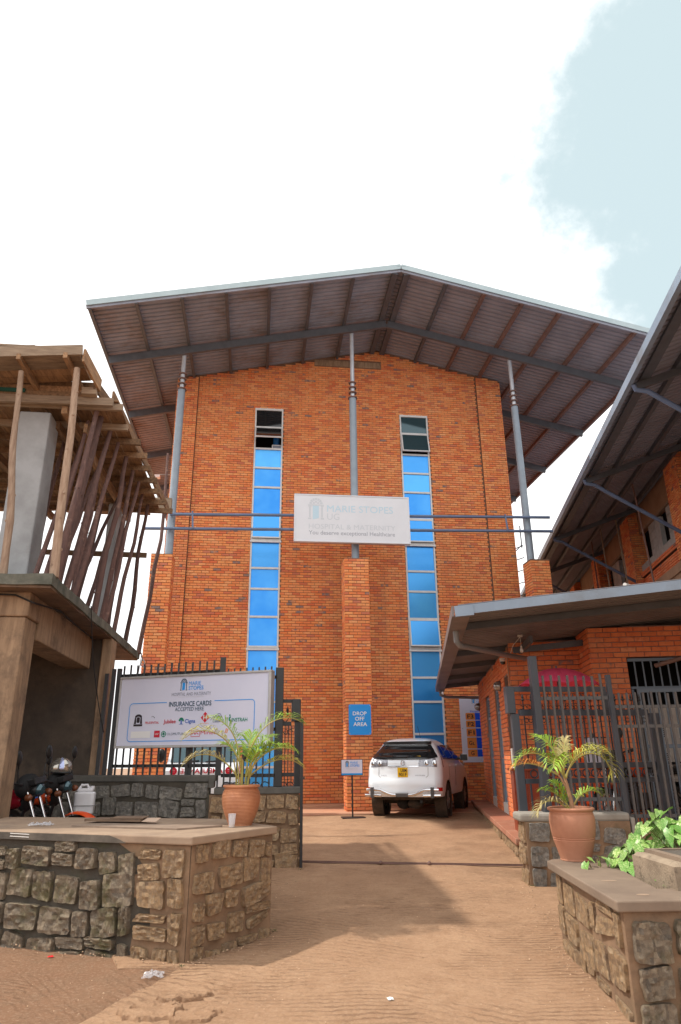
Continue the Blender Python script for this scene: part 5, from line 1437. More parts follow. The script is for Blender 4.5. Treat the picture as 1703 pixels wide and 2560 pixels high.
m.build('underbody', UNDER, car, smooth=True)
B().tube([(.40, .14, .335), (.40, .5, .34)], .045, 14, cap=False).build('exhaust_pipe', UNDER, car, smooth=True)
B().lathe([(.02, 0), (.035, -.02)], (.40, .15, .335), 12, (0, 1, 0)).build('exhaust_mouth', PLASTICB, car)
B().ball((-.18, .75, .26), .17, 14, 8, (1, .6, .7)).build('spare_wheel', RUBBER, car, smooth=True)
# chrome rear bar
rb = B()
for s in (-1, 1):
    rb.tube([(s * .86, -.06, .575), (s * .70, -.085, .58), (s * .52, -.09, .57), (s * .36, -.09, .51), (s * .24, -.09, .475), (0, -.09, .47)], .031, 12)
    rb.tube([(s * .90, -.05, .465), (s * .70, -.085, .465), (s * .50, -.085, .46)], .031, 12)
rb.build('chrome_guard_bar', CHROME, car, smooth=True)
GUARD = pm('guard_bracket_grey', (.12, .12, .125), None, rough=.35, metal=.4)
m = B()
for s in (-1, 1): m.bx(s * .72 - .04, s * .72 + .04, -.125, -.05, .415, .63); m.build('guard_bracket', GUARD, car, bevel=.01); m = B()
m.bx(-.15, .15, -.126, -.055, .435, .51); m.build('guard_bracket', GUARD, car, bevel=.01)
# tailgate lines, plate, trim
g = B()
for s in (-1, 1):
    g.tube([(s * .60, rear_y(.6, 1.03) - .002, 1.03), (s * .60, rear_y(.6, .86) - .002, .86), (s * .54, rear_y(.54, .81) - .002, .81)], .005, 6)
g.tube([(-.54, rear_y(.54, .81) - .002, .81), (0, rear_y(0, .81) - .002, .81), (.54, rear_y(.54, .81) - .002, .81)], .005, 6)
g.build('tailgate_gap', pm('panel_gap_grey', (.22, .20, .19), None, rough=.6), car)
rear_patch(0, 0, 0, 0, .012, shape=lambda a, b: ((a - .5) * .74, 1.03 + .022 * b)).build('chrome_strip', CHROME, car, smooth=True)
Mp = MC @ frame((-.10, rear_y(0, .78) - .028, .70), (1, 0, 0), (0, 0, 1), (0, -1, 0))
B().box((0, rear_y(0, .9) - .018, .925), (.245, 0, 0), (0, .012, 0), (0, 0, .195)).build('number_plate', YELLOWP, car)
Mp = MC @ frame((-.1225, rear_y(0, .9) - .025, .8275), (1, 0, 0), (0, 0, 1), (0, -1, 0))
fit('UBM', .075, .22, .105, .07, Mp, BLACKP, car, .01); fit('901F', .03, .22, .018, .07, Mp, BLACKP, car, .01)
Mt = MC @ frame((-.56, rear_y(.5, .86) - .012, .83), (1, 0, 0), (0, 0, 1), (0, -1, 0))
fit('240G', .02, .16, .02, .028, Mt, MIDG, car); fit('HARRIER', .86, 1.09, .02, .025, Mt, MIDG, car)
m = B(); m.torus((0, rear_y(0, 1.12) - .012, 1.115), (0, 1, 0), .05, .006, 20, 6)
m.tube([(-.035, rear_y(0, 1.12) - .016, 1.08), (-.015, rear_y(0, 1.12) - .016, 1.15), (.0, rear_y(0, 1.12) - .016, 1.095), (.015, rear_y(0, 1.12) - .016, 1.15), (.035, rear_y(0, 1.12) - .016, 1.08)], .005, 5)
m.build('badge', CHROME, car, smooth=True)
B().box((-.10, rear_y(.1, 1.215) - .02, 1.215), (.42, 0, .02), (0, .012, 0), (0, 0, .025)).build('wiper', PLASTICB, car)
B().box((.36, rear_y(.36, 1.24) - .014, 1.24), (.11, 0, 0), (0, .004, .0), (0, .025, .04)).build('sticker', YELLOWP, car)
B().box((.60, rear_y(.60, 1.29) - .014, 1.29), (.03, 0, 0), (0, .004, 0), (0, .02, .03)).build('sticker', WHITEP, car)
B().tube([(.28, .9, 1.655), (.26, .70, 1.90)], .005, 6).build('antenna', PLASTICB, car)

# ================================================================== AMBULANCE behind the fence
MV = frame((-1.20, 17.3, .28), (1, 0, 0), (0, 1, 0), (0, 0, 1))
av = thing('ambulance_van', 'white ambulance van with mirrored red lettering, seen through the black fence', 'van', M=MV)
prof = [(0, .28), (-.02, .45), (0, .75), (.05, 1.06), (.22, 1.18), (.75, 1.86), (.95, 1.95), (2.6, 1.98), (2.62, .28)]
def vw(z): return .86 - .10 * max(0, (z - 1.1)) ** 1.2
m = MB(MV); n = len(prof)
for sx_ in (1, -1): m.add([(sx_ * vw(z), y + .06, z) for y, z in prof], [tuple(range(n))])
m.add([(-vw(z) * .985, y + .0, z) for y, z in prof] + [(vw(z) * .985, y, z) for y, z in prof], [(i, i + 1, n + i + 1, n + i) for i in range(n - 1)])
for sx_ in (1, -1): m.add([(sx_ * vw(z) * .985, y, z) for y, z in prof] + [(sx_ * vw(z), y + .06, z) for y, z in prof], [(i, i + 1, n + i + 1, n + i) for i in range(n - 1)])
m.build('body', CARPAINT, av, smooth=True, angle=40)
def wsf(a, b):
    z = 1.24 + .56 * b; y = .22 + (z - 1.18) * (.53 / .68) - .012
    return V(((a - .5) * 2 * (vw(z) - .08), y, z + .004))
MB(MV).grid(wsf, 8, 4).build('windscreen', GLASST, av, smooth=True)
MB(MV).tube([(-.5, .24, 1.25), (-.1, .26, 1.28)], .012, 6).tube([(.05, .24, 1.25), (.5, .26, 1.28)], .012, 6).build('wiper', PLASTICB, av)
for s in (-1, 1):
    MB(MV).box((s * .66, -.012, .72), (.30, 0, 0), (0, .03, 0), (0, 0, .16)).build('headlight', LAMPCLR, av, bevel=.02)
    MB(MV).ball((s * 1.0, .35, 1.40), .12, 10, 8, (.8, .5, 1.3)).build('mirror', PLASTICB, av, smooth=True)
    for y in (.75, 2.1):
        MB(MV).lathe([(.15, -.1), (.30, -.1), (.32, 0), (.30, .1), (.15, .1)], (s * .72, y, .32), 22, (1, 0, 0)).build('tyre', RUBBER, av, smooth=True)
MB(MV).bx(-.80, .80, -.045, .0, .34, .52).build('bumper', PLASTICB, av, bevel=.02)
MB(MV).torus((0, .0, .80), (0, 1, 0), .075, .01, 18, 6).build('badge', CHROME, av)
Mva = MV @ frame((.48, .055, 1.00), (-1, 0, 0), (0, .0, 1), (0, -1, 0))
o = fit('AMBULANCE', .0, .98, .0, .105, Mva, REDP, av, .02, dz=.03)
for s in (-.66, .62):
    Mr = MV @ frame((s, .03, 1.05), (1, 0, 0), (0, 0, 1), (0, -1, 0))
    flat(Mr, [arc(0, 0, .03, .085, 0, 2 * pi, 20)], REDP, av, 'red_emblem', .01)
    flat(Mr, [rect(-.012, .012, -.03, .03), rect(-.03, -.012, -.012, .012), rect(.012, .03, -.012, .012)], REDP, av, 'red_cross_emblem', .012)

# ================================================================== POTS AND PALMS
def pot(c, prof, mat, label, group, grooves):
    t = thing('plant_pot', label, 'pot', c, group=group)
    MB().lathe(prof, c, 40, cap=False).build('pot_body', mat, t, smooth=True, angle=35)
    r, z = prof[-1]
    MB().lathe([(.001, z - .05), (r, z - .05)], c, 24, cap=False).build('soil', SOIL, t)
    return t
pr = [(.0, 0), (.115, 0)]
for k in range(27):
    s = k / 26; z = .01 + .325 * s
    r = .115 + .072 * sin(min(1, s / .74) * pi / 2) - (.030 * ((s - .74) / .26) ** 1.6 if s > .74 else 0)
    pr += [(r, z), (r + .004, z + .0045), (r + .001, z + .010)]
pr += [(.176, .345), (.182, .35), (.182, .365), (.165, .368), (.158, .33)]
pot((-.115, 7.36, .985), pr, TERRA2, 'ribbed coppery pot on the left wall top, holding a palm', 'terracotta plant pots', 1)
pr = [(.0, 0), (.125, 0), (.128, .02), (.134, .03), (.131, .036), (.137, .046), (.134, .052), (.165, .16)]
pr += [(.180, .205), (.176, .210), (.183, .220), (.179, .225), (.186, .235), (.198, .33), (.200, .36), (.196, .40), (.190, .415), (.192, .422), (.185, .428), (.186, .436), (.190, .44), (.205, .452), (.206, .462), (.196, .470), (.176, .468), (.170, .43)]
pot((2.86, 6.42, .685), pr, TERRA, 'plain brown clay pot with incised rings on the right planter, holding a palm', 'terracotta plant pots', 0)

def frond(parent, base, az, el, L, droop, mat, ll=.20, seed=0, curl=0.0, nl=26, stem_frac=.32, twist=0.0, rmat=STALK):
    r = random.Random(seed); pts = []; p = V(base); e = el; a = az; n = 18
    for i in range(n + 1):
        pts.append(p.copy()); s = i / n
        p = p + V((cos(a) * cos(e), sin(a) * cos(e), sin(e))) * (L / n)
        e -= droop / n * (0.4 + 1.6 * s); a += curl / n
    m = MB().tube(pts, [.008 * (1 - .75 * i / n) + .0012 for i in range(n + 1)], 5)
    lf = MB()
    for k in range(nl):
        s = stem_frac + (1 - stem_frac) * (k + .5) / nl
        f = s * n; i = min(int(f), n - 1); q = pts[i].lerp(pts[i + 1], f - i); t = (pts[i + 1] - pts[i]).normalized()
        side0 = t.cross(V((0, 0, 1))); side0 = side0.normalized() if side0.length > .05 else V((1, 0, 0))
        nrm = side0.cross(t).normalized()
        w = (s - stem_frac) / (1 - stem_frac); le = 1.25 * ll * (.40 + .75 * sin(pi * min(1, .12 + .85 * w)) ) * r.uniform(.8, 1.12)
        for sd in (-1, 1):
            d1 = (side0 * sd * .85 + t * (.55 + .6 * w) + nrm * (.5 - .2 * w) + V((r.uniform(-.14, .14), r.uniform(-.14, .14), r.uniform(-.14, .14)))).normalized()
            p1 = q + d1 * le * .5; p2 = p1 + (d1 + V((0, 0, -.5 - .6 * r.random()))).normalized() * le * .5
            wv = d1.cross(nrm).normalized() * .0052 * (.7 + .5 * r.random())
            lf.add([q - wv * .5, q + wv * .5, p1 + wv, p1 - wv, p2], [(0, 1, 2, 3), (3, 2, 4)])
    fo = m.build('frond', rmat, parent, smooth=True)
    lf.build('leaflets', mat, fo, recalc=False)
    return fo
# left palm
c = V((-.11, 7.36, 1.31))
p1 = thing('potted_palm', 'slender green palm with arching fronds in the ribbed pot on the left', 'palm', c, group='potted palms')
st_ = [(-.03, -.02), (-.01, .02), (.025, -.01), (.04, .03), (.0, -.04), (.05, -.02), (-.05, .01)]
for i, (a, b) in enumerate(st_):
    h = .20 + .10 * rnd.random()
    MB().tube([c + V((a, b, -.06)), c + V((a * 1.3, b * 1.3, h * .5)), c + V((a * 1.9, b * 1.9, h))], [.009, .008, .006], 7).build('stem', STALK, p1, smooth=True)
FR = [  # azimuth, elevation, length, droop, leaf material, base offset
    (pi * 1.02, 1.15, .80, 1.75, LEAFY, (-.02, 0, .22), .20), (.06, 1.30, .86, 1.70, LEAFP, (.03, 0, .25), .21), (pi * .88, 1.40, .62, 1.2, LEAFP, (-.03, 0, .26), .19),
    (-.25, .95, .62, 1.35, LEAFP, (.05, -.02, .15), .17), (.35, 1.05, .58, 1.2, LEAFP, (.05, .02, .12), .17), (pi * 1.05, .95, .70, 1.7, LEAFS, (-.04, 0, .10), .15),
    (-.1, .75, .66, 1.35, LEAFY, (.05, 0, .10), .15), (1.3, 1.45, .45, .6, LEAFP, (.04, .02, .16), .16), (-1.0, 1.1, .42, 1.0, LEAFP, (.04, -.04, .12), .15), (2.4, 1.2, .5, 1.2, LEAFP, (0, .03, .15), .15),
    (.5, 1.35, .5, .9, LEAFP, (.06, .0, .13), .17), (-.6, 1.3, .48, 1.0, LEAFP, (.07, -.02, .10), .16)]
for i, (az, el, L, dr_, mt, of, ll) in enumerate(FR): frond(p1, c + V(of), az, el, L * .92, dr_, mt, ll, 200 + i, nl=23)
# right palm
c = V((2.87, 6.42, 1.10))
p2 = thing('potted_palm', 'palm with one dry orange frond in the plain clay pot on the right', 'palm', c, group='potted palms')
MB().tube([c + V((.015, 0, -.02)), c + V((0, 0, .12)), c + V((-.02, 0, .24)), c + V((-.035, 0, .32))], [.024, .019, .016, .012], 10).build('stem', TRUNKP, p2, smooth=True)
MB().tube([c + V((-.02, 0, .20)), c + V((-.07, 0, .30)), c + V((-.12, 0, .36))], [.010, .008, .006], 7).build('stem', TRUNKP, p2, smooth=True)
FR = [(pi * 1.0, 1.05, .58, 1.95, LEAFP, (-.03, 0, .30), .17), (.03, 1.05, .66, 2.55, LEAFY, (-.03, 0, .30), .19), (pi * .98, .55, .44, .95, LEAFO, (-.10, 0, .33), .14),
      (.6, 1.42, .36, .25, LEAFS, (-.03, .02, .30), .12), (2.0, 1.35, .48, 1.0, LEAFP, (-.03, .01, .30), .16), (-.5, 1.2, .50, 1.7, LEAFY, (-.03, -.02, .30), .17),
      (.1, .95, .36, 1.5, LEAFP, (.01, 0, .05), .12), (pi * .92, 1.05, .30, 1.1, LEAFP, (-.02, 0, .04), .12), (pi * 1.05, .75, .40, 1.9, LEAFS, (-.02, -.01, .02), .13), (pi * .7, 1.3, .28, .6, LEAFP, (-.02, .01, .03), .10),
      (-2.2, 1.0, .5, 1.9, LEAFP, (-.04, -.02, .30), .16)]
for i, (az, el, L, dr_, mt, of, ll) in enumerate(FR): frond(p2, c + V(of), az, el, L, dr_, mt, ll, 300 + i, nl=24, stem_frac=.22)

# ================================================================== RIGHT PLANTER
rp = thing('stone_planter_wall', 'tan stone planter wall with a grey brown concrete top in the right foreground', 'wall', (2.6, 5.5, 0))
C0, C1, C2 = V((2.64, 6.38, 0)), V((2.36, 4.70, 0)), V((5.2, 4.44, 0)); C3, C4 = V((5.2, 6.9, 0)), V((3.4, 7.0, 0))
# the planter leans on the ground with a slightly spread foot
def pl_poly(z): return [V((p.x, p.y, z)) for p in (C0, C1, C2, C3, C4)]
TOPZ = .66
MB().prism(pl_poly(-.2), (0, 0, TOPZ + .2 - .001)).build('core', STONEMORTAR, rp)
e1 = (C1 - C0).normalized(); n1 = V((e1.y, -e1.x, 0)); n1 = n1 if n1.x < 0 else -n1
e2 = (C2 - C1).normalized(); n2 = V((e2.y, -e2.x, 0)); n2 = n2 if n2.y < 0 else -n2
MB().prism([C1 + n2 * .002 + V((0, 0, -.2)), C2 + n2 * .002 + V((0, 0, -.2)), C2 + n2 * .002 + V((0, 0, TOPZ - .002)), C1 + n2 * .002 + V((0, 0, TOPZ - .002))], n2 * .006).build('pointing', STONEMORTAR, rp)
stones(rp, C0 + e1 * .02 + V((0, 0, -.05)), e1, n1, (C1 - C0).length - .04, .70, STONE, (.17, .23), (.24, .42), .055, .026, 25)
stones(rp, C1 + e2 * .02 + V((0, 0, -.05)) + n2 * .006, e2, n2, 2.6, .70, STONE_G, (.19, .25), (.26, .44), .045, .05, 27)  # darker stones than the side: shade of the front face put into their colour
# cap as a band along the two edges, soil behind it
q = [C0 + V((-.05, .05, 0)), C1 + V((-.055, -.045, 0)), C2 + V((0, -.05, 0)), C2 + V((0, .36, 0)), V((2.80, 5.02, 0)), V((3.06, 6.24, 0)), V((3.06, 6.62, 0)), V((2.66, 6.5, 0))]
MB().prism([V((p.x, p.y, TOPZ)) for p in q], (0, 0, .065)).build('cap', CAP_R, rp, bevel=.01)
MB().add([V((p.x, p.y, TOPZ + .03)) for p in (V((2.81, 5.03, 0)), V((5.2, 4.81, 0)), C3, C4, V((3.07, 6.6, 0)), V((3.07, 6.24, 0)))], [(0, 1, 2, 3, 4, 5)]).build('soil', SOIL, rp)
for (a, b, r1, r2) in ((2.62, 5.36, .06, .03), (2.58, 4.82, .045, .03)):
    flat(frame((a, b, TOPZ + .0655), (1, 0, 0), (0, 1, 0), (0, 0, 1)), [disc(0, 0, r1, 16, r2)], CAP_L, rp, 'dry_spot', .001)

blk = thing('concrete_block', 'square concrete plinth with a dark sunken lid on the right planter', 'plinth', (3.1, 5.2, TOPZ + .06))
bo, bu, bv = V((2.88, 4.90, TOPZ + .03)), V((.99, -.10, 0)).normalized(), V((.06, .99, 0)).normalized()
def bp(a, b, z): return bo + bu * a + bv * b + V((0, 0, z))
m = rough_box(0, 1.2, 0, .62, 0, .20, 40, 24, .014, 7)
m.v = [bp(p.x, p.y, p.z - (.022 if (p.z > .1 and min(p.x, p.y, 1.2 - p.x, .62 - p.y) < .012) else 0)) for p in m.v]; m.build('body', pm('worn_brown_concrete', (.36, .28, .20), (.25, .19, .135), 5, rough=.95, bs=45, bstr=.7, bdist=.012, c3=(.11, .085, .06), n3=7, lo3=.55, hi3=.66), blk, smooth=True, angle=50)
m = MB(); m.prism([bp(.14, .10, .207), bp(1.0, .10, .207), bp(1.0, .54, .207), bp(.14, .54, .207)], (0, 0, .012)); m.build('lid', CONC_D, blk)
m = MB()
for (a0, a1, b0, b1) in ((.08, 1.1, .04, .10), (.08, 1.1, .54, .59), (.08, .139, .101, .539)): m.prism([bp(a0, b0, .195), bp(a1, b0, .195), bp(a1, b1, .195), bp(a0, b1, .195)], (0, 0, .034))
m.build('lid_frame', CAP_R, blk)

# variegated plant with big arrow-shaped leaves
def leaf_me():
    half = [(0, -.10), (.20, -.20), (.30, .02), (.24, .34), (.12, .68), (0, 1.0)]
    vs = []; fs = []
    def z(x, y): return .22 * abs(x) ** 1.2 - .20 * (y) ** 2 + .06
    mid = [(0, -.02), (0, .1), (0, .35), (0, .6), (0, .82), (0, 1.0)]
    for (x, y) in mid: vs.append((x, y, z(x, y)))
    out = [(.16, -.20), (.30, .0), (.29, .25), (.20, .52), (.10, .78)]
    for sx_ in (1, -1):
        b = len(vs)
        for (x, y) in out: vs.append((sx_ * x, y, z(x, y) + .03 * sin(9 * y)))
        for k in range(4):
            f = (k, b + k, b + k + 1, k + 1); fs.append(f if sx_ > 0 else f[::-1])
        f = (4, b + 4, 5); fs.append(f if sx_ > 0 else f[::-1])
    return vs, fs
me = bpy.data.meshes.new('leaf'); v_, f_ = leaf_me(); me.from_pydata(v_, [], f_); me.materials.append(LEAFG)
me.polygons.foreach_set('use_smooth', [True] * len(me.polygons))
LEAFME = me
def leafy(name, label, cat, centre, n, spread, rn, size=(.12, .19), hgt=.5):
    t = thing(name, label, cat, centre)
    r = random.Random(rn); c = V(centre); stems = MB()
    for k in range(n):
        a = r.uniform(0, 2 * pi); q = sqrt(r.random())
        x, y = spread[0] * q * cos(a), spread[1] * q * sin(a)
        env = max(.05, 1 - .75 * q * q) * (.75 + .5 * noise.noise(V((x * 2.5 + rn, y * 2.5, 0))))
        z = hgt * env * (r.random() ** .45)
        p = c + V((x, y, z + .03))
        az = atan2(y - .35, x) + r.uniform(-.9, .9)  # leaves face outwards and towards the light
        tilt = r.uniform(-1.0, -.05); s = r.uniform(*size) * r.choice((.7, .85, 1, 1.1))
        M = Matrix.Translation(p) @ Matrix.Rotation(az - pi / 2, 4, 'Z') @ Matrix.Rotation(tilt, 4, 'X') @ Matrix.Rotation(r.uniform(-.5, .5), 4, 'Y') @ Matrix.Diagonal((s, s, s, 1))
        inst('leaf', LEAFME, M, t)
        if k % 2 == 0:
            b = c + V((x * .6, y * .6, 0))
            stems.tube([b, b.lerp(p, .6) + V((0, 0, .04)), p], [.006, .004, .003], 5)
    stems.build('stem', pm('vine_stem_' + str(len(MATS)), (.16, .20, .05), (.20, .12, .06), 9, rough=.6), t, smooth=True)
    return t
leafy('arrowhead_plant', 'bushy green and cream variegated plant behind the concrete plinth', 'plant', (4.05, 6.10, TOPZ + .02), 290, (.95, .45), 5, (.11, .19), .66)
leafy('arrowhead_plant', 'trailing variegated shoots at the left edge of the bushy plant', 'plant', (3.16, 5.85, TOPZ + .02), 34, (.17, .24), 6, (.10, .15), .30)
leafy('creeping_vine', 'few small green vine leaves creeping over the planter top beside the clay pot', 'plant', (2.86, 6.0, TOPZ + .05), 9, (.24, .09), 8, (.08, .12), .10)
m = MB(); r = random.Random(9)
for k in range(1500):
    x = 2.86 + .62 * r.random() ** 1.4; y = 5.05 + .95 * r.random(); s = r.uniform(.012, .03); a = r.uniform(0, 6.28)
    if x - 2.86 < (y - 5.0) * .22: continue
    p = V((x, y, TOPZ + .035 + r.random() ** 2 * .06)); d = V((cos(a), sin(a), r.uniform(-.2, .6))) * s; w = V((-sin(a), cos(a), r.uniform(-.3, .3))) * s * .45
    m.add([p, p + d * .5 + w, p + d, p + d * .5 - w], [(0, 1, 2, 3)])
tag(m.build('ground_weeds', WEED, None, recalc=False), 'small green weeds beside the concrete plinth', None, kind='stuff')
m = MB()
for (x, y, rr_, n_) in ((-.52, 6.28, .04, 20), (.24, 7.25, .07, 40), (.68, 10.45, .06, 30), (3.36, 8.86, .07, 30)):
    for k in range(n_):
        a = r.uniform(0, 6.28); q = r.random(); px, py = x + rr_ * q * cos(a), y + rr_ * q * sin(a); s = r.uniform(.006, .014)
        p = V((px, py, zb(py) + .02)); d = V((cos(a), sin(a), r.uniform(.2, 1.2))) * s; w = V((-sin(a), cos(a), 0)) * s * .4
        m.add([p, p + d * .5 + w, p + d, p + d * .5 - w], [(0, 1, 2, 3)])
tag(m.build('moss_tufts', pm('moss_green', (.07, .10, .02), (.05, .06, .02), 9, rough=.9), None, recalc=False), 'dark green moss and weeds at the foot of the walls', None, kind='stuff')

# loose grit on the drive and along the walls
m = MB(); r = random.Random(21)
def grit(x, y, s):
    z = zb(y) + .016 + .3 * s; q = [V((x + s * r.uniform(.6, 1.2) * cos(a), y + s * r.uniform(.6, 1.2) * sin(a), z)) for a in (0, 1.6, 3.1, 4.7)]
    m.add(q + [V((x, y, z + s * .8)), V((x, y, z - s * .8))], [(0, 1, 4), (1, 2, 4), (2, 3, 4), (3, 0, 4), (1, 0, 5), (2, 1, 5), (3, 2, 5), (0, 3, 5)])
for k in range(420): grit(r.uniform(-1.6, 3.0), 4.4 + 7 * r.random() ** 1.6, r.uniform(.003, .009))
for (pa, pb_, n_) in ((A0 + nl * .06, A0 + dl * 2.2 + nl * .06, 90), (A0 + nr * .05, Pr + nr * .06, 110), (C0 + V((-.07, 0, 0)), C1 + V((-.07, 0, 0)), 120), (V((.72, 10.5, 0)), V((.1, 7.9, 0)), 70), (V((3.2, 8.9, 0)), V((2.75, 6.6, 0)), 90)):
    for k in range(n_):
        p = pa.lerp(pb_, r.random()) + V((r.gauss(0, .07), r.gauss(0, .07), 0)); grit(p.x, p.y, r.uniform(.003, .010))
tag(m.build('gravel', pm('grit_stone', (.60, .42, .28), (.42, .28, .185), 20, rough=.95, var=.3), None, recalc=False), 'loose grit scattered on the driveway and along the wall feet', None, kind='stuff')

# ------------------------------------------------------------------ stone pier wall on the right of the gate
rw = thing('stone_gate_wall', 'grey stone wall with a rounded concrete top behind the clay pot, carrying the charcoal fence', 'wall', (4, 9, 0))
D0, D1 = V((3.34, 9.0, 0)), V((4.66, 8.80, 0)); ed = (D1 - D0).normalized(); nd = V((ed.y, -ed.x, 0)); nd = nd if nd.y < 0 else -nd
MB().prism([D0 + nd * .03 + V((.05, 0, -.1)), D1 + nd * .03 + V((0, 0, -.1)), D1 - nd * .36 + V((0, 0, -.1)), D0 - nd * .36 + V((.05, 0, -.1))], (0, 0, .92)).build('core', STONEMORTAR, rw)
stones(rw, D0 + ed * .06 + nd * .03 + V((0, 0, .08)), ed, nd, 1.22, .74, STONE_D, (.20, .25), (.26, .44), .05, .03, 35)
stones(rw, D0 + V((.048, 0, .08)) - nd * .34, nd, V((-1, 0, 0)), .36, .74, STONE, (.2, .25), (.16, .3), .05, .03, 36)
cap(rw, [D0, D1, D1 - nd * .38, D0 - nd * .38], .815, .915, .02, CONC, bevel=.03)
MB().prism([D1 + ed * .022 + nd * .022, D1 + ed * .08 + nd * .022, D1 + ed * .08 - nd * .36, D1 + ed * .022 - nd * .36], (0, 0, .86)).build('end_post', CONC, rw, bevel=.02)
MB().prism([D1 + ed * .083 + V((0, 0, -.1)), V((7.2, 8.30, -.1)), V((7.2, 8.7, -.1)), D1 + ed * .083 - nd * .36 + V((0, 0, -.1))], (0, 0, .80)).build('low_continuation', STONEMORTAR, rw)

# right fence
rf_ = thing('charcoal_fence', 'weathered grey bar fence on the right stone wall, in front of the sliding gate', 'fence', (4.2, 9.05, .9))
G0, G1 = V((3.76, 9.12, 0)), V((4.74, 8.97, 0)); gd = (G1 - G0)
MB().bx(3.70, 3.80, 9.07, 9.17, .90, 2.88).build('post', CHARC, rf_, bevel=.006)
MB().bx(4.705, 4.765, 8.94, 9.00, .78, 2.62).build('post', CHARC, rf_, bevel=.004)
for k in range(8):
    p = G0 + gd * ((k + 1) / 9)
    MB().bx(p.x - .013, p.x + .013, p.y - .013, p.y + .013, .88, 2.62 + .03 * noise.noise(V((k * 3.1, 0, 0)))).build('bar', GREYBAR, rf_)
for z in (2.32, 1.06): MB().bar(G0 + V((.05, .02, z)), G1 + V((-.03, .02, z)), .02, .045).build('rail', GREYBAR, rf_)
G2, G3 = V((4.78, 8.96, 0)), V((6.6, 8.68, 0)); gd = G3 - G2
for k in range(17):
    p = G2 + gd * ((k + .6) / 17)
    MB().bx(p.x - .012, p.x + .012, p.y - .012, p.y + .012, .72, 2.38 + .02 * noise.noise(V((k * 2.1, 7, 0)))).build('bar', GREYBAR, rf_)
for z in (2.20, 1.95, .86): MB().bar(G2 + V((0, .02, z)), G3 + V((0, .02, z)), .02, .04).build('rail', GREYBAR, rf_)

# sliding gate leaf parked behind the fence
gl = thing('sliding_gate', 'charcoal sliding gate with rings and spear heads, pushed open behind the grey fence', 'gate', (4.5, 9.35, .3))
GY = 9.34
MB().bx(3.47, 3.58, GY, GY + .07, .28, 2.139).build('stile', CHARC, gl, bevel=.006); MB().bx(5.46, 5.60, GY - .02, GY + .08, .28, 2.14).build('stile', CHARC, gl, bevel=.006)
m = MB(); m.bx(3.42, 3.535, GY - .02, GY + .10, 2.14, 2.50); m.build('box', CHARC, gl, bevel=.006)
m = MB(); m.bx(3.54, 4.88, GY, GY + .06, 2.43, 2.50); m.bx(3.585, 5.46, GY, GY + .06, 2.11, 2.19); m.bx(4.82, 4.90, GY + .001, GY + .059, 2.191, 2.429)
m.bx(3.585, 5.455, GY, GY + .06, 1.43, 1.50); m.bx(3.585, 5.455, GY, GY + .06, 1.245, 1.305); m.bx(3.585, 5.455, GY, GY + .06, .30, .37)
m.build('rail', CHARC, gl)
for k in range(15):
    x = 3.66 + k * .122
    MB().bx(x - .008, x + .008, GY + .022, GY + .038, 1.505, 2.105).build('bar', BLACK, gl)
    MB().bx(x - .010, x + .010, GY + .02, GY + .04, .375, 1.24).build('bar', CHARC, gl)
    MB().torus((x + .06, GY + .03, 1.367), (0, -1, 0), .048, .010, 18, 6).build('ring', CHARC, gl, smooth=True)
    sp_ = MB(); sp_.bx(x - .006, x + .006, GY + .024, GY + .036, 2.19, 2.33); sp_.lathe([(.006, 0), (.024, .02), (.012, .045), (.018, .06), (.001, .11)], (x, GY + .03, 2.30), 6)
    sp_.torus((x - .028, GY + .03, 2.22), (0, -1, 0), .024, .005, 8, 4, 0, 1.4 * pi); sp_.torus((x + .028, GY + .03, 2.22), (0, -1, 0), .024, .005, 8, 4, .6 * pi, 2 * pi)
    sp_.build('spear_head', BLACK, gl)
    if k % 2 == 0: 
        MB().torus((x + .03, GY + .03, 2.05), (0, -1, 0), .028, .006, 10, 5, 0, 1.5 * pi).torus((x + .09, GY + .03, 2.05), (0, -1, 0), .028, .006, 10, 5, -.5 * pi, pi).build('scroll', BLACK, gl)
MB().bx(5.475, 5.585, GY + .081, GY + .10, 1.2, 1.55).build('lock_plate', STEEL_D, gl)

# ================================================================== LOW ANNEX ON THE RIGHT
ua, na = V((.228, .9737, 0)), V((.9737, -.228, 0))
MA = frame((3.92, 10.84, 0), na, ua, (0, 0, 1))
Am = lambda: MB(MA)
def AW(x, y, z): return MA @ V((x, y, z))
an = thing('low_annex', 'low red brick annex with a grey sheet roof and two blue grey doors', 'building', M=MA)
def arz(x): return 3.52 + .085 * (x + .76)
WX = .40
# plinth step (a thing of its own: the raised walkway)
pk = thing('red_walkway', 'raised red concrete walkway with a stone edge along the annex', 'walkway', M=MA)
Am().bx(0.03, 7.5, -.15, 9.3, -.1, .36).build('base', STONEMORTAR, pk)
Am().bx(-.03, 7.5, -.2, 9.35, .361, .45).build('walkway_slab', REDSTEP, pk, bevel=.012)
stones(pk, AW(.03, 9.3, .02), -ua, -na, 9.4, .34, STONE, (.13, .18), (.2, .36), .035, .025, 45)
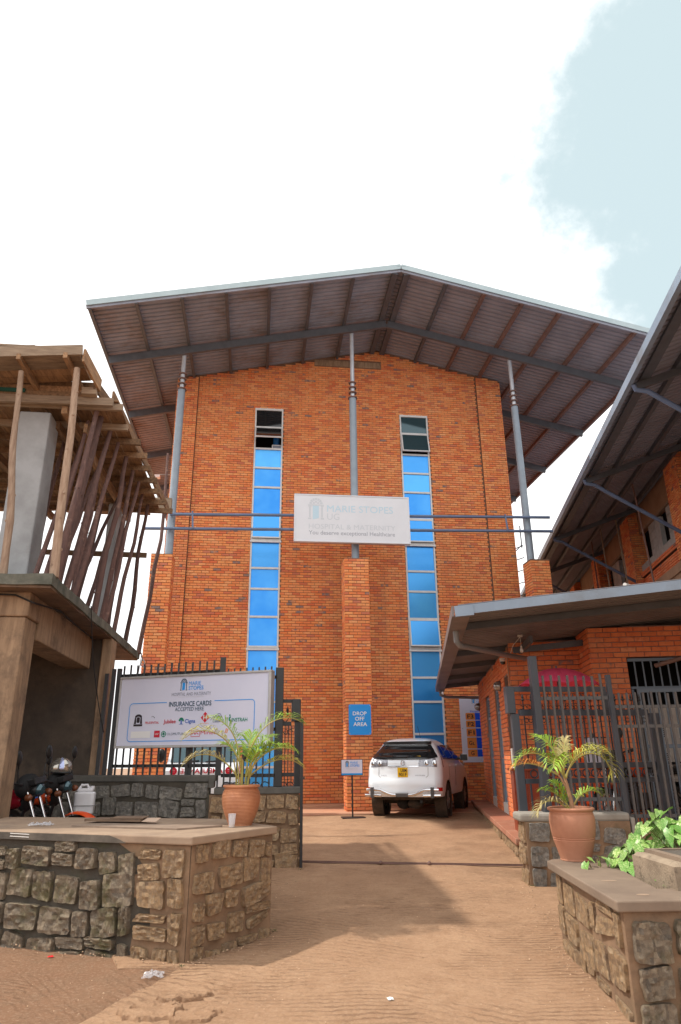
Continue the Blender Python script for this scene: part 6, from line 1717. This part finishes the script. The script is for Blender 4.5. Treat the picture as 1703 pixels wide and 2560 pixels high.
# walls
DO = [(4.1, 5.0, .5, 3.02), (6.25, 7.3, .5, 3.0), (2.28, 2.95, .45, 3.12)]
m = Am(); ys = [2.0]
for a, b, z0, z1 in sorted(DO): ys += [a, b]
ys.append(9.3)
for i in range(len(ys) - 1):
    a, b = ys[i], ys[i + 1]
    if i % 2 == 0: m.bx(WX, WX + .22, a, b, .45, 3.60)
    else: m.bx(WX, WX + .22, a + .001, b - .001, 3.08, 3.60)
m.bx(WX + .221, 7.0, 9.08, 9.3, .45, 3.6); m.bx(WX + .221, 1.7, 2.003, 2.2, .45, 3.66)
m.bx(1.70, 1.9, 1.12, 2.0, .45, 3.70); m.bx(1.901, 2.30, 1.12, 1.34, .45, 3.72); m.bx(2.301, 4.6, 1.12, 1.34, 3.2, 3.74); m.bx(4.601, 7.0, 1.12, 1.34, .45, 3.9)
m.build('wall', MORTAR2, an)
AB = dict(L=.262, h=.0886)
sp = wall_specs(AW(WX, 9.3, .45), -ua, -na, 7.3, 3.13, [(9.3 - b, 9.3 - a, 0, z1 - .45) for a, b, z0, z1 in DO], **AB)
sp += wall_specs(AW(WX, 2.0, .45), na, -ua, 1.30, 3.22, **AB)
sp += wall_specs(AW(1.70, 2.0, .45), -ua, -na, .88, 3.26, phase=1, **AB)
sp += wall_specs(AW(1.695, 1.12, .45), na, -ua, 2.9, 3.32, [(.605, 2.9, 0, 2.76)], **AB)
sp += wall_specs(AW(4.6, 1.12, .45), na, -ua, 2.0, 3.4, **AB)
lay(an, sp, BRICK2, 300)
Am().bx(1.75, 1.9, 1.09, 1.11, .45, .46).build('joint', MORTAR2, an)
# near-black sheets standing in for shade in the rooms behind
Am().bx(2.31, 4.59, 3.3, 3.35, .45, 3.6).bx(2.25, 2.30, 1.345, 3.29, .45, 3.6).bx(4.6, 4.65, 1.345, 3.29, .45, 3.6).build('shade_sheet', SHADE, an)
Am().bx(WX + .9, WX + .95, 2.2, 3.2, .45, 3.4).build('shade_sheet', SHADE, an)
for (a, b, z0, z1) in DO[:2]:
    m = Am(); m.bx(WX + .03, WX + .11, a, a + .06, z0, z1); m.bx(WX + .03, WX + .11, b - .06, b, z0, z1); m.bx(WX + .03, WX + .11, a + .061, b - .061, z1 - .06, z1); m.bx(WX + .03, WX + .11, a + .061, b - .061, z1 - .55, z1 - .50)
    dr_ = m.build('door', DOORP, an)
    Am().bx(WX + .06, WX + .10, a + .062, b - .062, z0 + .15, z1 - .551).build('door_leaf', DOORP, dr_)
    for k in range(7): Am().box((WX + .07, (a + b) / 2, z1 - .47 + .062 * k), (.05, 0, .03), (0, b - a - .13, 0), (-.006, 0, .012)).build('louvre_slat', DOORP, dr_)
    Am().bx(WX + .105, WX + .11, a + .06, b - .06, z1 - .5, z1 - .06).build('vent_back', SHADE, dr_)
    Am().bx(WX - .01, WX + .20, a + .005, b - .005, z0 - .05, z0 + .148).build('threshold', PALECLOTH if False else CREAMW, dr_)
    Am().tube([(WX + .04, a + .12, 1.55), (WX - .04, a + .12, 1.55), (WX - .05, a + .28, 1.53)], .014, 8).build('handle', CHROME, dr_, smooth=True)
# near-black sheet painting the shade inside the third opening
Am().bx(WX + .3, WX + .34, 2.3, 2.93, .46, 3.1).build('opening_shade', SHADE, an)
# bulkhead lamps, camera, switch box
for nm, (yl, z), lb in (('a', (3.6, 2.98), 'round grey bulkhead lamp above the nearer annex door'), ('b', (9.15, 2.92), 'round grey bulkhead lamp at the far corner of the annex')):
    t = thing('wall_lamp', lb, 'lamp', M=MA @ Matrix.Translation((WX - .014, yl, z)), group='bulkhead lamps on the annex')
    Am().lathe([(.115, 0), (.115, .03)], (WX - .014, yl, z), 18, (-1, 0, 0)).build('lamp_base', STEEL_D, t, smooth=True)
    Am().lathe([(.105, .03), (.10, .08), (.075, .125), (.04, .148), (.001, .155)], (WX - .014, yl, z), 18, (-1, 0, 0), cap=False).build('lamp_cover', LAMPG, t, smooth=True)
t = thing('security_camera', 'small white and black dome camera high on the annex corner', 'camera', M=MA @ Matrix.Translation((WX - .014, 2.45, 3.33)))
Am().lathe([(.06, 0), (.065, .07)], (WX - .06, 2.45, 3.34), 14, (0, 0, 1)).build('housing', CREAMW, t, smooth=True)
Am().ball((WX - .06, 2.45, 3.335), .055, 12, 8).build('dome', GLASSD, t, smooth=True)
t = thing('switch_box', 'white electrical switch box low on the annex corner', 'switch box', M=MA @ Matrix.Translation((WX - .05, 1.98, 1.5)))
Am().bx(WX - .11, WX - .015, 1.96, 2.06, 1.38, 1.72).build('box', CREAMW, t, bevel=.008)
Am().tube([(WX - .03, 2.01, 1.72), (WX - .03, 2.01, 3.55)], .012, 8).build('conduit', pm('tan_conduit', (.42, .24, .14), None, rough=.6), t, smooth=True)
# roof
YA0, YA1, XA0, XA1 = -2.09, 9.45, -.74, 7.2
mm = rib_sheet(MA, XA0, XA1, YA0, YA1, lambda x: arz(x) + .004, .19, .035)
rfo = mm.build('roof', SHEET_A, an, recalc=False)
slx = V((1, 0, .085)).normalized()
for k, yl in enumerate((-.75, 2.25, 4.3, 6.6, 8.9)):
    Am().bar((XA0 + .16, yl, arz(XA0 + .16) - .055), (XA1, yl, arz(XA1) - .055), .06, .10).build('rafter', STEEL_D, rfo)
Am().bar((.42, 1.5, arz(.42) - .20), (1.69, 1.5, arz(1.69) - .20), .05, .11).build('rafter', STEEL_D, rfo)
Am().bar((.62, .6, arz(.6) - .16), (.62, 2.0, arz(.6) - .16), .06, .12).build('rafter', STEEL_D, rfo)
Am().bar((XA0 - .0, YA0 - .03, arz(XA0) - .05), (XA1, YA0 - .03, arz(XA1) - .05), .025, .125).build('fascia', FASCIA, rfo)
Am().bar((XA0 - .06, YA0 - .04, arz(XA0) - .07), (XA0 + .19, YA0 - .043, arz(XA0) - .052), .05, .145).build('fascia_corner', FASCIA, rfo)
m = Am(); m.bx(XA0 - .10, XA0 - .07, YA0 - .02, YA1, arz(XA0) - .13, arz(XA0) + .01); m.bx(XA0 - .07, XA0 + .13, YA0 + .02, YA1, arz(XA0) - .135, arz(XA0) - .12); m.bx(XA0 + .13, XA0 + .15, YA0 + .02, YA1, arz(XA0) - .12, arz(XA0) - .01)
m.build('gutter', pm('brown_grey_gutter', (.24, .20, .19), (.17, .145, .14), 2, rough=.5, metal=.3), rfo)
Am().tube([(XA0, -.95, arz(XA0) - .12), (XA0 + .01, -.90, 3.24), (XA0 + .06, -.82, 3.19), (-.2, .05, 3.22), (WX - .02, 1.25, 3.28), (WX + .25, 1.7, 3.30)], .045, 12).build('downpipe', GREYPIPE, rfo, smooth=True)
Am().tube([(XA0 + .02, 8.9, arz(XA0) - .13), (XA0 + .03, 8.95, 3.25), (XA0 + .2, 9.05, 3.2), (WX, 9.2, 3.18)], .04, 10).build('downpipe', GREYPIPE, rfo, smooth=True)
wc = MB(MA).tube([(1.55, -1.9, arz(1.5) + .09), (1.75, -1.6, arz(1.7) + .10), (2.4, -1.3, arz(2.4) + .08), (3.6, -1.4, arz(3.6) + .08)], .025, 8)
tag(wc.build('white_hose', CREAMW, None, smooth=True), 'white hose lying across the top of the annex roof', 'hose')
t = thing('hanging_bulb', 'white light bulb hanging on a wire under the annex roof', 'light bulb', M=MA @ Matrix.Translation((.50, 1.0, 3.3)))
Am().tube([(.50, 1.0, 3.60), (.505, 1.0, 3.42)], .005, 5).tube([(.50, 1.0, 3.58), (.42, 1.4, 3.50), (.40, 1.95, 3.35)], .005, 5).build('wire', CREAMW, t)
Am().lathe([(.018, .08), (.02, .06), (.014, .05), (.022, .035), (.032, .01), (.03, -.015), (.015, -.035), (.001, -.04)], (.505, 1.0, 3.345), 14, (0, 0, 1), cap=False).build('bulb', BULB, t, smooth=True)
Am().bx(.46, .54, .97, 1.03, 3.585, 3.62).build('junction_box', CREAMW, t)

# grilled doorway
gr = thing('grill_door', 'blue grey barred grill with its leaf ajar in the dark annex doorway', 'door', M=MA @ Matrix.Translation((3.2, 1.1, .5)))
m = Am(); m.bx(2.32, 4.58, 1.15, 1.19, 3.13, 3.18); m.bx(2.32, 4.58, 1.15, 1.19, 2.66, 2.70); m.bx(2.32, 2.36, 1.15, 1.19, .5, 2.65); m.build('frame', GRILL, gr)
for k in range(16): Am().bx(2.42 + k * .14, 2.445 + k * .14, 1.16, 1.18, 2.70, 3.13).build('bar', GRILL, gr)
hx, hy = 2.40, 1.05; ld = V((cos(-.10), sin(-.10), 0))
def gp(a, z, o=0): return V((hx, hy, z)) + ld * a + V((0, -o, 0))
m = Am()
for z in (2.62, 1.72, .58): m.bar(gp(0, z), gp(1.10, z), .03, .06)
for a in (0, 1.10): m.bar(gp(a, .55), gp(a, 2.65), .05, .03, (0, 1, 0))
lfo = m.build('gate_leaf', GRILL, gr)
for k in range(7): Am().bar(gp(.14 + k * .137, .6), gp(.14 + k * .137, 2.6), .024, .02, (0, 1, 0)).build('bar', GRILL, lfo)
tag(MB(MA).tube([(2.5, .3, 2.95), (3.8, .6, 3.30)], .035, 10).build('rust_pipe', RUSTP, None, smooth=True), 'slanting rusty pipe crossing the top of the grilled doorway', 'pipe')
gc = thing('cream_cabinet', 'cream metal cabinet with perforated vents standing behind the grill door', 'cabinet', M=MA @ Matrix.Translation((2.9, 1.7, .5)))
Am().bx(2.52, 4.3, 1.6, 2.4, 1.15, 2.42).build('cabinet_body', CABINET, gc, bevel=.01)
Am().bx(2.53, 4.29, 1.65, 2.35, .46, 1.148).build('gap_shade', SHADE, gc)  # near-black box painting the shaded gap under the cabinet
for (a, z) in ((2.72, 1.98), (3.12, 1.98), (2.72, 1.50), (3.12, 1.50), (3.6, 1.98), (3.6, 1.5)):
    vn = Am().bx(a, a + .22, 1.585, 1.599, z - .12, z + .13).build('vent', CREAMW, gc)
    h = Am()
    for i in range(6):
        for j in range(7): h.bx(a + .015 + i * .034, a + .036 + i * .034, 1.58, 1.584, z - .105 + j * .033, z - .083 + j * .033)
    h.build('vent_hole', SHADE, vn)
Am().bx(2.6, 4.2, 1.588, 1.599, 1.20, 1.24).build('trim', CREAMW, gc)

# things under the annex roof behind the gate
um = thing('umbrella', 'bright pink umbrella standing open behind the charcoal gate', 'umbrella', M=MA @ Matrix.Translation((.93, .30, .45)))
Am().tube([(.93, .30, .46), (.93, .30, 2.98)], .016, 8).build('shaft', STEEL_D, um, smooth=True)
m = Am(); NS, NR = 8, 8
def uf(a, b):
    th = 2 * pi * a; s = (th * NS / (2 * pi)) % 1; sag = 1 - .10 * sin(pi * s) * b
    return V((.93 + .68 * b * sag * cos(th), .30 + .68 * b * sag * sin(th), 2.94 - .30 * b ** 1.8 + .05 * sin(pi * s) * b))
for p in range(NS):
    Am().grid(lambda a, b, p=p: uf((p + min(.999, a)) / NS, b), 6, NR).build('canopy_panel', UMB, um, smooth=True)
    th = 2 * pi * p / NS
    Am().tube([(.93 + .68 * b * cos(th), .30 + .68 * b * sin(th), 2.93 - .30 * b ** 1.8) for b in (0, .33, .66, 1)], .005, 5).build('rib', STEEL_D, um)
dk = thing('security_desk', 'red brown wooden counter behind the gate under the umbrella', 'desk', M=MA @ Matrix.Translation((.55, .9, .45)))
Am().bx(.14, .80, .75, 1.15, .45, 1.36).build('counter_body', DESK, dk)
Am().bx(.10, .84, .70, 1.20, 1.361, 1.40).build('counter_top', DESK, dk, bevel=.008)
for x in (.16, .36, .57, .76): Am().bx(x, x + .02, .735, .749, .46, 1.355).build('moulding', DESK, dk)
pp = thing('papers', 'loose white papers on the counter behind the dry palm frond', 'papers', M=MA @ Matrix.Translation((.35, .9, 1.40)))
for k in range(3): Am().box((.25 + .11 * k, .85 + .05 * k, 1.415 + .012 * k), (.21, .03, 0), (-.03, .15, .01), (0, 0, .01)).build('sheet', PAPER, pp)
axp = AW(1.55, .55, .45)
mb3, M3 = motorcycle((axp.x, axp.y, .45), radians(195), 'orange red motorcycle parked behind the charcoal gate under the annex roof', ORTANK, ORFEND)
for i, (x, mt, lb) in enumerate(((1.18, ORCLOTH, 'orange cloth hanging behind the gate beside the pale cloth'), (1.42, PALECLOTH, 'pale lilac cloth hanging behind the gate beside the orange cloth'))):
    m = MB(MA)
    m.grid(lambda a, b, x=x: V((x + (a - .5) * (.20 + .05 * b), .62 + .03 * sin(a * 14) * (1 - b), 1.86 - .40 * b)), 16, 6)
    m.grid(lambda a, b, x=x: V((x + (a - .5) * (.20 + .05 * b), .628 + .03 * sin(a * 14) * (1 - b), 1.86 - .40 * b)), 16, 6)
    tag(m.build('hanging_cloth', mt, None, smooth=True, recalc=False), lb, 'cloth')
tag(MB(MA).tube([(1.0, .63, 1.86), (1.65, .63, 1.86)], .008, 6).tube([(1.65, .63, 1.86), (1.7, 2.0, 1.9)], .008, 6).tube([(1.0, .63, 1.86), (.9, 2.0, 1.9)], .008, 6).build('clothes_line', WIRED, None), 'thin line holding the hanging cloths behind the gate', 'line')

# ================================================================== TALL BUILDING ON THE RIGHT
aT = radians(14.7); uT, nT = V((sin(aT), cos(aT), 0)), V((cos(aT), -sin(aT), 0))
MT_ = frame((6.81, 8.63, 0), nT, uT, (0, 0, 1)); Tm = lambda: MB(MT_)
def TW(x, y, z): return MT_ @ V((x, y, z))
tb = thing('tall_brick_building', 'tall brick building on the right with a huge overhanging steel roof and unfinished windows', 'building', M=MT_)
def trz(x): return 9.05 + .33 * x
YT0, YT1 = -8.0, 46.0
mm = rib_sheet(MT_, .05, 6.5, YT0, YT1, lambda x: trz(x) + .004, .19, .045)
tr = mm.build('roof', SHEET_T, tb, recalc=False)
for x in (1.0, 1.95, 2.85): Tm().bx(x - .05, x + .05, YT0, YT1, trz(x) - .15, trz(x) - .012).build('purlin', STEEL_D, tr)
Tm().bx(.22, .42, YT0, YT1, trz(.3) - .10, trz(.3) - .04).build('eave_purlin', STEEL_D, tr)
m = Tm(); m.bx(-.06, .04, YT0, YT1, trz(0) - .12, trz(0) + .07); m.build('gutter', FASCIA, tr)
for y in (-2.0, 3.3, 8.6, 14.1, 19.6): Tm().bar((.1, y, trz(.1) - .20), (3.1, y, trz(3.1) - .20), .08, .16).build('roof_beam', STEEL_D, tr)
for y in (-2.0, 3.3, 8.6, 14.1, 19.6):
    Tm().tube([(.06, y - .05, trz(0) - .12), (.10, y, trz(0) - .22), (.34, y + .02, trz(0) - .27), (.55, y + .05, trz(0) - .42), (3.05, y + 1.0, 7.35)], .055, 10).build('downpipe', STEEL_B, tr, smooth=True)
# walls
ZS0, ZS1 = 6.68, 6.96
Tm().bx(2.92, 6.5, YT0, 45, ZS0, ZS1).build('floor_slab', PLASTER_T, tb, bevel=.01)
Tm().prism([(4.6, YT0, ZS1), (4.6, 46, ZS1), (4.6, 46, trz(4.6) - .2), (4.6, YT0, trz(4.6) - .2)], (.05, 0, 0)).build('shade_sheet', SHADE, tb)  # near-black back sheet standing in for shade deep in the upper floor
Tm().prism([(2.95, 45.4, ZS1), (6.4, 45.4, ZS1), (6.4, 45.4, trz(6.4) - .02), (2.95, 45.4, trz(2.95) - .02)], (0, .2, 0)).build('end_wall', PLASTER_T, tb)
Tm().bx(3.35, 3.55, YT0, 45, -.1, ZS0 - .001).build('lower_wall', PLASTER_T, tb)
Tm().bx(2.98, 3.34, YT0, 45, 6.30, ZS0 - .001).build('edge_beam', PLASTER_T, tb)
COLS = [(-6.6, -5.5), (-1.2, -.1), (4.1, 5.2), (9.4, 10.5), (14.85, 15.95), (20.2, 21.3), (25.6, 26.7), (31.0, 32.1), (36.4, 37.5), (41.8, 42.9)]
Tm().bx(3.10, 3.3, YT0, 45, ZS1 + .001, 7.42).build('band_wall', MORTAR, tb)
Tm().bx(3.14, 3.3, YT0, 45, 7.421, 7.50).build('band_gap', SHADE, tb)
Tm().bx(3.06, 3.3, YT0, 45, 7.501, 7.68).build('band_wall', MORTAR, tb)
sp = wall_specs(TW(3.10, 22, ZS1), -uT, -nT, 23, .46) + wall_specs(TW(3.06, 22, 7.50), -uT, -nT, 23, .18, h=.09)
lay(tb, [s for s in sp], BRICK2, 60)
sp = []
for (a, b) in COLS:
    Tm().bx(2.90, 3.42, a, b, ZS1 + .002, trz(3.0) - .05).build('column_core', MORTAR, tb)
    if a < 3: continue
    sp += wall_specs(TW(2.90, b, ZS1), -uT, -nT, b - a, 3.05) + wall_specs(TW(2.895, a, ZS1), nT, -uT, .5, 3.05, phase=1)
lay(tb, sp, BRICK, 230)
for (c0, c1) in zip(COLS, COLS[1:]):
    a, b = c0[1], c1[0]
    Tm().bx(3.22, 3.42, a + .001, b - .001, 9.16, trz(3.2)).build('upper_wall', PLASTER_T, tb)
    Tm().bx(3.12, 3.42, a + .001, b - .001, 7.69, 7.95).build('sill', BLOCK, tb)
    Tm().bx(3.5, 3.55, a, b, 7.69, 9.2).build('shade_sheet', SHADE, tb)  # near-black sheet painting the shade behind the window opening
    Tm().bx(3.16, 3.22, a + .3, b - .2, 9.08, 9.155).build('window_head', WOOD_W, tb)
    # grey block infill with one opening
    y = a + .05
    for row in range(4):
        z = 7.96 + row * .285; y = a + .02 + (row % 2) * .2
        while y < a + 1.35:
            y2 = min(y + .40, a + 1.4); Tm().bx(3.24, 3.40, y, y2 - .012, z, z + .272).build('block', BLOCK, tb); y = y2
    Tm().bx(3.25, 3.40, a + 2.2, a + 2.65, 7.951, 9.079).build('concrete_mullion', BLOCK, tb)
    for row in range(4):
        z = 7.96 + row * .285; y = a + 2.66
        while y < a + 3.3: Tm().bx(3.24, 3.40, y, min(y + .4, a + 3.35) - .012, z, z + .272).build('block', BLOCK, tb); y += .4
for i, (xl_, y0, y1, zt, lb) in enumerate(((2.0, 10.74, 10.16, 9.62, 'nearest thin rusty rod rising under the right roof, in front of the grey block window'), (2.0, 15.3, 15.1, 9.62, 'second thin rod under the right roof, left of the far brick column'),
                                  (2.0, 16.9, 16.9, 9.6, 'farthest left thin rod deep under the right roof'), (2.4, 14.6, 14.2, 9.75, 'thin rod close beside the far brick column'))):
    t = thing('support_rod', lb, 'rod', M=MT_ @ Matrix.Translation((xl_, y1, 3.6)), group='thin rods under the right roof')
    Tm().tube([(xl_, y0, zt), (xl_ + .01, (y0 + y1) / 2, 7.5), (xl_, y1, 5.6), (xl_, y1 - .1, 3.6)], .028, 8).build('rod', RUSTP if i % 2 == 0 else WOOD_W, t, smooth=True)
